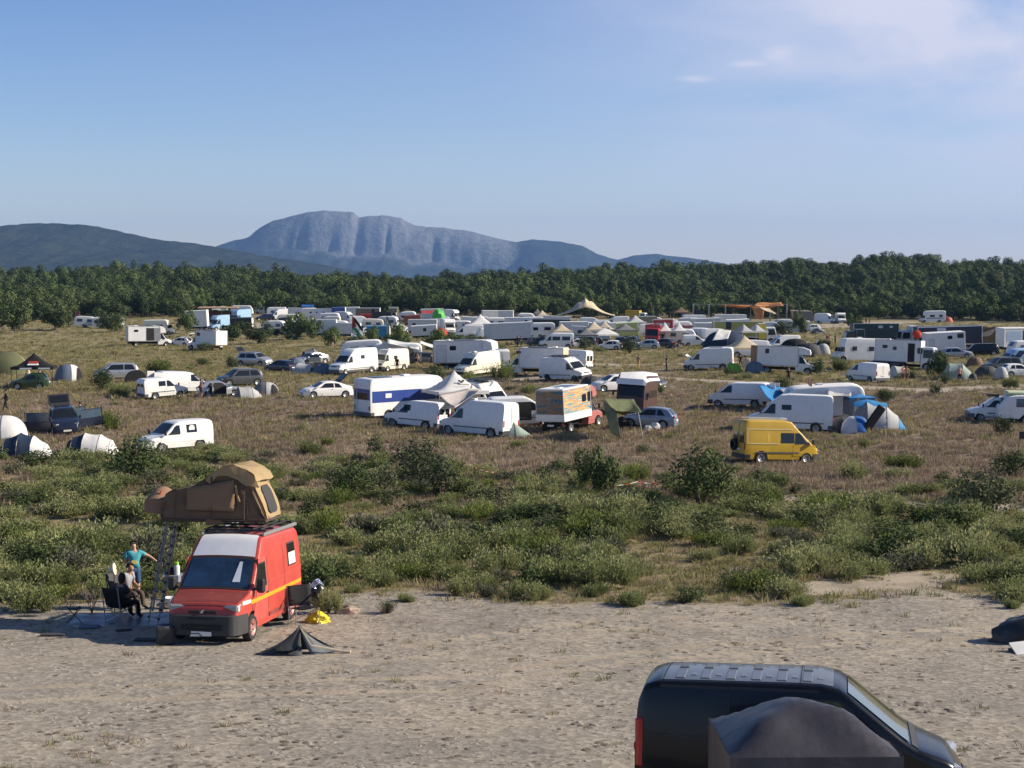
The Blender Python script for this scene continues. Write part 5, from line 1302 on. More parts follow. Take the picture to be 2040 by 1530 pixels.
MB().box((.0, 0, 0), (.012, .16, .1), bev=.005).build('shirt_print', pmat('yellow_print', (.65, .5, .12), .8), o).location = (.145, .0, 1.17)
h = Vector(J['head']); MB().box((0, 0, 0), (.03, .15, .04), M=Matrix.Rotation(R(-36), 4, 'Y'), bev=.01).build('sunglasses', BLACKP, o).location = h+Vector((.075, 0, .06))
pose_s1 = dict(POSES['sit']); pose_s1.update(chest=(.06, 0, .9), spine=(.0, 0, .66), neck=(.13, 0, 1.05), jaw=(.18, 0, 1.10), head=(.18, 0, 1.19), top=(.17, 0, 1.265), shl=(.08, .18, .97), shr=(.08, -.18, .97))
ps = gpos(251, 1212); person(0, 0, -25, 'seated person in a pale t-shirt with dark hair, leaning forward below the standing one', pose_s1, pmat('shaded_pale_tshirt', (.26, .27, .32), .8), pmat('brown_trousers', (.07, .05, .04), .85), ('short', 'trousers'), SKIN2, HAIR, loc=ps, fine=True)  # pale shirt darkened in colour for the shade it sits in
pc = gpos(243, 1238)
person(0, 0, 62, 'seated person with dark hair seen from behind over the back of a folding chair', 'sit', pmat('dark_top', (.04, .035, .035), .8), CBK, ('short', 'trousers'), SKIN2, HAIR, loc=pc, fine=True, longhair=True)
def folding_chair(label, loc, rz, fab=CBK, tub=ALU, w=.56, group='folding camping chairs', arms=True):
    t = thing('folding_chair', label, 'chair', loc, rz, group)
    P = [[(-.24-.16*(j/5)-.03*math.sin(math.pi*i/6), -w/2+w*i/6, .46+.52*j/5) for i in range(7)] for j in range(6)]
    o = MB().grid(P).build('backrest', fab, t); o.modifiers.new('t', 'SOLIDIFY').thickness = .012
    P = [[(-.24+.50*j/5, -w/2+w*i/6, .46-.06*math.sin(math.pi*i/6)*math.sin(math.pi*j/5)-.05*(1-j/5)) for i in range(7)] for j in range(6)]
    o = MB().grid(P).build('seat', fab, t); o.modifiers.new('t', 'SOLIDIFY').thickness = .012
    for sg in (1, -1):
        y = sg*w/2
        MB().tube((-.42, y, 1.0), (-.27, y, .02), .016).build('back_leg', tub, t); MB().tube((.28, y, .46), (-.24, -y, .02), .015).build('cross_leg', tub, t)
        MB().path([(.28, y, .46), (.27, y*1.02, .02)], .015).build('front_leg', tub, t); MB().tube((.27, y, .03), (-.25, y, .44), .011).build('side_brace', tub, t)
        if arms: MB().path([(-.33, y, .70), (-.05, y*1.08, .67), (.2, y*1.06, .68)], .022).path([(.2, y*1.06, .68), (.28, y, .44)], .011).build('armrest', fab, t)
    return t
folding_chair('dark folding camping chair seen from behind, holding the person nearest the camera', pc+Vector((-.02, -.03, 0)), R(62), CBK)
folding_chair('low folding chair carrying the person in the pale t-shirt', ps+Vector((-.04, 0, 0)), R(-25), CDG, POLE)
folding_chair('empty black folding camping chair on the sunny side of the red van', gpos(606, 1243), R(-62), CBK, ALU, .64)
ST = thing('folding_stool', 'small black folding stool with crossed legs on the shaded gravel', 'stool', gpos(148, 1242), .4)
MB().grid([[(-.17+.34*i/4, -.17+.34*j/4, .43-.05*math.sin(math.pi*i/4)) for i in range(5)] for j in range(5)]).build('seat', CBK, ST)
for a, c in (((-.17, -.15, .43), (.2, .15, 0)), ((.17, -.15, .43), (-.2, .15, 0)), ((-.17, .15, .43), (.2, -.15, 0)), ((.17, .15, .43), (-.2, -.15, 0))): MB().tube(a, c, .011).build('leg', POLE, ST)
p = gpos(228, 1232); lamp_ = thing('reflector_lamp', 'cream round shade standing above the back of the dark chair', 'lamp', p+Vector((-.12, .5, 0)), 0)
MB().tube((0, 0, 0), (0, 0, 1.18), .015).build('pole', POLE, lamp_); MB().lathe([(.03, -.16), (.16, -.02), (.17, .02), (.02, .06)], 14, M=Matrix.Translation((0, 0, 1.26)) @ Matrix.Rotation(R(80), 4, 'Y')).build('shade', pmat('cream_shade', (.62, .55, .42), .7), lamp_)
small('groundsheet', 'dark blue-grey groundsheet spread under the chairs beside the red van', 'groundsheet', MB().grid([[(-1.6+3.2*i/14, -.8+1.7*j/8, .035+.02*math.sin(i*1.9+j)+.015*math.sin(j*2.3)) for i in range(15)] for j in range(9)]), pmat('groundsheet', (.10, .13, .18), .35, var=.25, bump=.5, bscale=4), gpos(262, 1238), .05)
tb = thing('camping_table', 'low camping table beside the ladder holding a green-topped bottle', 'table', gpos(348, 1190)+Vector((0, .25, 0)), .2)
MB().box((0, 0, .62), (.8, .5, .03), bev=.01).build('tabletop', STEEL, tb)
for x in (-.36, .36):
    for y in (-.2, .2): MB().tube((x, y, 0), (x, y, .61), .014).build('leg', POLE, tb)
tp = tb.location+Vector((0, 0, .635))
bt = thing('bottle', 'white plastic bottle with a bright green top on the camping table', 'bottle', tp+Vector((.02, 0, 0))); MB().lathe([(0, 0), (.09, 0), (.09, .24), (.06, .29), (.0, .29)], 12).build('container', pmat('bottle_white', (.6, .62, .58), .4), bt); MB().lathe([(0, .29), (.062, .29), (.062, .37), (.0, .38)], 12).build('cap', pmat('cap_green', (.25, .6, .05), .5), bt)
small('cooking_pot', 'black cooking pot on the camping table beside the bottle', 'pot', MB().lathe([(0, 0), (.15, 0), (.16, .17), (.15, .18), (.13, .03), (0, .02)], 14), CBK, tp+Vector((-.2, .05, 0)))
small('cloth_bundle', 'pale cloth hanging off the front edge of the camping table', 'cloth', MB().grid([[(-.2+.4*i/5, -.26-.02*math.sin(i*2)-.0*j, .645-.05*j-.01*math.sin(i)) for i in range(6)] for j in range(5)]), pmat('pale_cloth', (.5, .53, .6), .8), tb.location)
pk = small('plank', 'weathered flat plank on the ground behind the ladder foot', 'plank', MB().box((0, 0, .12), (1.1, .32, .05), bev=.01).box((-.4, 0, .05), (.12, .3, .1)).box((.4, 0, .05), (.12, .3, .1)), pmat('old_plank', (.3, .26, .21), .9, var=.3), gpos(352, 1212), .1)
small('plastic_bowl', 'white plastic bowl standing on the plank', 'bowl', MB().lathe([(0, 0), (.15, 0), (.2, .16), (.19, .17), (.14, .02), (0, .02)], 16), pmat('bowl_white', (.66, .68, .72), .4), pk.location+Vector((-.15, 0, .15)))
bk = thing('water_tub', 'square black plastic tub against the red van\'s shaded wheel', 'tub', gpos(330, 1283), .2)
MB().box((0, 0, .23), (.44, .44, .46), bev=.05).build('container', BLACKP, bk); MB().lathe([(.12, .44), (.17, .47), (.2, .465), (.2, .43)], 16).build('rim', GREYP, bk)
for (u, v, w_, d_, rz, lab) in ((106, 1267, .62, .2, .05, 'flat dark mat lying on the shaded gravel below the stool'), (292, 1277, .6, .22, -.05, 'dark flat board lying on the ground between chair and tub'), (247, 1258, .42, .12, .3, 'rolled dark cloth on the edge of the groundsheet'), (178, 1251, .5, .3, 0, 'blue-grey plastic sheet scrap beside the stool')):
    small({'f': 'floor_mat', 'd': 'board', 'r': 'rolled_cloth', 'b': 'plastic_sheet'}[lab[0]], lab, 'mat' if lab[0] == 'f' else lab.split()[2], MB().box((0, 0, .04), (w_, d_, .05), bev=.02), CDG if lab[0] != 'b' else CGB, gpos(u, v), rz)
# bags and litter on the sunny side
rb = random.Random(4)
def lump(r, h, seed=1, n=12, m=7, wob=.22, sx=1, sy=1):
    rs = random.Random(seed); ph = [rs.uniform(0, 6) for _ in range(6)]; P = []
    for j in range(m+1):
        t_ = j/m*math.pi/2; P.append([(sx*r*math.cos(t_)**.6*math.cos(2*math.pi*i/n)*(1+wob*math.sin(3*i+ph[0]+j)*math.sin(j+ph[1])), sy*r*math.cos(t_)**.6*math.sin(2*math.pi*i/n)*(1+wob*math.sin(2*i+ph[2]+j*1.3)), h*math.sin(t_)*(1+wob*.6*math.sin(i*2*math.pi/n*2+ph[3]))) for i in list(range(n))+[0]])
    return MB().grid(P)
bg_ = thing('rubbish_bag', 'tall black bag topped with silver foil behind the empty chair', 'bag', gpos(633, 1205)); lump(.30, .62, 3, 14, 8, .12).build('sack', pmat('bin_liner', (.02, .02, .022), .3, bump=.6, bscale=9), bg_)
lump(.17, .2, 5, 11, 5, .3).build('foil', pmat('foil', (.7, .7, .75), .2, .9, bump=.8, bscale=14), bg_).location = (-.02, 0, .52)
small('yellow_bag', 'crumpled bright yellow bag on the gravel beside the empty chair', 'bag', lump(.27, .28, 8, 16, 9, .30, 1.15, .75), pmat('yellow_plastic', (.78, .62, .02), .4, bump=.7, bscale=9), gpos(634, 1240))
small('crumpled_paper', 'brown and white crumpled packaging beyond the yellow bag', 'packaging', lump(.26, .2, 11, 11, 5, .35, 1.3, .7), pmat('packaging', (.36, .27, .21), .8, var=.5, scale=6), gpos(690, 1222))
# collapsed shelter: two drooping wings held up by one pole
CT = thing('collapsed_shelter', 'collapsed dark grey canvas shelter sagging from one crooked pole on the gravel', 'tent', gpos(600, 1300))
def wing(a, m_, nm, apex, ends, sg):
    P = []
    for i in range(9):
        f = i/8; row = []
        for j in range(7):
            g_ = j/6; e = Vector(ends[0]).lerp(Vector(ends[1]), g_); p = Vector(apex).lerp(e, f); p.z = apex[2]*(1-f)**1.6+.03+.03*math.sin(f*8+g_*7+a)*f+.05*(1-f)*math.sin(g_*5); row.append(tuple(p))
        P.append(row)
    o = MB().grid(P).build(nm, m_, CT); o.modifiers.new('t', 'SOLIDIFY').thickness = .012
wing(1, pmat('grey_canvas', (.125, .14, .145), .75, var=.2, bump=.4, bscale=5), 'sunny_wing', (-.02, 0, .58), ((.28, -.32, 0), (1.10, -.05, 0)), 1); wing(2, CDG, 'shaded_wing', (-.02, 0, .58), ((-1.1, -.35, 0), (.1, -.5, 0)), -1); wing(4, CDG, 'back_wing', (-.02, 0, .58), ((1.1, .05, 0), (-.9, .25, 0)), -1)  # light painted in: sunlit wing lighter, shaded and back wings darker
MB().grid([[(-.55+.5*i/5, -.45+.3*j/4, .10+.10*math.sin(i*1.2+1)*math.sin(j*.9)+.05) for i in range(6)] for j in range(5)]).build('inner_folds', CBK, CT)
MB().path([(-.02, 0, .64), (.0, -.02, .58), (.28, -.33, .25), (1.12, -.08, .04)], .018).build('piping', CBE, CT); MB().tube((-.02, .02, 0), (-.06, .0, .72), .015).build('pole', ALU, CT); MB().box((1.1, -.12, .05), (.2, .1, .07), bev=.02).build('peg_pouch', CBE, CT)

# ------------------------------------------------------------------ black van and grey awning close to the camera
BV = thing('panel_van', 'shiny black panel van with ribbed roof parked close to the camera', 'van')
L_, W, H = 4.8, 1.9, 1.97
prof = [(-2.4, 1.1), (-2.37, 1.62), (-2.27, 1.90), (-2.08, 1.97), (.55, 1.975), (.95, 1.93), (1.70, 1.14), (2.15, .95), (2.33, .76), (2.4, .5)]
prof = [(-2.4, 1.1), (-2.36, 1.66), (-2.26, 1.90), (-2.05, 1.965), (.28, 1.985), (.62, 1.93), (1.62, 1.17), (2.15, .98), (2.34, .76), (2.4, .5)]
B = Body(prof, W, [(0, .92), (.35, .975), (.6, 1), (1.1, 1), (1.7, .93), (1.97, .87)], [(-2.4, .93), (-2.2, .98), (-1.8, 1), (1.2, 1), (1.85, .95), (2.25, .86), (2.4, .72)], .25, (-1.5, 1.5), .39, .33, .10, .045, .12)
B.shell().build('body', [BLACK, UNDER], BV)
ROOFB = pmat('black_roof_sky_sheen', (.10, .105, .115), .34, .25, var=.10, scale=2, coat=.5)  # grey of reflected sky painted into the black roof
B.over(-2.02, .50, .93, off=.006, n=14, m=10).build('roof_skin', ROOFB, BV)
rb_ = MB()
def rib(x0, x1, y0, y1, h=.014):
    z = lambda x, y: B.zt(x)+B.crown*(1-(y/B.yin(x))**2)+.006
    rb_.add([(x0, y0, z(x0, y0)), (x1, y0, z(x1, y0)), (x1, y1, z(x1, y1)), (x0, y1, z(x0, y1)), (x0+.015, y0+.015, z(x0, y0)+h), (x1-.015, y0+.015, z(x1, y0)+h), (x1-.015, y1-.015, z(x1, y1)+h), (x0+.015, y1-.015, z(x0, y1)+h)], [[4, 5, 6, 7], [0, 1, 5, 4], [1, 2, 6, 5], [2, 3, 7, 6], [3, 0, 4, 7]])
for i, x in enumerate(np.linspace(-1.82, .05, 6)):
    rib(x, x+.15, -.66, -.12); rib(x, x+.15, .0, .52); rib(x+.21, x+.31, -.5, .36, .01)
rb_.build('roof_ribs', ROOFB, BV, 20)
for x in (-2.0, .02): B.over(x, x+.018, .95, off=.012, n=1).build('roof_seam', BLACKP, BV)
for sg in (1, -1): B.side(-2.02, .3, 1.875, 1.92, sg, off=.004, n=12).build('roof_gutter', BLACKP, BV)
B.over(.70, 1.56, .90, off=.016, n=8, tm2=.95).build('windscreen', pmat('pale_windscreen', (.05, .06, .05), .05, var=.3, spec=1, coat=.8), BV)
for sg in (1, -1):
    B.side(.10, 1.42, 1.17, 1.80, sg, off=.014, t0=.16, t1=.75, top=.14, n=7).build('door_window_seal', BLACKP, BV)
    B.side(.20, .72, 1.21, 1.78, sg, off=.022, t0=.24, t1=.62, top=.17).build('door_window', pmat('greenish_glass', (.05, .075, .03), .06, var=.6, scale=4, spec=.9), BV); B.side(.78, 1.30, 1.21, 1.72, sg, off=.022, t0=.70, t1=.72, top=.19).build('quarter_window', GLASS, BV)
    MB().box((1.10, sg*(W/2+.15), 1.24), (.16, .24, .28), bev=.07).build('wing_mirror', BLACKP, BV)
    rl = MB().box((-2.33, sg*.86, 1.08), (.12, .13, .72), rz=sg*.3, bev=.035).build('tail_light', pmat('bright_tail_light', (.55, .02, .02), .15, var=.2, scale=9, coat=.5), BV); MB().box((-2.37, sg*.86, 1.02), (.08, .09, .12), rz=sg*.3, bev=.02).build('reflector', REDL, rl)  # vivid red lens, tone varied by noise
    MB().box((2.2, sg*.66, .82), (.2, .4, .2), rz=-sg*.3, bev=.05).build('headlight', LENS, BV)
    MB().box((.12, sg*(W/2+.012), 1.02), (.14, .03, .045), bev=.01).build('door_handle', BLACKP, BV)
    B.side(-2.2, 1.3, .55, .66, sg, off=.016, n=8).build('rubbing_strip', BLACKP, BV)
SEAM = pmat('panel_gap', (.03, .03, .032), .5)
for sg in (1, -1):
    for x in (.06, 1.46, -1.02): B.side(x, x+.014, .34, 1.84 if x < 1 else 1.12, sg, off=.006, n=6).build('door_gap', SEAM, BV)
    B.side(-2.2, .0, 1.20, 1.215, sg, off=.008, n=8).build('sliding_rail', SEAM, BV)
    MB().box((-.98, sg*(W/2+.012), 1.02), (.14, .03, .045), bev=.01).build('door_handle', BLACKP, BV)
for y in (-.45, .15): MB().path([(1.66, y, 1.18), (1.5, y+.18, 1.30), (1.36, y+.42, 1.41)], .012).build('wiper', BLACKP, BV)
B.over(1.60, 1.70, .95, off=.010).build('cowl', BLACKP, BV)
B.wrap(1.95, 2.4, .25, .66, end=1).build('front_bumper', BLACKP, BV); B.wrap(-2.1, -2.4, .3, .6, end=-1).build('rear_bumper', BLACKP, BV)
MB().box((-2.39, 0, 1.3), (.05, .5, .06)).build('rear_handle', BLACKP, BV)
wheels(BV, (-1.5, 1.5), W, .33, .2)
BV.scale = (.972, 1, 1); BV.location = atD(1594, 22.2); BV.rotation_euler = (0, 0, R(-12)); on_ground(BV, 3, 1.7)
GT = gazebo(0, 0, 0, 'dark grey fabric awning on thin poles, pitched against the black van', 2.08, 1.75, 1.85, 2.36, pmat('grey_awning', (.052, .049, .058), .36, var=.12, bump=.9, bscale=2.2, trans=.15, spec=.5), None, POLE, pw=1.0, val=.9, put=False, cat='awning', name='awning')
GT.location = atD(1613, 18.95); GT.location.x = 3.63; GT.location.y = 18.95; GT.location.z = gz(3.63, 18.95); GT.rotation_euler = (0, 0, R(1))
for ch in GT.children:
    if ch.name.startswith(('canopy', 'valance')):
        for v_ in ch.data.vertices:      # the far sunny corner hangs slack, the near edge bellies out
            a_, b_ = max(0, v_.co.x/1.04+.1), max(0, v_.co.y/.875+.25); v_.co.z -= .62*min(1.1, a_)*min(1.25, b_)
            r_ = max(abs(v_.co.x)/1.04, abs(v_.co.y)/.875); v_.co.z += .05*math.sin(v_.co.x*5+v_.co.y*3)*math.sin(min(1, r_)*math.pi)+(.10*math.sin(r_*math.pi) if r_ < 1 else 0)
            if v_.co.z < 1.8 and v_.co.y < -.8: v_.co.y -= .10*math.sin((1.85-v_.co.z)*2.2)+.03*math.sin(v_.co.x*9)
    if ch.name.startswith('leg') and ch.data.vertices[0].co.x > 0 and ch.data.vertices[0].co.y > 0: ch.scale = (1, 1, .62)
# things at the frame's edge
ed = thing('camping_mat', 'white board before the added dark sack at the edge of the gravel', 'board', gpos(2038, 1300), .2); MB().slab([(-.3, -.25, .02), (.5, -.25, .06), (.5, .3, .22), (-.2, .3, .18)], .03).build('panel', CW, ed); MB().box((.0, .1, .03), (.5, .3, .06)).build('block', BLACKP, ed)
small('rubbish_bag', 'added black sack in place of a shadow behind the white board', 'bag', lump(.8, .62, 9, 16, 8, .14, 1.2, .7), pmat('bin_liner', (.02, .02, .022), .3, bump=.6, bscale=9), gpos(2052, 1278))  # black sack added where a shadow from outside the frame falls
sg_ = thing('sign_post', 'dark sign on a thin leaning post in the scrub', 'sign', at(2026, 925)); MB().tube((0, 0, -.1), (.12, 0, 1.5), .018).build('post', POLE, sg_); MB().box((.24, 0, 1.62), (.3, .03, .42), bev=.01).build('board', BLACKP, sg_)
# ------------------------------------------------------------------ the camp: vehicles
GV, GC, GT_, GB = 'vans parked about the camp', 'cars parked about the camp', 'tents pitched about the camp', 'trucks parked about the camp'
GCV, GG, GP = 'caravans in the far rows', 'gazebos pitched about the camp', 'people walking about the camp'
BLUEP = paint((.015, .05, .26), 'royal_blue'); YEL = pmat('yellow_paint', (.50, .31, .014), .45, var=.10, scale=1.5, coat=.2, wear=(.5, .34, .06)); TEAL = paint((.02, .2, .36), 'teal'); REDP = paint((.42, .03, .025), 'red'); KHAKI = paint((.16, .15, .10), 'khaki'); PINKR = paint((.40, .13, .12), 'pink_red'); LBLUE = paint((.30, .48, .68), 'light_blue'); OLIVE = paint((.26, .26, .05), 'olive_yellow')
# left meadow
t, B, k = van('small', 348, 903, 222, 'white compact van beside two blue and white pop-up tents, round sticker on a window', L=4.4, W=1.8, H=1.82, bump=WHITE, bon=1.05, zc=1.05, win=((-1.05, -.35, 1.12, 1.6),), rearwin='glass', rim=ALLOY, group=GV)
for sg in (1,): flatpane(t, 'y+', -.9, -.5, 1.16, 1.56, B.hw(-.7, 1.36)+.02, .19, m=PLATE, name='round_sticker', thick=.012)
car('suv', 128, 868, 292, 'dark navy car with every door and the tailgate open near the pop-up tents', NAVY, opened=('fl', 'fr', 'rl', 'tailgate'), group=GC, rails=True)
van('small', 325, 797, 38, 'white compact van with grey bumpers parked before a white van with open doors', L=4.15, bump=GREYP, win=((-.75, -.1, 1.15, 1.58),), group=GV)
van('low', 364, 786, 33, 'white van with its rear doors swung open behind the compact white van', opened=('rear',), rearwin=None, group=GV, bump=WHITE, rim=ALLOY)
car('hatch', 438, 793, 22, 'silver hatchback with doors and tailgate open beside a silver pop-up tent', SILVER, opened=('fr', 'rr', 'tailgate'), group=GC)
car('suv', 478, 771, 212, 'dark grey family car with silver flank parked behind the silver pop-up tents', GREYM, group=GC, rim=ALLOY, rails=True)
car('suv', 508, 731, 332, 'silver car with raised black tailgate beside a dark blue hatchback', SILVER, opened=('tailgate',), rails=True, group=GC)
car('hatch', 558, 743, 148, 'dark blue hatchback beside the white and grey dome tents', NAVY, group=GC)
car('mpv', 232, 757, 200, 'silver people carrier half hidden by a dark bush', SILVER, group=GC)
car('small', 60, 776, 186, 'dark green small car under the black gazebo with one door open', DGREEN, opened=('rl',), group=GC, H=1.5)
boxtruck(297, 691, 24, 'white box truck with its grey side door slid open at the meadow edge', box=4.9, W=2.2, H=3.2, luton=.95, rear=PANEL2, wins=((-1, -2.5, -1.9, 2.35, 2.62),), doors=((-1, -.6, .55, .95, 2.9, DARKIN), (-1, .6, 1.55, .95, 2.9, pmat('grey_door', (.22, .23, .25), .5))), group=GB)
boxtruck(412, 699, 142, 'white box truck with a small side window and bright double rear doors', box=4.6, W=2.25, H=3.0, rear=PANEL, wins=((1, .3, 1.0, 2.2, 2.6),), group=GB)
car('hatch', 360, 690, 160, 'white car half hidden between the two white box trucks', WHITE, opened=('tailgate',), group=GC)
# middle of the meadow
van('heavy', 704, 747, 231, 'tall long white van with grey lower flank and a small side window', lowtrim=GREYP, win=((-.9, -.3, 1.65, 2.05),), rearwin='panel', rim=STEEL, bump=GREYP, group=GV)
t, B, k = van('old', 777, 741, 234, 'old cream van with square nose parked behind the tall white van', CREAM, win=((-.2, .35, 1.35, 1.75),), group=GV, bump=BLACKP)
MB().box((2.3, 0, .85), (.06, 1.5, .22), bev=.02).build('black_grille', BLACKP, t)
boxtruck(935, 738, 343, 'large white box camper truck with slanted bright nose above its cab', box=6.0, W=2.35, H=3.45, luton=1.25, wins=((-1, -1.9, -1.2, 2.35, 2.8),), doors=((-1, -3.6, -2.4, .95, 2.9, PANEL2),), rear=WOODP, group=GB)
van('high', 950, 751, 226, 'cream high-roofed van with a dark curved patch low on its rear flank', CREAM, rearwin='panel', group=GV)
van('mid', 996, 738, 97, 'white van seen from behind between the cream van and a box truck', rearwin='panel', group=GV)
boxtruck(1066, 750, 163, 'white box truck whose rear wall is pale bare plywood', box=4.9, W=2.2, H=3.05, rear=pmat('pale_plywood', (.60, .46, .30), .8, var=.15), wins=((1, 1.3, 1.75, 2.45, 2.65),), group=GB, cab='van')
van('mid', 1134, 738, 150, 'white van half hidden behind the van with the black roof rack', rearwin='glass', group=GV)
van('high', 1128, 762, 318, 'white high-roofed van with a black roof rack facing the path', H=2.4, rack=True, rearwin='panel', group=GV, rim=BLACKP, bump=BLACKP)
car('sedan', 650, 795, 206, 'white hatchback saloon standing alone with its tailgate raised', WHITE, opened=('tailgate',), group=GC)
t, B, a = motorhome(800, 838, 40, 'white coach-like camper with broad royal blue band and rear ladder', L=7.2, W=2.3, H=3.05, band=BLUEP, nose='box', wins=(), cat='camper')
flatpane(t, 'x-', -1.0, 1.0, 1.5, 2.3, a+.004, .03, m=BLUEP, name='rear_band', thick=.01); flatpane(t, 'y-', -2.3, -1.75, 1.62, 1.95, 1.15+.02, .02, m=PLATE, name='side_sign', thick=.012)
b = MB()
for y in (.55, .9): b.tube((-a-.08, y, .7), (-a-.08, y, 2.9), .02)
for z in np.linspace(.8, 2.8, 8): b.tube((-a-.08, .55, z), (-a-.08, .9, z), .015)
b.build('ladder', ALU, t)
van('small', 828, 856, 152, 'white van with two dark rear windows in front of the blue-banded camper', L=4.5, W=1.82, H=1.95, win=((.0, .55, 1.25, 1.65),), group=GV, bump=GREYP)
van('mid', 952, 873, 146, 'white van with paneled rear doors in front of the white gazebo', rearwin='panel', H=2.4, group=GV, L=5.3)
van('high', 968, 838, 305, 'white van with solar panels on its roof behind the white gazebo', rack=True, group=GV, H=2.65)
t, B, k = van('low', 1040, 852, 8, 'white van with side door open beside the painted wooden camper', opened=('side', 'rear'), rearwin=None, group=GV, H=2.1)
# painted flatbed camper
GRW = bpy.data.materials.new('painted_boards'); GRW.use_nodes = True
def board_mat(m, darker):
    nt = m.node_tree; N = nt.nodes; L = nt.links; b = N['Principled BSDF']; b.inputs['Roughness'].default_value = .75
    tc = N.new('ShaderNodeTexCoord'); mp = N.new('ShaderNodeMapping'); mp.inputs['Scale'].default_value = (.55, .55, 5.5); L.new(tc.outputs['Object'], mp.inputs[0])
    n = N.new('ShaderNodeTexNoise'); n.inputs['Scale'].default_value = 1.3; n.inputs['Detail'].default_value = 3; L.new(mp.outputs[0], n.inputs['Vector'])
    r = N.new('ShaderNodeValToRGB'); r.color_ramp.interpolation = 'CONSTANT'; e = r.color_ramp.elements; e[0].position = 0; e[0].color = (.05, .26, .38, 1); e[1].position = .42; e[1].color = (.50, .27, .10, 1)
    for p, c in ((.50, (.60, .40, .20)), (.57, (.40, .19, .08)), (.62, (.10, .33, .42))): k = e.new(p); k.color = c+(1,)
    if darker:
        for k in e: k.color = tuple(x*.45+.02 for x in k.color[:3])+(1,)
    L.new(n.outputs['Fac'], r.inputs[0]); L.new(r.outputs[0], b.inputs['Base Color'])
board_mat(GRW, False); GRD = bpy.data.materials.new('grey_painted_boards'); GRD.use_nodes = True; board_mat(GRD, True)  # rear wall boards: same pattern with shade painted in darker
t, B, a = boxtruck(1140, 864, 57, 'flatbed camper clad in orange and blue painted boards with white dropsides', box=3.6, W=2.15, H=3.0, col=GRW, cabcol=PINKR, floor=1.35, luton=.9, frontcol=PINKR, wins=((-1, -.3, .2, 2.0, 2.45), (-1, .45, 1.05, 1.95, 2.55)), group=GB)
boxbody(MB(), -a-.03, a-1.95+.03, 2.25, .88, 1.36, bev=.02).build('dropside', PANEL, t); flatpane(t, 'x-', -1.02, 1.02, 1.4, 2.9, a+.006, .05, m=GRD, name='rear_wall', thick=.02)
g = MB()
for y in (-.55, .55):
    for i in range(14): c, s = (math.cos(i/14*6.283), math.sin(i/14*6.283)), (math.cos((i+1)/14*6.283), math.sin((i+1)/14*6.283)); g.tube((-a-.045, y+.2*c[0], 2.25+.2*c[1]), (-a-.045, y+.2*s[0], 2.25+.2*s[1]), .03, n=4)
g.tube((-a-.045, .22, 2.45), (-a-.045, -.22, 2.45), .045, n=4); g.tube((-a-.045, -.22, 2.45), (-a-.045, .05, 1.98), .045, n=4); g.build('painted_emblem', pmat('grey_chalk_paint', (.3, .31, .33), .8), t)
boxbody(MB(), -a+.1, a-2.05, 2.0, 2.98, 3.07, bev=.03).build('roof_edge', PANEL, t)
motorhome(1266, 830, 257, 'big motorhome with black front and white peaked roof behind the green tarp', L=6.8, W=2.35, H=3.1, col=pmat('dark_red_brown', (.07, .035, .03), .4, var=.2), nose='box', wins=((-2.6, -1.9), (-1.5, -.8), (-.4, .3), (.7, 1.4)), name='motorhome')
t = ALLV[-1]; B2 = None
P_ = [(-3.42, 1.0, 2.75), (3.1, 1.0, 2.75)]
rf = MB(); n = 9
rf.grid([[(-3.45, -1.25+2.5*j/n, 2.72+(.52 if 0 < j < n else 0)-(.25 if j in (0, n) else 0)*0+.12*(1-abs(j/n*2-1))) for j in range(n+1)], [(2.2, -1.25+2.5*j/n, 2.72+(.5 if 0 < j < n else 0)+.12*(1-abs(j/n*2-1))) for j in range(n+1)], [(3.25, -1.15+2.3*j/n, 2.62+(.22 if 0 < j < n else 0)) for j in range(n+1)], [(3.4, -1.1+2.2*j/n, 2.40) for j in range(n+1)]]).build('roof', PANEL, t)
car('hatch', 1292, 855, 162, 'small blue-silver hatchback at the end of the green tarp', pmat('blue_silver_paint', (.25, .29, .36), .3, .5, coat=.4), group=GC, L=3.85)
car('hatch', 1222, 782, 200, 'white family hatchback parked beside a dark grey car behind the big motorhome', WHITE, L=4.25, H=1.56, group=GC)
car('estate', 1284, 778, 322, 'dark grey car beside the white hatchback behind the big motorhome', GREYM, group=GC)
van('high', 1412, 738, 166, 'white high-roofed van with its bonnet up by the lime pop-up tent', rearwin='panel', H=2.5, group=GV, opened=('bonnet',))
t, B, a = boxtruck(1566, 745, 347, 'white box truck with rounded overcab and brown rear door beside a grey dome tent', box=4.5, W=2.2, H=3.0, luton=1.35, rear=WOODP, wins=((-1, -2.3, -1.95, 2.2, 2.65),), group=GB)
MB().box((-a-.35, -1.08, 1.95), (.7, .06, 2.1), bev=.02).build('open_rear_door', WOODP, t)
van('low', 1727, 764, 118, 'white van seen from behind alone on the dirt by the path', rearwin=None, H=2.0, group=GV, bump=GREYP)
# right rows
t, B, a = motorhome(1716, 722, 186, 'long white motorhome with two small dark windows and slanted blue shadow line', L=7.4, W=2.3, H=3.0, nose='over', wins=((-1.2, -.5), (1.0, 1.6)), name='motorhome')
boxtruck(1806, 739, 334, 'white horse lorry with an open side doorway and grey lorry cab', box=5.2, W=2.4, H=3.45, cab='lorry', r=.46, floor=.95, wins=((-1, -2.6, -2.1, 2.5, 2.8), (-1, -1.4, -1.05, 2.3, 2.65), (-1, 1.4, 1.9, 2.0, 2.6)), doors=((-1, .3, 1.05, 1.0, 3.1, DARKIN),), group=GB, cabcol=OFFW)
trailer(1880, 706, 181, 'white cabin trailer with two windows before the navy lorry trailer', L=5.6, W=2.4, H=3.15, col=PANEL, floor=.6, wins=((1, -2.55, -1.7, 2.3, 2.85), (1, -.9, -.3, 2.2, 2.6)), doors=((1, 1.7, 2.4, .7, 2.3, PANEL2),), nw=1, edge=False)
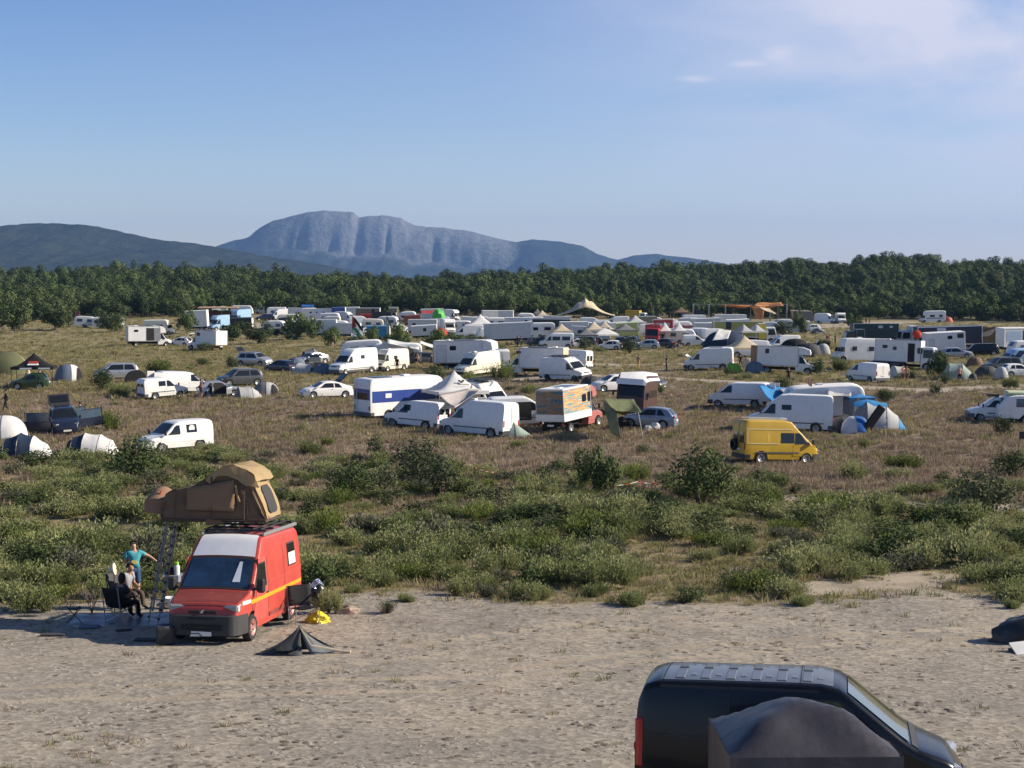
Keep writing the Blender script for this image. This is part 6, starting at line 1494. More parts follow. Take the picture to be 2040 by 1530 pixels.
car('hatch', 1906, 715, 345, 'silver hatchback in front of the white cabin trailer', SILVER, L=4.2, group=GC)
t, B, k = car('suv', 1952, 710, 176, 'black pickup truck with covered bed beside the silver hatchback', BLACK, L=5.0, H=1.75, group=GC, name='pickup_truck')
trailer(2040, 706, 190, 'white lorry trailer with blue emblem and dark side panel at the camp edge', L=7.5, W=2.5, H=3.7, decals=((1, 1.2, 3.4, 1.9, 3.3, pmat('pale_blue_panel', (.42, .55, .72), .5)), (1, -3.4, .9, 1.9, 3.4, NAVY)), col=PANEL)
caravan(2046, 716, 186, 'old white caravan with a brown roof band at the camp edge', L=5.0, H=2.4, stripe=pmat('brown_stripe', (.2, .07, .04), .6), group=None)
trailer(1742, 690, 181, 'dark green lorry box with pale roof edge in the back row', L=7.2, W=2.45, H=3.65, col=pmat('bottle_green_panel', (.018, .04, .038), .45, var=.12), decals=((1, -1.0, -.3, 2.9, 3.3, PANEL2), (1, -2.6, -2.1, 2.95, 3.25, PANEL2)))
t, B, a = boxtruck(1700, 694, 182, 'dark green bonneted lorry at the head of the dark green box', box=1.2, W=2.35, H=2.9, col=pmat('bottle_green_panel', (.018, .04, .038), .45), cabcol=pmat('bottle_green_panel', (.018, .04, .038), .45), cab='lorry', r=.46, group=GB, roofkit=False)
boxtruck(1808, 694, 184, 'grey-blue lorry cab between the dark green box and the navy trailer', box=1.0, W=2.4, H=3.35, col=PANEL2, cabcol=pmat('grey_blue_cab', (.33, .38, .46), .4), cab='lorry', r=.46, group=GB, roofkit=False)
trailer(1888, 701, 181, 'long navy lorry trailer with white rear frame and a white notice', L=9.4, W=2.5, H=3.75, col=pmat('navy_panel', (.012, .017, .04), .5, var=.1), rear=PANEL, decals=((1, .6, 1.9, 2.75, 3.55, PANEL2), (1, -1.7, -.4, 2.8, 3.2, pmat('slate_panel', (.06, .08, .12), .5))))
motorhome(1857, 643, 178, 'white motorhome with overcab bed standing alone by the wood', L=6.4, W=2.2, H=3.0, nose='over', low=pmat('blue_stripe', (.06, .12, .3), .5), far=True, cat='motorhome')
van('high', 1646, 645, 328, 'white van parked on the dirt track by the wood', far=True, group=GV)
boxtruck(1675, 645, 268, 'small white lorry facing the camera on the dirt track', box=2.6, W=2.1, H=2.7, group=GB, far=True, luton=.8)
van('mid', 1588, 664, 172, 'white van tucked behind a bush beyond the yellow lorry', far=True, group=GV)
car('hatch', 1616, 660, 184, 'small white car beside a heap of belongings on the dirt track', WHITE, group=GC)
t = trailer(1468, 684, 181, 'yellow and blue lorry box behind the pale gazebos', L=8.2, W=2.45, H=3.7, col=OLIVE, decals=((1, 1.2, 2.1, 2.4, 3.6, pmat('navy_panel', (.012, .017, .04), .5)),))
boxtruck(1530, 686, 352, 'white lorry cab with yellow corner at the end of the yellow box', box=1.2, W=2.4, H=3.4, col=paint((.7, .55, .05), 'bright_yellow'), cabcol=WHITE, cab='lorry', r=.46, group=GB, roofkit=False)
boxtruck(1300, 688, 262, 'red lorry facing the camera with dark windscreen behind the silver cars', box=5.0, W=2.4, H=3.3, col=REDP, cabcol=REDP, cab='lorry', r=.46, group=GB)
trailer(1322, 677, 170, 'bright red lorry box with white lettering patch behind the red lorry', L=3.6, W=2.4, H=3.6, col=paint((.5, .05, .03), 'bright_red'), decals=((1, -1.2, 1.2, 2.3, 3.0, PANEL2),))
boxtruck(1268, 645, 340, 'yellow-sided lorry with white cab at the wood edge', box=3.6, W=2.3, H=3.3, col=YEL, cab='lorry', group=GB, far=True, r=.44)
trailer(1012, 687, 181, 'big blue-grey lorry box with cluttered open rear near two dark figures', L=7.6, W=2.45, H=3.55, col=PANEL2, rear=CREAM)
van('high', 1108, 694, 182, 'white minibus with big dark side windows and roof hatch', win=((-.55, .65, 1.25, 1.85), (-2.1, -.85, 1.25, 1.85)), far=True, L=5.4, H=2.35, group=GV)
car('small', 1147, 694, 172, 'small white car tucked behind the minibus', WHITE, group=GC)
car('hatch', 1288, 696, 176, 'silver hatchback in front of the red lorry', SILVER, group=GC)
car('hatch', 1320, 694, 152, 'grey hatchback with sunlit tail beside the silver one, before the red lorry', GREYM, group=GC)
van('small', 1384, 690, 2, 'small white van with a white notice on its flank', far=True, group=GV, rearwin=None)
caravan(1392, 684, 170, 'white caravan behind the small white van', L=4.2, group=GCV, far=True)
caravan(1355, 686, 352, 'cream caravan under the white double gazebo', L=5.2, group=GCV, far=True)
caravan(1352, 668, 186, 'white caravan with blue window above the pink box', L=5.2, H=2.6, group=GCV, far=True)
trailer(1362, 674, 181, 'dusty pink box trailer behind the white gazebos', L=4.2, W=2.2, H=2.4, col=pmat('pink_panel', (.42, .19, .19), .6), floor=.5, nw=1)
trailer(1408, 680, 181, 'blue-grey box trailer beside the yellow lorry box', L=4.6, W=2.3, H=3.2, col=PANEL2, floor=.7)
for i, (u, v, L_, H_, lab) in enumerate(((1455, 652, 7.0, 2.9, 'long white lorry box under the orange shade sails'), (1405, 660, 6.0, 2.7, 'pale grey lorry box below the scaffold frame'), (1470, 662, 4.6, 2.6, 'short white lorry box before the orange shade sails'), (1372, 655, 4.0, 2.4, 'dull white box trailer beside the dark cube under the scaffold'))):
    trailer(u, v, 181, lab, L=L_, W=2.4, H=H_, col=(PANEL, PANEL2)[i % 2], floor=.8)
car('sedan', 1500, 661, 182, 'pale car in front of the orange shade sails', SILVER, group=GC)
# far middle rows
FARROW = [
 ('t', 861, 641, 181, 5.2, 3.0, PANEL2, 'white cabin box with a small round window under the tall trees', ((1, -.9, -.5, 2.1, 2.5),)),
 ('b', 902, 642, 330, 2.2, 2.9, PANEL, 'small white lorry half hidden by a brush fence'),
 ('t', 937, 658, 175, 3.8, 2.7, PANEL, 'white box behind the peaked white gazebo', ()),
 ('c', 989, 657, 4, 5.2, 2.5, PANEL, 'white caravan with antenna behind the big blue-grey box'),
 ('t', 1008, 648, 178, 3.4, 3.3, PANEL2, 'tall white box standing above the caravans', ()),
 ('t', 1034, 662, 181, 5.6, 2.9, PANEL, 'white cabin trailer with a dish above the big blue-grey box', ((1, -1.6, -1.2, 2.0, 2.4),)),
 ('t', 1098, 666, 181, 7.5, 3.0, pmat('bottle_green_panel', (.018, .04, .038), .45), 'dark green trailer with ribbed wooden end', ()),
 ('m', 1088, 674, 3, 5.4, 2.8, PANEL, 'white motorhome with roof pods behind the minibus'),
 ('t', 1143, 676, 183, 5.0, 3.1, PANEL2, 'white box truck body with pale blue flank behind the twin gazebos', ()),
 ('t', 1175, 681, 181, 6.4, 2.6, PANEL2, 'low grey living trailer with dark slot windows', ((1, -2.6, -1.6, 1.9, 2.2), (1, .6, 2.2, 1.5, 1.9))),
 ('t', 1250, 676, 178, 4.0, 3.0, paint((.50, .55, .20), 'lime_grey'), 'pale lime lorry box behind the grey gazebo', ()),
 ('v', 1180, 656, 0, 0, 0, WHITE, 'white van under the stretched beige tent'),
 ('t', 1108, 650, 181, 6.6, 2.3, PANEL2, 'long grey flat-roofed trailer left of the stretched beige tent', ()),
 ('v', 932, 676, 184, 0, 0, WHITE, 'white van with open side beside the striped hut'),
 ('v', 962, 684, 100, 0, 0, WHITE, 'white van with dark side window against the big blue-grey box'),
 ('b', 893, 667, 285, 3.6, 2.9, PANEL, 'white box truck facing the camera beside a brush fence'),
 ('t', 842, 665, 181, 5.4, 2.7, PANEL2, 'pale blue-grey container with a blue hatch behind round bushes', ((1, 1.3, 1.9, 1.5, 2.0),)),
 ('t', 846, 675, 181, 4.6, 2.4, PANEL2, 'grey container with a round porthole behind the olive bush', ((1, -.4, .1, 1.4, 1.9),)),
 ('t', 754, 678, 181, 4.0, 2.5, TEAL, 'bright blue box trailer beside the flag', ()),
 ('c', 742, 660, 184, 4.6, 2.5, CREAM, 'cream caravan just behind the tall flag'),
 ('t', 733, 643, 181, 5.6, 3.4, KHAKI, 'khaki lorry box with a small window at the wood edge', ((1, -1.5, -1.0, 2.7, 3.1),)),
 ('t', 731, 645, 181, 3.4, 2.2, REDP, 'dark red box with white top before the khaki lorry', ()),
 ('b', 783, 640, 268, 2.6, 3.3, KHAKI, 'red-roofed lorry among clutter at the wood edge'),
 ('c', 772, 655, 170, 4.6, 2.5, PANEL2, 'small grey caravan beside a dark flagpole'),
 ('t', 636, 640, 181, 8.4, 3.0, PANEL, 'long white living trailer with round windows and yellow end', ((1, 1.7, 2.1, 1.9, 2.2), (1, .3, .6, 2.0, 2.2), (1, -1.4, -1.0, 1.9, 2.2))),
 ('t', 676, 640, 181, 3.2, 3.3, paint((.04, .09, .3), 'deep_blue'), 'deep blue lorry tail beside the long white living trailer', ()),
 ('v', 690, 644, 330, 0, 0, PANEL2, 'grey van with dark front at the end of the long living trailer'),
 ('t', 640, 671, 181, 5.6, 3.1, PANEL, 'white flat-roofed camper behind two olive trees', ()),
 ('c', 668, 668, 178, 5.2, 2.7, PANEL, 'white caravan right beside the flat-roofed camper'),
 ('t', 694, 672, 181, 4.4, 2.6, PANEL2, 'pale grey box half hidden by bushes beside the flag', ()),
 ('t', 589, 637, 181, 3.6, 2.9, OFFW, 'grey and white lorry body with open dark bays', ()),
 ('v', 608, 634, 200, 0, 0, WHITE, 'white van with a blue cover beside the long living trailer'),
 ('m', 547, 634, 186, 6.0, 2.8, PANEL, 'white motorhome behind the white high-roofed van'),
 ('v', 557, 637, 208, 0, 0, WHITE, 'white high-roofed van at the wood edge with a dark car beside it'),
 ('c', 482, 628, 2, 6.2, 2.7, PANEL, 'white static caravan highest on the meadow at the wood edge'),
 ('c', 513, 626, 182, 4.2, 2.5, PANEL, 'small white caravan beside the static caravan'),
 ('b', 436, 658, 226, 2.4, 3.0, LBLUE, 'light blue and white camper van facing the white cube'),
 ('t', 394, 660, 181, 4.4, 4.2, PANEL, 'tall plain white lorry box at the end of a wooden lean-to', ()),
 ('b', 478, 648, 226, 3.0, 3.4, LBLUE, 'light blue camper truck above the dark trailer'),
 ('t', 482, 658, 181, 4.4, 2.5, pmat('charcoal_panel', (.03, .03, .033), .6), 'charcoal trailer with a white tail under the light blue truck', ()),
 ('c', 546, 664, 172, 4.6, 2.4, PANEL, 'white caravan in front of a black box'),
 ('t', 571, 662, 181, 2.6, 2.9, pmat('charcoal_panel', (.03, .03, .033), .6), 'black box with white scrawls beside the white caravan', ()),
 ('m', 318, 668, 2, 5.8, 2.9, CREAM, 'cream motorhome behind the box truck with the open door'),
 ('c', 205, 655, 4, 4.2, 2.4, PANEL, 'rounded white caravan at the edge of the dark trees'),
 ('c', 168, 653, 186, 4.6, 2.4, OFFW, 'white caravan beside a brown wooden screen under the trees'),
 ('b', 226, 655, 200, 2.2, 2.5, PANEL, 'small white truck half hidden by bushes under the trees'),
]
for q in FARROW:
    k, u, v, dg, L_, H_, m_, lab = q[:8]
    if k == 't': trailer(u, v, dg, lab, L=L_, W=2.3, H=H_, col=m_, floor=.6 if H_ < 3.2 else .9, wins=q[8], nw=1, edge=L_ > 5, rear=PANEL if i % 2 else None)
    elif k == 'c': caravan(u, v, dg, lab, L=L_, H=H_, col=m_, far=True, group=GCV, stripe=pmat('blue_stripe', (.06, .12, .3), .5) if L_ > 5 else None)
    elif k == 'b': boxtruck(u, v, dg, lab, box=L_, W=2.15, H=H_, col=m_, cabcol=m_ if m_ is LBLUE else WHITE, far=True, luton=.9, group=GB)
    elif k == 'm': motorhome(u, v, dg, lab, L=L_, W=2.2, H=H_, col=m_, nose='over', far=True)
    else: van('high', u, v, dg, lab, m_, far=True, group=GV, rearwin='panel')
for (u, v, kd, dg, m_, lab) in ((1125, 690, 'estate', 10, NAVY, 'dark car between the minibus and the small white car'), (1160, 692, 'suv', 176, GREYM, 'grey car half hidden by a bush behind the small white car'), (1178, 690, 'hatch', 170, BLACK, 'black car under the white sunshade'), (1236, 694, 'suv', 265, NAVY, 'dark blue off-roader with wide windscreen beside a round bush'), (1214, 698, 'hatch', 168, WHITE, 'white car nose showing behind a low bush'),
        (1252, 688, 'hatch', 176, WHITE, 'white car in the shade of the red lorry'), (527, 638, 'estate', 200, NAVY, 'dark blue car beside the white high-roofed van at the wood edge'), (738, 668, 'hatch', 12, WHITE, 'white car behind the bright blue box'), (1420, 674, 'suv', 30, NAVY, 'dark car beside the white caravan and blue tent')):
    car(kd, u, v, dg, lab, m_, group=GC)
van('mid', 1490, 712, 185, 'white van with sunlit window frame behind the beige gazebo', far=True, group=GV, rearwin='glass')
van('mid', 1557, 700, 188, 'white camper van amid dark tents beyond the box truck', far=True, group=GV)
car('sedan', 1562, 706, 176, 'silver car with bonnet full of belongings beyond the box truck', SILVER, group=GC)
car('suv', 1598, 710, 172, 'black car with raised tailgate and open doors beyond the box truck', BLACK, opened=('tailgate', 'rl', 'fl'), group=GC)
car('sedan', 1770, 737, 350, 'dark saloon car parked under the flank of the horse lorry', NAVY, group=GC)
car('mpv', 1996, 742, 190, 'dark car with boot raised beside grey tents', GREYM, opened=('tailgate',), group=GC)
car('hatch', 2028, 752, 8, 'white car with a red bonnet at the camp edge', WHITE, group=GC)
van('mid', 2024, 738, 186, 'white van with pale blue cover behind the dark car with raised boot', far=True, group=GV, col=LBLUE)
car('sedan', 622, 727, 226, 'white-roofed car with open door beside the tall white van', SILVER, opened=('fl',), group=GC)
car('estate', 850, 726, 12, 'grey car loaded with belongings beside the large box camper', GREYM, opened=('tailgate', 'rr'), group=GC)
t, B = caravan(790, 724, 183, 'white caravan with pale awning roof behind the tall white van', L=6.6, H=2.5, far=True, group=GCV)
caravan(722, 718, 183, 'white and blue caravan behind the tall white van', L=5.6, H=2.6, far=True, group=GCV, stripe=BLUEP)
# lower right group
t, B, k = van('old', 1545, 926, 16, 'yellow high-roofed van with spare wheel on its back door', YEL, L=4.6, W=1.9, H=2.42, bon=.55, zc=1.15, zn=.9, ws=.75, zt=1.85, cap=.55, win=((-.15, .65, 1.2, 1.75),), spare=True, bump=BLACKP, group=GV, rearwin='glass')
for sg in (1, -1):
    for z in (1.12, 1.92): B.side(-2.2, .55 if z > 1.5 else -.25, z, z+.045, sg, off=.022, n=6).build('trim_line', pmat('pale_yellow_trim', (.66, .58, .3), .5), t)
    B.side(-2.2, -2.15, 1.12, 1.95, sg, off=.02).build('trim_line', _M['pale_yellow_trim'], t)
b = MB()
for y in (-.55, .55): b.box((-.8, y, 2.52), (2.3, .05, .06))
b.build('roof_rails', ALU, t)
van('high', 1572, 862, 170, 'white high-roofed van with one side window behind the yellow van', L=5.7, H=2.55, win=((-.1, .55, 1.5, 1.85),), rearwin=None, group=GV, bump=GREYP)
van('low', 1472, 813, 160, 'white van with rear doors open behind the lower white high-roofed van', opened=('rear',), rearwin=None, group=GV)
caravan(1640, 840, 180, 'white caravan between the white high-roofed van and the blue tent', L=6.0, H=2.6, wins=((-2.3, -1.6),), group=None)
van('small', 1985, 842, 172, 'small white van with a pale green box on its roof at the meadow edge', L=4.3, H=1.85, win=((-.4, .25, 1.15, 1.6),), group=GV, bump=GREYP, opened=('side',))
t = ALLV[-1]; MB().box((.35, .1, 1.95), (.8, .7, .22), bev=.03).build('roof_crate', pmat('crate_brown', (.12, .09, .06), .8), t)
t, B = caravan(2034, 846, 174, 'white trailer tent with pale green lid beside the small white van', L=3.6, H=2.1, far=True, wins=((-.6, .6),)); MB().box((.2, 0, 2.22), (2.0, 1.5, .26), bev=.1).build('roof_box', pmat('pale_green_lid', (.52, .58, .36), .6), t)

for (u, v, kd, dg, m_, lab) in ((1073, 690, 'hatch', 12, GREYM, 'grey hatchback squeezed beside the minibus'), (1343, 652, 'estate', 170, NAVY, 'dark estate car below the scaffold tower'), (712, 664, 'hatch', 190, GREYM, 'grey hatchback behind the tall flag'), (797, 662, 'estate', 20, WHITE, 'white estate car behind the round olive tree'), (918, 692, 'hatch', 186, SILVER, 'silver hatchback behind the low trees by the white vans'), (1440, 664, 'hatch', 8, SILVER, 'silver hatchback among the white lorry boxes'), (1224, 662, 'suv', 350, BLACK, 'black car beneath the edge of the stretched marquee'), (628, 662, 'estate', 184, NAVY, 'navy estate car behind the flat-roofed camper')):
    car(kd, u, v, dg, lab, m_, group=GC)
for (u, v, dg, m_, lab) in ((1209, 668, 350, WHITE, 'white van parked close under the stretched marquee'), (1322, 662, 185, WHITE, 'white van behind the bright red lorry box'), (1432, 686, 8, WHITE, 'white van squeezed behind the dark navy house tent'), (652, 655, 178, CREAM, 'cream van beside the long white living trailer'), (1150, 668, 172, WHITE, 'white van among the boxes before the stretched marquee'), (1056, 656, 186, WHITE, 'white van behind the dark green trailer')):
    van('high', u, v, dg, lab, m_, far=True, group=GV, rearwin='panel')
for (u, v, L2, H2, m_, lab) in ((1232, 670, 3.6, 2.6, PANEL2, 'grey box beside the lime lorry box'), (1287, 662, 4.2, 3.2, KHAKI, 'khaki lorry box behind the red lorry'), (760, 648, 4.4, 3.0, pmat('charcoal_panel', (.03, .03, .033), .6), 'charcoal lorry box among clutter at the wood edge'), (822, 650, 3.6, 2.4, pmat('rust_panel', (.2, .07, .04), .7, var=.3), 'rust red container beside the trees'), (1382, 650, 5.0, 2.6, PANEL, 'white lorry box under the scaffold posts'), (700, 636, 4.2, 3.0, PANEL2, 'grey lorry box at the very edge of the wood'), (978, 640, 4.6, 2.6, PANEL2, 'grey box trailer in the last row before the wood')):
    trailer(u, v, 181+(u % 5)*3, lab, L=L2, W=2.3, H=H2, col=m_, floor=.7, nw=1, edge=False)
for (u, v, r_, h_, m_, lab) in ((560, 668, 1.5, 1.2, CBK, 'black heap of tarpaulins beside the black box'), (1085, 690, 1.2, 1.6, CDG, 'grey tarpaulin bundle at the open end of the big box'), (815, 662, 1.4, 1.3, CBR, 'brown heap beside the rust red container'), (1262, 692, .9, .9, CW, 'white sheet heap at the foot of the red lorry'), (790, 648, 1.8, 2.0, CDG, 'dark heap with banners at the wood edge'), (1630, 664, 1.2, 1.0, CMG, 'grey heap of belongings beside the small white car'), (1345, 694, .8, .8, CDG, 'dark heap under the double white gazebo'), (1513, 700, 1.2, 1.0, CG, 'pale heap under the double-peaked gazebo'), (525, 662, 1.0, 1.0, CW, 'white heap beside the white caravan and black box'), (878, 668, 1.1, 1.3, CRED, 'red bundle beneath the green banner')):
    small('tarpaulin_heap', lab, 'tarp', lump(r_, h_, int(u), wob=.22, sx=1.2), m_, at(u, v))
for (k, u, v, dg, m_, lab) in (('v', 868, 656, 186, WHITE, 'white van behind the pale container with a blue hatch'), ('c', 915, 664, 178, PANEL, 'small white caravan behind the brush fence'), ('v', 1002, 668, 10, OFFW, 'dull white van between the tall box and the cabin trailer'), ('c', 1068, 664, 182, PANEL, 'white caravan nose beside the dark green trailer'), ('v', 1130, 660, 340, WHITE, 'white van between dark green trailer and stretched marquee'), ('c', 1164, 666, 4, CREAM, 'cream caravan in front of the stretched marquee'), ('v', 1228, 654, 185, OFFW, 'dull white van right behind the grey-white gazebo'), ('c', 1300, 655, 180, PANEL, 'white caravan between yellow-sided lorry and red box'), ('v', 1388, 664, 176, WHITE, 'white van before the dark speaker stack'), ('c', 1426, 668, 2, PANEL, 'white caravan against the yellow and blue lorry box'), ('v', 1540, 668, 350, WHITE, 'white van at the cab of the yellow box'), ('c', 1560, 658, 182, PANEL2, 'grey caravan before the brush-roofed hut'),
        ('v', 598, 660, 186, OFFW, 'dull white van between two olive trees and the open bays'), ('c', 655, 646, 180, PANEL, 'white caravan before the long living trailer, near its yellow end'), ('v', 455, 640, 200, OFFW, 'dull white van at the end of the wooden lean-to'), ('c', 575, 650, 184, CREAM, 'cream caravan below the grey lorry body with open bays'), ('v', 720, 652, 8, WHITE, 'white van in front of the dark red box'), ('c', 812, 644, 180, PANEL, 'white caravan beyond the rust red container'), ('v', 950, 648, 182, WHITE, 'white van in the last row above the peaked white gazebo'), ('c', 1048, 646, 3, PANEL, 'white caravan beside the small beige gazebo'), ('v', 1278, 672, 186, OFFW, 'dull white van showing behind the red lorry cab'), ('c', 1196, 664, 182, PANEL2, 'grey caravan behind the twin gazebos'), ('v', 1500, 678, 4, WHITE, 'white van between yellow lorry box and double-peaked gazebo'), ('v', 1966, 690, 184, OFFW, 'dull white van at the tail of the navy trailer')):
    if k == 'v': van(('mid', 'high', 'low')[u % 3], u, v, dg, lab, m_, far=True, group=GV, rearwin='panel')
    else: caravan(u, v, dg, lab, L=4.2+(u % 4)*.3, H=2.4+(u % 3)*.1, col=m_, far=True, group=GCV)
bf = thing('brush_fence', 'brown brush fence among the white lorries', 'fence', atD(905, 330)); rs_ = random.Random(2); b = MB()
for i in range(46): b.tube((-2.4+i*.105, rs_.uniform(-.05, .05), 0), (-2.4+i*.105+rs_.uniform(-.1, .1), 0, rs_.uniform(1.5, 2.3)), .05, .03, 4)
b.build('brushwood', WOODP, bf); MB().box((0, .06, 1.0), (4.8, .05, .08)).build('rail', WOODP, bf)

# ------------------------------------------------------------------ the camp: tents, awnings, flags
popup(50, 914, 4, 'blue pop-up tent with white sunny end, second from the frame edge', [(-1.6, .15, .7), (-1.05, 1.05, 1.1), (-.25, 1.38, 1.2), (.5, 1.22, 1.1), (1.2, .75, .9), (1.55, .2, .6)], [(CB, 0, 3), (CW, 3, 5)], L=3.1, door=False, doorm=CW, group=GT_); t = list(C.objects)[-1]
popup(180, 912, 4, 'blue and white pop-up tent with dark open doorway beside a big bush', [(-1.5, .15, .7), (-1.0, 1.1, 1.1), (-.35, 1.38, 1.2), (.55, 1.34, 1.2), (1.2, 1.05, 1.05), (1.5, .55, .8)], [(CB, 0, 2), (CW, 2, 5)], L=3.0, door=False, doorm=CW, group=GT_)
dome(178-33, 909, 0, 'dark open porch of the blue and white pop-up tent', L=.9, W=1.0, H=.95, a=CBK, name='tent_porch')
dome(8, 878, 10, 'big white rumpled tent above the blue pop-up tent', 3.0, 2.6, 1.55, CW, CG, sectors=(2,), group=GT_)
dome(10, 748, 0, 'olive bell tent with beige roof beside the black gazebo', 5.2, 4.6, 2.5, COL, CBE, sectors=(0, 1), group=GT_)
g = gazebo(69, 775, 8, 'black gazebo with a red emblem and white edging by the olive bell tent', 3.9, 3.0, 2.05, 3.35, CBK, CBK, POLE, group=GG)
for y, w_, m_, nm in ((-1.02, 1.0, CRED, 'red_emblem'), (-1.22, 1.1, PLATE, 'white_lettering')): MB().slab([(-w_/2, y-.12, 0), (w_/2, y-.12, 0), (w_/2*.8, y+.2, .16), (-w_/2*.8, y+.2, .16)], .015).build(nm, m_, g).location = (.1, 0, 2.42 if 'red' in nm else 2.24)
for x0, x1 in ((-1.1, 0), (.6, 1.7)): MB().box(((x0+x1)/2, -1.53, 1.92), (x1-x0, .02, .14)).build('valance_lettering', PLATE, g)
dome(136, 760, 30, 'white and blue-grey dome tent with dark doorway in the open meadow', 2.8, 2.6, 1.75, CW, CGB, sectors=(2,), dsec=3, group=GT_)
popup(270, 764, 300, 'dark tunnel tent with pale edge beside the silver people carrier', [(-1.2, .5, .6), (-.5, 1.25, 1.0), (.5, 1.35, 1.1)], [(CDG, 0, 2)], L=2.2, group=GT_)
popup(494, 794, 20, 'silver pop-up tent with a smiling dark seam beside the silver hatchback', [(-1.1, .15, .7), (-.8, 1.0, 1.0), (.3, 1.0, 1.0), (.9, .5, .8), (1.15, .1, .6)], [(CMG, 0, 1), (CG, 1, 4)], door=False, doorm=CG, group=GT_)
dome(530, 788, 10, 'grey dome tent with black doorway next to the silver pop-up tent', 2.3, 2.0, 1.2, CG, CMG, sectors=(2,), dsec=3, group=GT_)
dome(590, 737, 0, 'white and blue dome tent beside the dark blue hatchback', 2.4, 2.2, 1.45, CG, CGB, sectors=(2, 3), group=GT_)
popup(606, 747, 340, 'white and grey sail-shaped tent with a tall side pole', [(-1.3, .5, .9), (-.6, 1.3, 1.2), (.6, 1.15, 1.2), (1.3, 1.45, 1.0)], [(CG, 0, 3)], L=2.7, group=GT_)
popup(622, 716, 20, 'dark grey tunnel tent rising behind the white and grey tents', [(-1.2, 1.0, 1.1), (0, 1.5, 1.3), (1.2, .9, 1.0)], [(CMG, 0, 2)], L=2.6, doorend=-1, group=GT_)
dome(643, 748, 0, 'blue-grey dome tent in front of the tall white van', 2.4, 2.2, 1.3, CGB, group=GT_)
dome(718, 722, 0, 'white dome tent behind the tall white van', 2.2, 2.2, 1.5, CW, group=GT_)
popup(822, 724, 10, 'white pop-up tent beside the old cream van', [(-1.3, .3, .7), (-.7, 1.1, 1.0), (.4, 1.05, 1.0), (1.2, .3, .7)], [(CGB, 0, 1), (CW, 1, 3)], door=False, doorm=CW, group=GT_)
tarp('awning', 'white awning sheet stretched beside the old cream van', 'awning', [atD(772, 190)+Vector((0, 0, 2.6)), atD(835, 190)+Vector((0, 0, 2.0)), atD(835, 197)+Vector((0, 0, 2.2)), atD(772, 197)+Vector((0, 0, 2.9))], CW, .3)
tarp('awning', 'white awning sheet beside the large box camper', 'awning', [atD(835, 181)+Vector((0, 0, 3.0)), atD(870, 181)+Vector((0, 0, 2.3)), atD(872, 186)+Vector((0, 0, 2.6)), atD(838, 186)+Vector((0, 0, 3.2))], CW, .25)
popup(1028, 874, 15, 'grey-green ridge tent against the van with paneled rear doors', [(-.8, 1.05, .7), (-.2, 1.15, .8), (.9, .2, .7)], [(CSG, 0, 2)], L=1.7, door=False, doorm=CSG, group=GT_)
g = gazebo(905, 838, 24, 'white peaked gazebo with a dark emblem between three white vans', 4.0, 4.0, 2.15, 3.6, CW, CW, ALU, group=GG, walls=('x+',), wallm=CW, pw=1.6)
em = MB(); em.slab([(-.28, 0, .02), (0, -.16, -.1), (.28, 0, .02), (.16, .10, .08), (0, 0, .0), (-.16, .10, .08)], .012); o = em.build('emblem', CDG, g); o.location = (.15, -1.02, 2.86); o.rotation_euler = (R(35), 0, 0)
MB().box((.2, -1.35, 2.62), (.9, .012, .05)).build('lettering', CMG, g)
tarp('tarpaulin', 'pale sheet sagging from the white gazebo towards the paneled white van', 'tarp', [atD(872, 109)+Vector((0, 0, 2.3)), atD(905, 104)+Vector((0, 0, 1.7)), atD(958, 110)+Vector((0, 0, 2.5)), atD(935, 114)+Vector((0, 0, 2.3))], pmat('pale_sheet', (.55, .5, .47), .8, trans=.2), .35)
GNET = pmat('camouflage_net', (.12, .14, .065), .85, var=.35, scale=5, trans=.3)
tarp('tarpaulin', 'olive green shade cloth hung between painted camper and silver hatchback', 'tarp', [atD(1200, 100)+Vector((0, 0, 2.6)), atD(1225, 97)+Vector((0, 0, 1.9)), atD(1278, 99)+Vector((0, 0, 1.75)), atD(1262, 104)+Vector((0, 0, 2.0))], GNET, .5, n=14, wob=.12)
tarp('tarpaulin', 'olive cloth hanging down beside the pink cab of the painted camper', 'tarp', [atD(1200, 98)+Vector((0, 0, 2.6)), atD(1228, 97.5)+Vector((0, 0, 1.9)), atD(1236, 97)+Vector((0, 0, .15)), atD(1216, 98)+Vector((0, 0, .5))], pmat('pale_olive_cloth', (.24, .26, .16), .85, var=.3, trans=.3), .1, n=10, wob=.1)
pl_ = atD(1279, 98.5); small('awning_pole', 'thin leaning pole holding the olive shade cloth', 'pole', MB().tube((-.25, 0, 1.75), (.1, 0, -.05), .025), ALU, pl_)
for u, v, m_, lab, sx in ((1240, 853, CBK, 'dark heap of belongings under the olive shade cloth', 1.3), (1305, 855, CW, 'white crumpled sack beside the silver hatchback\'s wheel', .8), (1263, 850, CBR, 'black and brown crate under the olive shade cloth', .8), (1290, 858, CG, 'small pale litter pile before the silver hatchback', .6)):
    small('belongings', lab, 'belongings', lump(.45*sx, .55*sx, int(u), wob=.2), m_, at(u, v))
dome(1178, 778, 0, 'black and white pop-up tent beside the white family hatchback', 2.2, 2.0, 1.3, CDG, CG, sectors=(0,), group=GT_); dome(1200, 776, 0, 'bright blue small tent beside the white family hatchback', 1.7, 1.5, 1.1, CSKY, group=GT_)
popup(1461, 745, 330, 'lime green pop-up tent by the rear of the bonnet-up van', [(-1.0, .3, .6), (-.4, 1.2, .95), (.4, 1.1, .95), (1.0, .2, .6)], [(CLI, 0, 3)], door=False, doorm=CLI, group=GT_)
dome(1490, 733, 0, 'beige small dome tent beside the brown truck door', 1.7, 1.6, 1.25, CBE, group=GT_); dome(1504, 744, 0, 'blue-grey dome tent beside the white box truck', 2.2, 2.0, 1.3, CGB, group=GT_)
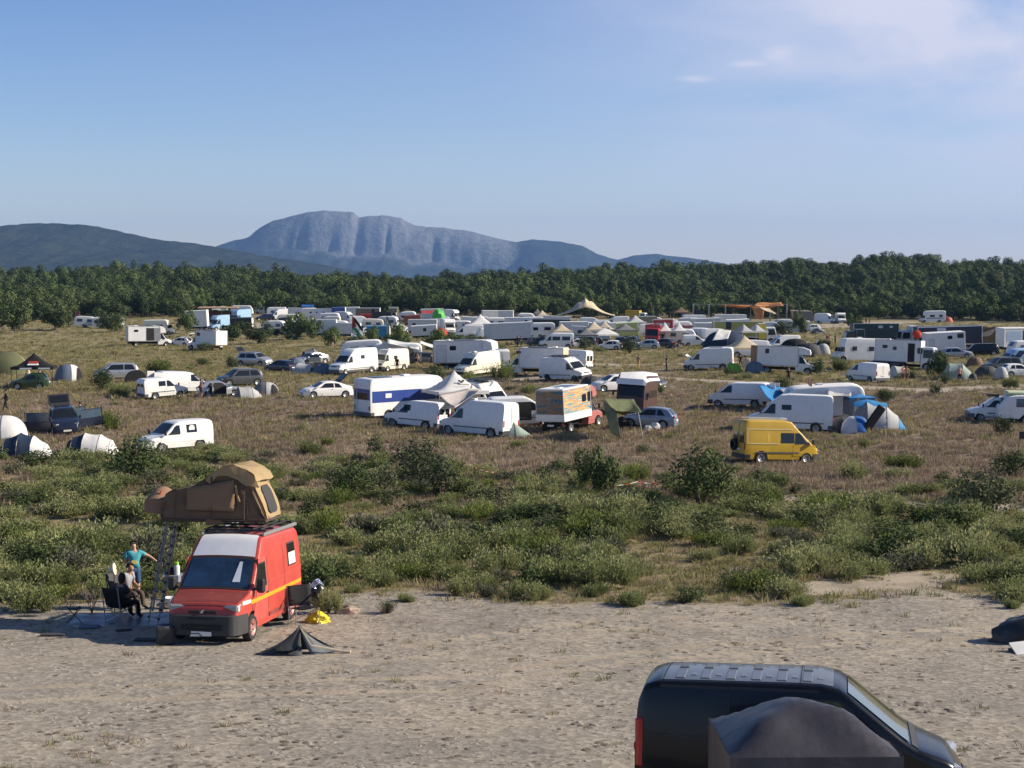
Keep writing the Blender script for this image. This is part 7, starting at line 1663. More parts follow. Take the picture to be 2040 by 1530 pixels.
gazebo(1482, 728, 12, 'beige gazebo between two big white vehicles', 4.4, 4.4, 2.2, 3.7, CBE, CBE, ALU, group=GG)
# blue and grey family tent, inflatable boat bag, small domes
popup(1752, 858, -6, 'sky blue and grey family tent beside the lower white caravan', [(-1.75, 1.75, 1.2), (-.95, 2.0, 1.4), (.35, 1.75, 1.35), (1.2, 1.0, 1.0), (1.75, .12, .7)], [(CMG, 0, 1), (CG, 1, 3), (CSKY, 3, 4)], L=3.5, door=False, doorm=CSKY, group=GT_); t = [o for o in C.objects if o.get('label', '').startswith('sky blue and grey family')][0]; MB().grid([[(-1.78+2.2*i/5, 1.0*math.cos(R(52+76*j/6)), (1.80+.22*math.sin(math.pi*min(1, i/4.2)))*math.sin(R(52+76*j/6))**.85+.03) for j in range(7)] for i in range(6)]).build('roof_sheet', CSKY, t)
gazebo(1712, 846, 4, 'grey-walled lean-to with a blue roof joined to the family tent', 1.9, 1.8, 1.9, 2.12, CSKY, CSKY, POLE, group=GG, walls=('y-', 'x-'), wallm=CMG, name='tent_annex', cat='tent')
pb = thing('airbed', 'long black airbed leaning against the blue family tent', 'airbed', at(1740, 861)+Vector((0, -.1, 0)), R(8)); M = Matrix.Rotation(R(36), 4, 'Y'); MB().box((0, 0, .92), (.62, .16, 2.0), M=M, bev=.07).build('panel', CBK, pb)
dome(1676, 862, 0, 'low dark tent in front of the white caravan', 1.9, 1.6, 1.05, CDG, group=GT_); dome(1703, 864, 0, 'royal blue and white small dome tent beside the black airbed', 1.9, 1.7, 1.15, CBL, CW, sectors=(2,), group=GT_)
tarp('awning', 'blue awning sheet slung behind the open-doored white van', 'awning', [atD(1508, 122)+Vector((0, 0, 1.9)), atD(1535, 119)+Vector((0, 0, .8)), atD(1580, 120)+Vector((0, 0, 1.2)), atD(1575, 123)+Vector((0, 0, 1.5))], CSKY, .3, wob=.1)
tarp('awning', 'grey awning sheet slung over the lower white caravan', 'awning', [atD(1548, 122)+Vector((0, 0, 1.55)), atD(1570, 119)+Vector((0, 0, 1.3)), atD(1625, 119)+Vector((0, 0, 1.4)), atD(1620, 123)+Vector((0, 0, 1.7))], CG, .2)
tarp('awning', 'white awning strip between the white high-roofed van and the family tent', 'awning', [atD(1648, 112)+Vector((0, 0, 2.3)), atD(1648, 109)+Vector((0, 0, 2.1)), atD(1695, 110)+Vector((0, 0, 2.0)), atD(1695, 113)+Vector((0, 0, 2.1))], CG, .2)
fl = thing('flag', 'small pink and white pennant on the white high-roofed van', 'flag', atD(1612, 112)+Vector((0, 0, 2.55)), 0); MB().tube((0, 0, 0), (-.1, 0, .7), .015).build('pole', POLE, fl); MB().grid([[(-.1+.0*i+.05*math.sin(j), 0, .7-.25*i) if j == 0 else (.12*j-.05, .05*math.sin(j), .62-.22*i-.1*j) for j in range(3)] for i in range(3)]).build('cloth', CPK, fl)
popup(1790, 751, 10, 'white pop-up tent behind the two walkers', [(-1.2, .3, .6), (-.6, 1.2, 1.0), (.4, 1.1, 1.0), (1.2, .3, .6)], [(CG, 0, 3)], door=False, doorm=CG, group=GT_)
popup(1908, 757, 350, 'sage green dome tent with pale flap by a lone young tree', [(-1.7, .4, .8), (-.9, 1.7, 1.4), (.4, 1.75, 1.4), (1.3, .8, 1.0)], [(CSG, 0, 3)], door=False, doorm=CG, group=GT_)
for u, v, L_, H_, a_, lab in ((1942, 730, 2.0, 1.15, CBR, 'dark brown igloo tent on the dirt'), (1965, 752, 2.5, 1.2, CDG, 'dark grey dome tent beside the sage tent'), (1994, 756, 1.5, 1.3, CG, 'pale dome tent behind a small bush'), (1938, 758, .9, .7, CDG, 'small black and white tent bag on the dirt'), (2030, 724, 2.6, 1.9, LBLUE, 'pale blue dome tent behind the dark car with raised boot')):
    dome(u, v, 0, lab, L_, L_*.9, H_, a_, CG if L_ == 2.5 else None, sectors=(0,), group=GT_)
# far gazebos and marquees
for (u, v, w_, ev, ap, m_, lab) in ((957, 670, 5.2, 2.2, 4.1, CW, 'tall peaked white gazebo among the far caravans'), (1118, 686, 3.4, 2.2, 3.4, CBE, 'beige gazebo just behind the minibus'), (1182, 682, 3.6, 2.2, 3.6, CBE, 'first of the pale twin gazebos'), (1204, 682, 3.6, 2.2, 3.7, CBE, 'second of the pale twin gazebos, nearer the lime lorry box'), (1168, 690, 3.4, 1.9, 3.0, CMG, 'grey low gazebo before the twin gazebos'), (1245, 684, 4.0, 2.2, 3.3, CMG, 'grey peaked gazebo before the lime lorry box'), (1265, 664, 3.8, 2.2, 3.6, CG, 'grey-white gazebo behind the red lorry'), (1338, 688, 4.6, 2.3, 3.7, CW, 'white gazebo with double roof beside the red lorry'), (1493, 690, 4.6, 2.3, 3.5, CG, 'pale double-peaked gazebo before the yellow lorry box'), (1080, 646, 2.6, 2.2, 3.3, CBE, 'small beige gazebo near the stretched tent'), (1070, 643, 2.4, 2.2, 3.4, CMG, 'small grey gazebo near the stretched tent'), (1356, 642, 4.6, 2.6, 4.0, CBR, 'brown thatched-looking canopy under the trees')):
    gazebo(u, v, RN.uniform(0, 20), lab, w_, w_*.9, ev, ap, m_, group=GG, peaks=2 if 'double' in lab else 1)
gazebo(1204, 690, 15, 'white domed sunshade before the low grey living trailer', 4.0, 3.0, 1.9, 2.9, CW, CW, group=GG, pw=.8)
# stretched beige marquee
def marquee():
    t = thing('marquee', 'wide stretched beige marquee rising over the far rows', 'marquee'); p = atD(1166, 395); P = []
    for i in range(29):
        row = []
        for j in range(13):
            x, y = -7.4+14.8*i/28, -4+8*j/12; pk = 1.0+3.1*math.exp(-(abs(x+.1)/3.9)**1.7-abs(y/5)**2)+max(.75*math.exp(-abs((x-px)/.75)-abs(y/2.5)) for px in (-1.9, 0, 1.8))
            row.append((x, y, 2.35+max(0, pk-1.15)*1.12-.15*math.sin(i*.9)*0-.25*(abs(x)/7.4)**3+.1*math.sin(j*1.1+i*.4)))
        P.append(row)
    o = MB().grid(P).build('canopy', cloth('marquee_beige', (.66, .58, .42), .3), t); o.modifiers.new('t', 'SOLIDIFY').thickness = .02
    for x, y, h in ((-1.5, 0, 5.9), (.4, 0, 6.0), (1.7, 0, 5.9), (-6.8, -3.6, 2.1), (6.8, -3.6, 2.1), (2.2, -3.8, 2.2), (-2.5, -3.8, 2.3)): MB().tube((x, y, -.1), (x, y, h-.25), .06).build('pole', WOODP, t)
    t.location = p; t.location.z -= .3
marquee()
# scaffold frame with orange shade sails
def scaffold():
    t = thing('scaffold', 'tall grey scaffold frame carrying orange shade sails over the stage', 'scaffold'); p = atD(1476, 405); s = 405/F
    X = lambda u: (u-1476)*s
    for u in (1381, 1412, 1445, 1534, 1567): MB().box((X(u), 0, 2.25), (.32, .32, 4.7), bev=.03).build('post', pmat('scaffold_grey', (.40, .38, .34), .7), t)
    MB().box(((X(1381)+X(1567))/2, 0, 4.55), (X(1567)-X(1381), .12, .14)).build('top_rail', pmat('scaffold_grey', (.40, .38, .34), .7), t)
    for u, d in ((1395, 2.5), (1500, 4), (1555, 4)): MB().box((X(u), d, 2.2), (.2, .2, 4.4)).build('rear_post', pmat('scaffold_grey', (.40, .38, .34), .7), t)
    t.location = p
    def sail(nm, pts, sag, seed, lab):
        tarp(nm, lab, 'sail', [p+Vector((X(u), y, z)) for u, y, z in pts], COR, sag, n=14, wob=.28, seed=seed, group='orange shade sails over the stage')
    sail('shade_sail', ((1432, .2, 4.4), (1505, -.5, 3.9), (1522, 5, 4.2), (1440, 4, 4.3)), .5, 3, 'long pale orange shade sail on the scaffold')
    sail('shade_sail', ((1500, -.8, 4.0), (1560, -.5, 4.2), (1562, 5, 4.9), (1512, 5, 4.9)), .8, 5, 'deep orange shade sail at the high end of the scaffold')
    sail('shade_sail', ((1495, -1, 3.9), (1522, -1, 3.9), (1518, -1.4, .6), (1506, -1.4, .6)), .1, 9, 'orange sail gathered into a hanging funnel')
    st = thing('speaker_stack', 'black stack of loudspeakers under the scaffold frame', 'speakers', atD(1392, 408)); MB().box((0, 0, 1.5), (2.4, 1.6, 3.0), bev=.05).box((.8, -.2, 3.2), (.6, .8, .5)).build('cabinets', CBK, st); MB().box((0, -.82, 1.5), (2.1, .03, 2.6)).build('grille', CDG, st)
    h = thing('hut', 'grey brush-roofed hut at the end of the scaffold', 'hut', atD(1594, 405)); MB().add([(-2.6, -1.5, 2.9), (2.6, -1.5, 2.8), (3.3, -1.8, .2), (-2.2, -1.6, .1), (-2.4, 1.6, 3.1), (2.4, 1.6, 3.0), (3.2, 1.8, .2), (-2.2, 1.6, .1)], [[0, 1, 2, 3], [4, 7, 6, 5], [0, 4, 5, 1], [1, 5, 6, 2], [0, 3, 7, 4]]).build('brush_wall', pmat('brushwood', (.20, .18, .15), .95, var=.5, scale=3, bump=.8, bscale=4), h); MB().tube((2.5, -1.7, 3.0), (3.5, -1.9, 0), .08).tube((-2.5, -1.7, 3.1), (-2.3, -1.7, 0), .08).build('frame', WOODP, h)
scaffold()
def tower():
    t = thing('scaffold_tower', 'skeletal metal tower with a steep ladder among the far trucks', 'tower', atD(1300, 408), .1); b = MB()
    for x in (-1.2, 1.2):
        for y in (-1, 1): b.box((x, y, 2.2), (.1, .1, 4.6))
    for z in (1.5, 3.0, 4.4):
        for y in (-1, 1): b.box((0, y, z), (2.6, .08, .1))
    b.build('frame', UNDER, t); MB().tube((-1.0, -1.2, 4.4), (2.2, -1.2, 0), .09).build('ladder', UNDER, t)
tower()
# dark blue awning with white cover, far right middle
t = dome(1445, 697, 0, 'large dark navy house tent with a white cover thrown over it', 7.0, 4.6, 2.9, CB, group=GT_); tarp('tarpaulin', 'white sheet thrown over the dark navy house tent', 'tarp', [atD(1418, 208)+Vector((0, 0, 2.2)), atD(1450, 208)+Vector((0, 0, 2.4)), atD(1456, 212)+Vector((0, 0, 3.5)), atD(1430, 212)+Vector((0, 0, 3.6))], CW, .1)
for u, v, L_, H_, m_, lab in ((1583, 710, 4.6, 2.4, CBK, 'black dome awning beside the black car beyond the box truck'), (1640, 706, 2.0, 1.5, CG, 'pale round tent at the end of the black awning'), (1612, 712, 3.4, 1.9, CDG, 'dark open tent with belongings beyond the box truck')): dome(u, v, 0, lab, L_, L_*.7, H_, m_, group=GT_)
tarp('awning', 'cream awning sheet slanting beside the yellow lorry box', 'awning', [atD(1510, 330)+Vector((0, 0, 5.0)), atD(1525, 322)+Vector((0, 0, 4.2)), atD(1547, 325)+Vector((0, 0, 3.6)), atD(1530, 335)+Vector((0, 0, 4.8))], CBE, .3)
tarp('netting', 'brown netting hung between the navy trailer and the white lorry', 'netting', [atD(1948, 236)+Vector((0, 0, 3.5)), atD(1990, 236)+Vector((0, 0, 3.6)), atD(1990, 236)+Vector((0, .4, .8)), atD(1948, 236)+Vector((0, .4, .8))], pmat('brown_net', (.2, .15, .09), .9, var=.35, trans=.3), .1, wob=.2)
tarp('tarpaulin', 'pale cloth hooked on the brown netting', 'tarp', [atD(1955, 235)+Vector((0, 0, 2.5)), atD(1986, 235)+Vector((0, 0, 3.5)), atD(1972, 235)+Vector((0, 0, 2.2)), atD(1960, 235)+Vector((0, 0, 2.0))], CBE, .1)
wl = thing('lean_to', 'wooden lean-to roof joining the white cube and the light blue camper truck', 'lean-to', atD(435, 350)); MB().slab([(-4.5, -1.5, 3.6), (4.5, -1.5, 3.6), (4.5, 2, 3.9), (-4.5, 2, 3.9)], .12).build('roof', WOODP, wl)
for x in (-2, 1, 4.2): MB().box((x, -1.3, 1.8), (.12, .12, 3.6)).build('post', WOODP, wl)
MB().box((.5, 1.6, 1.5), (7, .1, 2.6)).build('back_wall', pmat('dark_boards', (.09, .05, .035), .8, var=.3), wl)
sc_ = thing('wooden_screen', 'reddish brown wooden screen beside a caravan under the trees', 'screen', atD(155, 352)); MB().box((0, 0, 1.2), (1.0, .1, 2.7), bev=.02).build('panel', pmat('red_brown_boards', (.22, .09, .05), .8, var=.2), sc_); MB().box((-.9, .2, 1.2), (.6, .1, 2.4)).build('side_panel', pmat('dark_boards', (.09, .05, .035), .8), sc_)
hut = thing('striped_hut', 'small hut with red and cream sloping roof beams among the caravans', 'hut', atD(955, 300), .2)
MB().box((-1, 0, 1.1), (3.4, 2, 2.2)).build('wall', pmat('hut_red', (.16, .04, .03), .7), hut)
for i in range(4): MB().box((.1+.5*i, -1.05, 2.1-.25*i), (1.6, .08, .16), M=Matrix.Rotation(R(28), 4, 'Y')).build('roof_beam', CBE if i % 2 else pmat('hut_red', (.16, .04, .03), .7), hut)
# flags
def flagpole(u, v, hgt, lab, lean=0):
    t = thing('flag', lab, 'flag', at(u, v)); MB().tube((0, 0, -.2), (lean, 0, hgt), .035).build('pole', POLE, t); return t
f = flagpole(702, 693, 5.0, 'tall flag with red triangle and black, white and green bands above the bushes')
W_, H_ = 2.7, 2.0      # the cloth droops down and away from the pole
def cl(a, b):   # a along the fly 0..1, b down the hoist 0..1
    return (W_*a*.62, .15*math.sin(a*6+b*2), 4.95-H_*b-a*1.75+.12*math.sin(a*5))
for nm, b0, b1, m_ in (('black_band', 0, 1/3, CBK), ('white_band', 1/3, 2/3, CW), ('green_band', 2/3, 1, CGRN)): MB().grid([[cl(i/10, b0+(b1-b0)*j/3) for j in range(4)] for i in range(11)]).build(nm, m_, f)
for y in (-.03, .03): MB().grid([[(lambda q: (q[0], q[1]+y, q[2]))(cl(.42*i/6, .5+(j/4-.5)*(1-i/6))) for j in range(5)] for i in range(7)]).build('red_triangle', CRED, f)
f2 = flagpole(699, 695, 2.6, 'small white flag with a dark emblem below the tall flag'); MB().grid([[(.08+1.0*i/5, .1*math.sin(i), 2.5-1.3*j/4-.5*i/5) for j in range(5)] for i in range(6)]).build('cloth', CW, f2); MB().grid([[(.4+.4*i/3, .02-.06*(1), 2.0-.5*j/3-.2*i/3) for j in range(4)] for i in range(4)]).build('emblem', CBK, f2)
f3 = flagpole(775, 685, 2.9, 'lime and white drooping flag beside the bright blue box'); MB().grid([[(.05+1.6*i/6, .12*math.sin(i), 1.6-1.0*j/4-.35*i/6) for j in range(5)] for i in range(7)]).build('lime_cloth', CLI, f3); MB().grid([[(-.4+.5*i/3, .05*math.sin(j), 3.4-2.0*j/5) for j in range(6)] for i in range(4)]).build('pale_cloth', CSG, f3)
f4 = flagpole(770, 668, 3.8, 'black and white streamer flag near the cream caravan'); MB().grid([[(.05+.9*i/5, .1*math.sin(i+j), 3.8-.7*j/3-1.9*i/5) for j in range(4)] for i in range(6)]).build('cloth', CDG, f4)
f5 = flagpole(874, 668, 4.4, 'green and white balloon-like banner above the olive bushes'); lump(1.2, 1.6, 5, 12, 6, .15).build('green_cloth', pmat('bright_green_cloth', (.10, .48, .10), .6, trans=.3), f5).location = (0, 0, 3.2); MB().grid([[(-1.2+.35*i, .05*i, 4.4-1.3*j/4) for j in range(5)] for i in range(3)]).build('white_cloth', CW, f5)
rp = thing('parasol', 'round red parasol on the roof of the horse lorry', 'parasol', atD(1826, 200)+Vector((0, 0, 3.5))); MB().lathe([(0, .55), (.3, .5), (.55, .2), (.62, 0)], 14, M=Matrix.Rotation(R(60), 4, 'X')).build('canopy', CRED, rp); MB().tube((0, 0, -.4), (0, .05, .3), .02).build('pole', POLE, rp)
tent_or = dome(1888, 642, 0, 'small orange tent beside the lone motorhome by the wood', 2.6, 2.2, 1.4, pmat('cloth_coral', (.6, .16, .10), .7, trans=.25), group=GT_)
tarp('tarpaulin', 'red and yellow striped cloth over the container beside the banner', 'tarp', [atD(838, 330)+Vector((0, 0, 3.1)), atD(872, 330)+Vector((0, 0, 2.9)), atD(872, 335)+Vector((0, 0, 3.4)), atD(838, 335)+Vector((0, 0, 3.5))], CRED, .2)
tarp('tarpaulin', 'blue tarpaulin over the white van beside the long living trailer', 'tarp', [atD(600, 408)+Vector((0, 0, 2.6)), atD(625, 408)+Vector((0, 0, 2.7)), atD(625, 413)+Vector((0, 0, 3.2)), atD(600, 413)+Vector((0, 0, 3.2))], CBL, .1)
tarp('tarpaulin', 'teal tarpaulins heaped at the wood edge above the wooden lean-to', 'tarp', [atD(420, 402)+Vector((0, 0, 1.9)), atD(455, 402)+Vector((0, 0, 1.8)), atD(452, 407)+Vector((0, 0, 2.9)), atD(424, 407)+Vector((0, 0, 2.8))], CSG, .3, wob=.3)
# barrier tape along the scrub
def tape(lab, uv, name='barrier_tape'):
    pts = [at(u, v)+Vector((0, 0, h)) for u, v, h in uv]; b = MB(); k = 0
    for a, c in zip(pts, pts[1:]):
        n = max(2, int((c-a).length/.36))
        for i in range(n):
            p, q = a.lerp(c, i/n), a.lerp(c, (i+1)/n); sag = lambda f: Vector((0, 0, -.12*math.sin(math.pi*f)))
            p, q = p+sag(i/n), q+sag((i+1)/n); b.add([p, q, q+Vector((0, .01, .035)), p+Vector((0, .01, .035))], [[0, 1, 2, 3]], k % 2); k += 1
    tag(b.build(name, [CW, CRED], None, 0), lab, 'tape', 'red and white barrier tape')
tape('red and white tape across the far side of the scrub beside the slender olive tree', ((1200, 986, .5), (1270, 983, .55), (1340, 976, .4))); tape('short red and white tape beyond the central thicket', ((935, 948, .6), (990, 962, .5))); tape('red and white tape scrap in the dry meadow below the vans', ((770, 900, .3), (800, 908, .2))); tape('red and white tape by the big dark bush near the yellow van', ((1455, 975, .3), (1520, 985, .2)))

# ------------------------------------------------------------------ the camp: people
PP = [(12, 822, 200, 'walk', CBK, CBK, ('long', 'trousers'), 'person in long dark clothes walking with a purple bag near the frame edge'), (121, 850, 80, 'stand', CDG, CDG, ('bare',), 'bare-shouldered person standing behind the dark navy car'), (160, 852, 200, 'stand', CBK, CDG, ('short',), 'person in black behind the open doors of the dark navy car'), (401, 795, 30, 'stand', CPK, CDG, ('bare',), 'bare-chested person leaning by the silver hatchback'),
 (645, 745, 200, 'akimbo', CBK, CDG, ('bare',), 'bare-chested person beside the tall white van'), (1272, 737, 250, 'walk', CW, pmat('mustard_trousers', (.5, .33, .06), .8), ('bare', 'trousers'), 'bare-chested person in mustard trousers crossing the meadow'), (1328, 738, 190, 'akimbo', CDG, CDG, ('short', 'trousers'), 'dark-clothed person carrying a bag in the open meadow'), (1571, 768, 270, 'stand', CBK, CDG, ('short',), 'person in black half hidden by a bush beside the path'),
 (1799, 762, 280, 'walk', CBR, CDG, ('bare',), 'person in shorts, first of the two strolling past the horse lorry'), (1806, 763, 260, 'stand', CBE, CBR, ('bare',), 'person with bare back, second of the two strolling past the horse lorry'), (1911, 765, 262, 'stand', CBR, CBK, ('bare',), 'person in black shorts standing before the sage tent'), (1031, 691, 30, 'stand', CBK, CBK, ('long', 'trousers'), 'dark-clothed person standing by the cluttered open box'), (1038, 692, 200, 'akimbo', CDG, CBK, ('long', 'trousers'), 'second dark-clothed person by the cluttered open box'),
 (1648, 687, 250, 'stand', CBR, CBE, ('short',), 'person in beige shorts near the green scrub beyond the tents'), (1652, 689, 80, 'walk', CG, CBE, ('bare',), 'bare-backed person walking towards the green scrub'), (1664, 686, 200, 'stand', CDG, CBK, ('short', 'trousers'), 'person in grey by the green scrub beyond the tents'), (1685, 684, 220, 'walk', CW, CDG, ('bare',), 'pale person beside the dark green lorry'), (1690, 650, 200, 'stand', CBK, CBK, ('long', 'trousers'), 'dark-clothed person on the dirt track by the small lorry'), (1725, 647, 20, 'stand', CBK, CBK, ('long', 'trousers'), 'one of a pair on the dirt track, darker figure'), (1732, 647, 160, 'walk', CBR, CBK, ('long', 'trousers'), 'one of a pair on the dirt track, brown-clad figure'),
 (1215, 688, 200, 'stand', CW, CDG, ('short',), 'person in white by the domed sunshade'), (1140, 700, 20, 'walk', CBL, CDG, ('short',), 'person in blue walking past the minibus tail'), (1345, 700, 200, 'stand', CRED, CDG, ('short',), 'person in red before the double white gazebo'), (1475, 735, 90, 'stand', CBK, CDG, ('short',), 'person in black under the beige gazebo'), (540, 652, 200, 'stand', CW, CDG, ('short',), 'person in white on the bare ground below the wood-edge van'), (1530, 735, 20, 'akimbo', CDG, CDG, ('bare',), 'bare-chested person beside the beige small dome'), (1822, 728, 250, 'stand', CDG, CBK, ('bare',), 'person standing in the side doorway of the horse lorry'), (1268, 660, 20, 'walk', CBL, CDG, ('short',), 'person in blue below the yellow-sided lorry'),
 (832, 731, 200, 'walk', CBK, CBR, ('bare',), 'bare-backed person bending near the loaded grey car'), (860, 733, 100, 'stand', CDG, CDG, ('short',), 'person standing at the open boot of the loaded grey car'), (667, 692, 30, 'stand', CBR, CBK, ('bare',), 'bare-chested person under the olive trees'), (54, 764, 240, 'sit', CG, CDG, ('short',), 'pale-shirted person seated under the black gazebo'), (79, 763, 200, 'stand', CBK, CDG, ('short',), 'dark-clothed person standing under the black gazebo'), (86, 766, 120, 'sit', CBE, CDG, ('bare',), 'bare-chested person seated under the black gazebo'), (791, 742, 250, 'stand', CBK, CBK, ('long', 'trousers'), 'person in black leaning at the nose of the old cream van'), (1246, 852, 300, 'sit', CBR, CBK, ('bare',), 'bare-legged person lounging under the olive shade cloth')]
for u, v, dg_, ps_, s1, s2, wr_, lab in PP: person(u, v, dg_, lab, ps_, s1, s2, wr_, RN.choice((SKIN, SKIN2)), group=GP)
# ------------------------------------------------------------------ bushes, one by one
LM = [  # lone ones: u, foot v, width, height (photo pixels), kind, label
 (203, 779, 50, 42, 'bush', 'dark rounded bush hiding the nose of the silver people carrier'), (243, 792, 42, 28, 'broom', 'loose green bush just beyond the compact white van\'s tail'), (226, 858, 42, 46, 'lime', 'bright green bush between the navy car and the compact white van'), (316, 748, 48, 36, 'lime', 'yellowish bush behind the white van with open rear doors'),
 (651, 889, 26, 26, 'lime', 'small vivid green bush alone in the dry meadow'), (600, 858, 20, 20, 'broom', 'tiny green bush below the white saloon'), (866, 771, 46, 42, 'bush', 'dark upright bush behind the blue-banded camper'), (928, 772, 38, 32, 'lime', 'green spiky bush just below the cream high-roofed van'), (1010, 758, 50, 36, 'lime', 'green bush at the nose of the plywood-tailed truck'), (1016, 779, 32, 18, 'grey', 'grey-violet low bush above the painted camper'), (1056, 785, 50, 22, 'broom', 'wide low green bush above the painted camper'),
 (1319, 785, 14, 24, 'broom', 'slim upright bush beside the dark grey car'), (1033, 893, 30, 22, 'lime', 'bright small bush before the grey-green ridge tent'), (1270, 958, 64, 50, 'lime', 'broad bright green bush beside the slender olive tree'), (1281, 906, 38, 24, 'bush', 'dark low bush beyond the bright green bush'), (1718, 892, 22, 22, 'lime', 'small bright bush right of the yellow van\'s nose'), (1796, 936, 72, 36, 'lime', 'wide bright bush in the dry meadow beyond the yellow van'),
 (1998, 870, 46, 46, 'bush', 'dark bush before the small white van with the roof box'), (2014, 950, 80, 52, 'bush', 'dark bush around the foot of the sign post'), (1765, 803, 46, 26, 'bush', 'dark bush behind the blue family tent'), (1560, 777, 44, 26, 'bush', 'dark bush hiding a person beside the path'), (1864, 788, 30, 26, 'bush', 'dark bush on the dirt above the meadow'), (1884, 765, 26, 28, 'bush', 'dark bush at the sage tent'), (2012, 774, 30, 30, 'broom', 'green bush at the end of the dirt path'), (1628, 747, 32, 32, 'bush', 'dark bush at the nose of the box truck with the brown door'), (1676, 740, 38, 30, 'broom', 'olive green bush beside the lone white van'), (1762, 736, 26, 22, 'broom', 'green bush before the horse lorry'), (1452, 750, 26, 22, 'bush', 'small bush before the lime pop-up tent'), (1490, 757, 22, 18, 'broom', 'tiny bush before the beige dome tent'),
 (410, 693+8, 36, 18, 'bush', 'bush at the rear of the box truck with bright doors'), (404, 729, 30, 16, 'bush', 'dark low bush in the meadow under the box trucks'), (462, 734, 30, 24, 'bush', 'dark bush under the raised black tailgate'), (1255, 704, 46, 32, 'bush', 'dark round bush in front of the red lorry'), (1165, 698, 34, 26, 'bush', 'green bush in front of the grey car'), (1195, 702, 30, 14, 'broom', 'low bush before the dark off-roader'), (985, 706, 60, 26, 'broom', 'sprawling bush before the big blue-grey box'), (1560, 668, 50, 26, 'bush', 'round bush hiding the white van by the dirt track'), (1375, 940, 22, 18, 'grey', 'small grey bush in the dry meadow'), (1552, 978, 30, 22, 'bush', 'small dark bush at the scrub edge below the yellow van'), (1524, 990, 30, 38, 'olive', 'wispy pale bush at the scrub edge below the yellow van'), (1810, 752, 30, 14, 'broom', 'low bush behind the two strollers'),
 (1395, 1008, 138, 112, 'bush', 'big dark oak bush standing above the scrub'), (1955, 1042, 138, 112, 'olive', 'big grey-green bush at the far end of the scrub'), (697, 996, 106, 72, 'bush', 'dark rounded bush at the near end of the thicket'), (750, 918, 44, 56, 'bush', 'upright dark bush at the back of the thicket'), (835, 970, 130, 100, 'olive', 'big olive green bush in the middle of the thicket'), (765, 985, 64, 78, 'olive', 'tall narrow olive bush in the thicket'), (880, 990, 100, 76, 'olive', 'loose grey-green bush at the end of the thicket'), (902, 955, 60, 56, 'broom', 'light green bush behind the thicket'), (985, 1008, 74, 58, 'olive', 'gnarled grey-green bush past the thicket'), (1058, 1000, 72, 64, 'broom', 'spiky green bush between thicket and olive tree'), (268, 960, 120, 82, 'bush', 'big dark bush in front of the compact white van'), (310, 968, 60, 50, 'olive', 'pale twiggy bush behind the roof tent'), (95, 1000, 70, 40, 'broom', 'green bush below the pop-up tents'),
 (55, 1216, 105, 58, 'broom', 'low green bush on the sand by the stool'), (15, 1196, 60, 48, 'broom', 'green bush at the sandy edge of the frame'), (655, 1222, 46, 52, 'broom', 'olive green bush behind the yellow bag'), (772, 1222, 46, 40, 'grey', 'small brownish bush on the open gravel'), (812, 1198, 42, 24, 'broom', 'low green bush on the gravel edge'), (705, 1180, 46, 26, 'broom', 'low bush between black bag and scrub'), (912, 1185, 50, 40, 'broom', 'round green bush at the gravel edge'), (972, 1188, 54, 44, 'grey', 'brownish bush at the gravel edge'), (1560, 1190, 96, 44, 'broom', 'wide green bush overhanging the gravel'), (2018, 1212, 40, 26, 'broom', 'green tuft bush at the sandy bank'), (1980, 1130, 70, 46, 'broom', 'green bush on top of the sandy bank')]
for q in LM: shrub(q[0], q[1], q[2], q[3], q[4], q[5])
TREES = [(1196, 990, 92, 108, 'slender olive-leaved young tree at the back of the scrub'), (620, 676, 52, 50, 'olive tree pair partner nearer the black box'), (590, 676, 60, 52, 'olive tree before the flat-roofed camper'), (515, 684, 60, 40, 'bushy green tree before the white caravan and black box'), (470, 680, 54, 42, 'bushy dark tree before the charcoal trailer'), (372, 664, 46, 50, 'green tree beside the tall plain white lorry box'), (660, 690, 52, 44, 'dark tree under the flag'), (706, 700, 60, 34, 'spreading low tree at the foot of the flag'), (796, 700, 64, 54, 'round olive tree between blue box and containers'), (742, 688, 36, 44, 'slim tree beside the tall flag'), (872, 696, 60, 40, 'dark round tree before the containers'), (905, 694, 50, 34, 'dark low tree beside the brush fence'), (945, 690, 60, 26, 'low green tree before the white vans'), (225, 662, 50, 40, 'dark tree over the small white truck'), (110, 658, 70, 55, 'dark tree over the wooden screen'), (30, 664, 80, 70, 'bright green tree at the meadow edge'), (190, 652, 44, 34, 'small tree before the rounded caravan'), (1870, 752, 40, 54, 'lone spindly young tree beside the sage tent'), (1596, 664, 34, 44, 'green tree by the brush-roofed hut'), (1700, 656, 40, 30, 'green tree by the dirt track'), (1640, 694, 30, 18, 'low tree by the black awning')]
for u, v, w_, h_, lab in TREES: shrub(u, v, w_, h_, 'tree', lab, 'tree', 'small trees inside the camp')
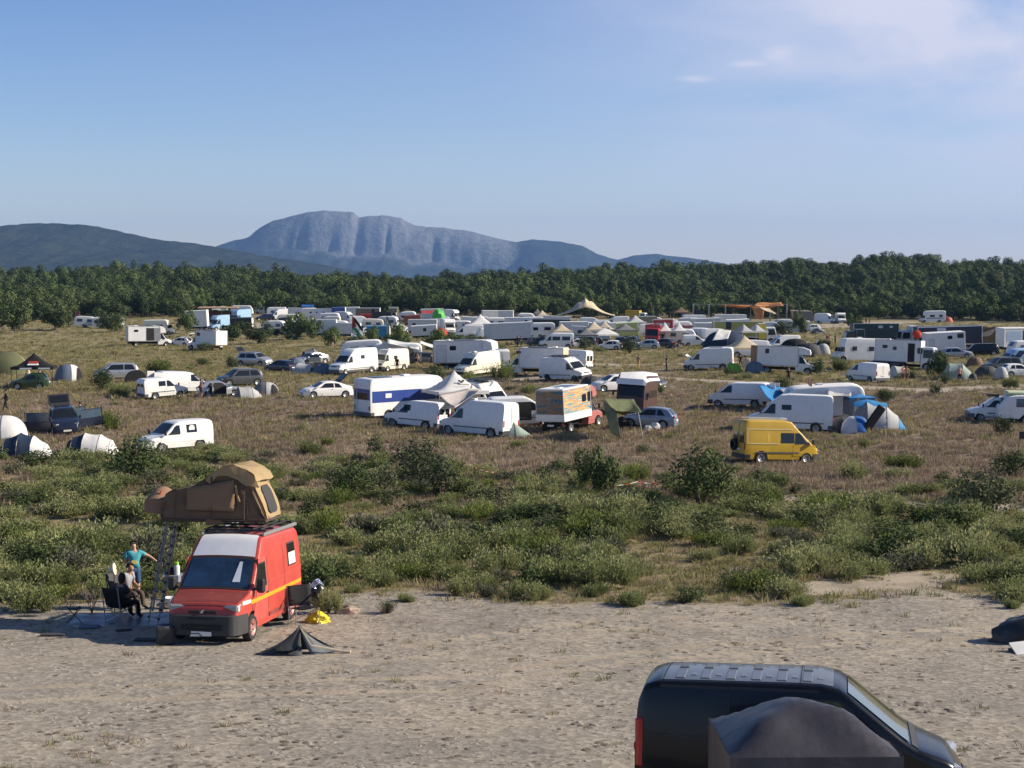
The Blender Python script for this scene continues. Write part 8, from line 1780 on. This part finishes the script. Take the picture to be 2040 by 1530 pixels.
# --- the belt of scrub between gravel and meadow
def belt(seed, n, d0, d1, gap):
    rs = random.Random(seed); out = []; cell = {}
    keep = [(a.location.x, a.location.y, 2.6) for a in (RV, CT, bg_)]+[(s[0], s[1], s[2]*.45) for s in SHRUBS]+[(o.location.x, o.location.y, 1.0) for o in C.objects if o.name.startswith(('pop_up_tent', 'person', 'folding_chair', 'ladder'))]
    for _ in range(n*6):
        if len(out) >= n: break
        d = math.sqrt(rs.uniform(d0*d0, d1*d1)); u = rs.uniform(-90, 2130); x = (u-1020)/F*d
        g_, s_, p_, t_ = [float(a) for a in zones(np.array([x]), np.array([d]))]
        if rs.random() > (1-g_)*s_*(1-.95*t_): continue
        clump = .5+.5*math.sin(x*.45+1.7*math.sin(d*.21))*math.sin(d*.33+.6*math.sin(x*.3))
        if rs.random() > .08+1.25*clump**1.4*(1.2 if u > 1100 else .95): continue
        if any((x-a)**2+(d-b)**2 < r*r for a, b, r in keep): continue
        k = (int(x/gap), int(d/gap))
        if any((k[0]+i, k[1]+j) in cell and (cell[(k[0]+i, k[1]+j)][0]-x)**2+(cell[(k[0]+i, k[1]+j)][1]-d)**2 < gap*gap*.6 for i in (-1, 0, 1) for j in (-1, 0, 1)): continue
        cell[k] = (x, d); out.append((x, d, u, clump, rs.random()))
    return out
bl = belt(3, 640, 41.5, 112, 1.15); bl.sort(key=lambda q: q[1]+(0 if 0 < q[2] < 2040 else 100))
KIND = lambda r: 'broom' if r < .62 else ('bush' if r < .76 else ('grey' if r < .9 else 'lime'))
LBL = dict(broom='soft green broom bush in the belt of scrub', bush='dark small-leaved bush in the belt of scrub', grey='grey-brown thyme-like bush in the belt of scrub', lime='bright yellow-green bush in the belt of scrub')
for x, d, u, c, r in bl[:215]:
    kd = KIND(r); nm = {'lime': 'broom_bush', 'broom': 'broom_bush', 'grey': 'thyme_bush', 'bush': 'oak_bush'}[kd]
    where = 'on the gravel edge' if d < 47.5 else ('beyond the red van' if u < 800 else ('below the thicket and olive tree' if u < 1350 else 'below the yellow van'))
    t = thing(nm, LBL[kd]+', '+where, 'bush', (x, d, gz(x, d)-.04), RN.uniform(0, 6.28), 'bushes of the scrub belt')
    s = RN.uniform(.75, 1.15)*(.75 if d < 46 else .8+.65*c+(.35 if r % .1 > .08 else 0)); t.scale = (s*1.3, s*1.3, s*RN.uniform(.6, .95))
    link('foliage', RN.choice({'lime': LIME, 'broom': BROOM, 'grey': GREY, 'bush': BUSH}[kd]), t)
rest = bl[215:]; sc = NP.uniform(.8, 1.5, len(rest))
pool = BROOM+BUSH[:2]+GREY[:1]+LIME[:1]
scatter('undergrowth', templates('undergrowth_pool', pool), len(pool), [(x, d, gz(x, d)-.05) for x, d, u, c, r in rest], np.stack([sc*1.3, sc*1.3, sc*NP.uniform(.45, .8, len(rest))], -1), 'low green scrub growing thick between gravel and meadow', 'scrub', 8)
# meadow weeds further off
def sprinkle(name, pool, n, d0, d1, test, smin, smax, zf, label, cat, seed, u0=-60, u1=2100, power=0):
    x, y = fan_points(n, d0, d1, u0, u1, power); zs = zones(x, y); k = NP.uniform(0, 1, n) < test(x, y, *zs)
    x, y = x[k], y[k]; z = G(x, y); s = NP.uniform(smin, smax, len(x))
    scatter(name, templates(name+'_pool', pool), len(pool), np.stack([x, y, z-.02], -1).tolist(), np.stack([s, s, s*zf*NP.uniform(.7, 1.2, len(x))], -1), label, cat, seed)
wav = lambda x, y: .5+.5*np.sin(x*.21+1.3*np.sin(y*.083))*np.sin(y*.11+np.sin(x*.13))
sprinkle('weeds', BROOM[:2]+GREY+BUSH[:1], 2100, 88, 330, lambda x, y, g, s, p, t: (.10+.5*p)*(.15+.85*wav(x, y)**2)*(1-t)*(1-s), .35, .95, .55, 'scattered low weeds in the meadow', 'weeds', 12)
sprinkle('dry_grass', TUFTD, 33000, 66, 215, lambda x, y, g, s, p, t: (1-s*.6)*(1-.8*p)*(1-.92*t)*(1-g), .65, 1.35, .75, 'dry reddish brown grass of the meadow', 'grass', 13)
sprinkle('pale_grass', TUFTP, 26000, 95, 400, lambda x, y, g, s, p, t: (.12+.88*p)*(1-.9*t)*(1-s), 1.0, 2.0, .7, 'pale yellow-green grass of the upper meadow', 'grass', 14)
sprinkle('green_grass', TUFTG[:2]+TUFTP+TUFTD[:1], 17000, 43, 120, lambda x, y, g, s, p, t: s*(1-g)*(1-.9*t)*(.3+.7*wav(x*2, y*2)), .5, 1.1, .65, 'green grass between the scrub bushes', 'grass', 15)
sprinkle('green_meadow_grass', TUFTG, 17000, 85, 260, lambda x, y, g, s, p, t: (.16+.7*wav(x, y)**2.5)*(1-t)*(1-s), .7, 1.4, .7, 'patches of green grass in the dry meadow', 'grass', 19)
sprinkle('gravel_weeds', TUFTD[:2]+TUFTP[:1]+TUFTG[:1], 1500, 19, 47, lambda x, y, g, s, p, t: g*np.clip(.10+.9*sm(35, 45, y)+.5*(wav(x*3, y*3) > .72), 0, 1), .25, .62, .55, 'small dry tufts growing on the gravel', 'weeds', 16)
# stones
def stone_mesh(seed):
    rs = np.random.default_rng(seed); b = MB(); P = []
    for j in range(4):
        t_ = j/3*math.pi/2; P.append([(.5*math.cos(t_)**.5*math.cos(i*1.047)*(1+.3*rs.normal()*.5), .5*math.cos(t_)**.5*math.sin(i*1.047)*(1+.3*rs.normal()*.5), .42*math.sin(t_)+.03*rs.normal()) for i in range(6)]); P[-1].append(P[-1][0])
    b.grid(P); return b.mesh('stone', pmat('stone', (.30, .27, .23), .95, var=.4, scale=1.5), 0)
ST_ = [stone_mesh(i) for i in range(5)]
CL_ = [m.copy() for m in ST_]
for m in CL_: m.materials.clear(); m.materials.append(pmat('clod', (.13, .105, .08), .95, var=.3, scale=2))
sprinkle('gravel', ST_, 30000, 17, 50, lambda x, y, g, s, p, t: g*(.35+.65*wav(x*2.3, y*2.3)), .04, .135, .5, 'loose pale stones strewn over the gravel', 'gravel', 17)
sprinkle('gravel_clods', CL_, 4500, 20, 50, lambda x, y, g, s, p, t: g*(.15+.85*wav(x*1.7+3, y*1.7)), .06, .21, .4, 'darker clods of earth among the gravel', 'gravel', 18)
# dead twigs by the stool, and the reeds sticking out of the scrub
db = thing('dead_bush', 'leafless grey dead bush beside the folding stool', 'bush', at(183, 1222)); b = MB(); rs_ = random.Random(3)
def twig(p, d, l, r, k):
    q = p+d*l; b.tube(p, q, r, r*.65, 5)
    if k:
        for _ in range(3): n_ = (d+Vector((rs_.uniform(-.7, .7), rs_.uniform(-.7, .7), rs_.uniform(-.2, .5)))).normalized(); twig(q, n_, l*rs_.uniform(.55, .85), r*.6, k-1)
for i in range(6): twig(Vector((0, 0, 0)), Vector((rs_.uniform(-.7, .7), rs_.uniform(-.6, .6), 1)).normalized(), rs_.uniform(.2, .34), .016, 3)
b.build('branches', TWIG, db)
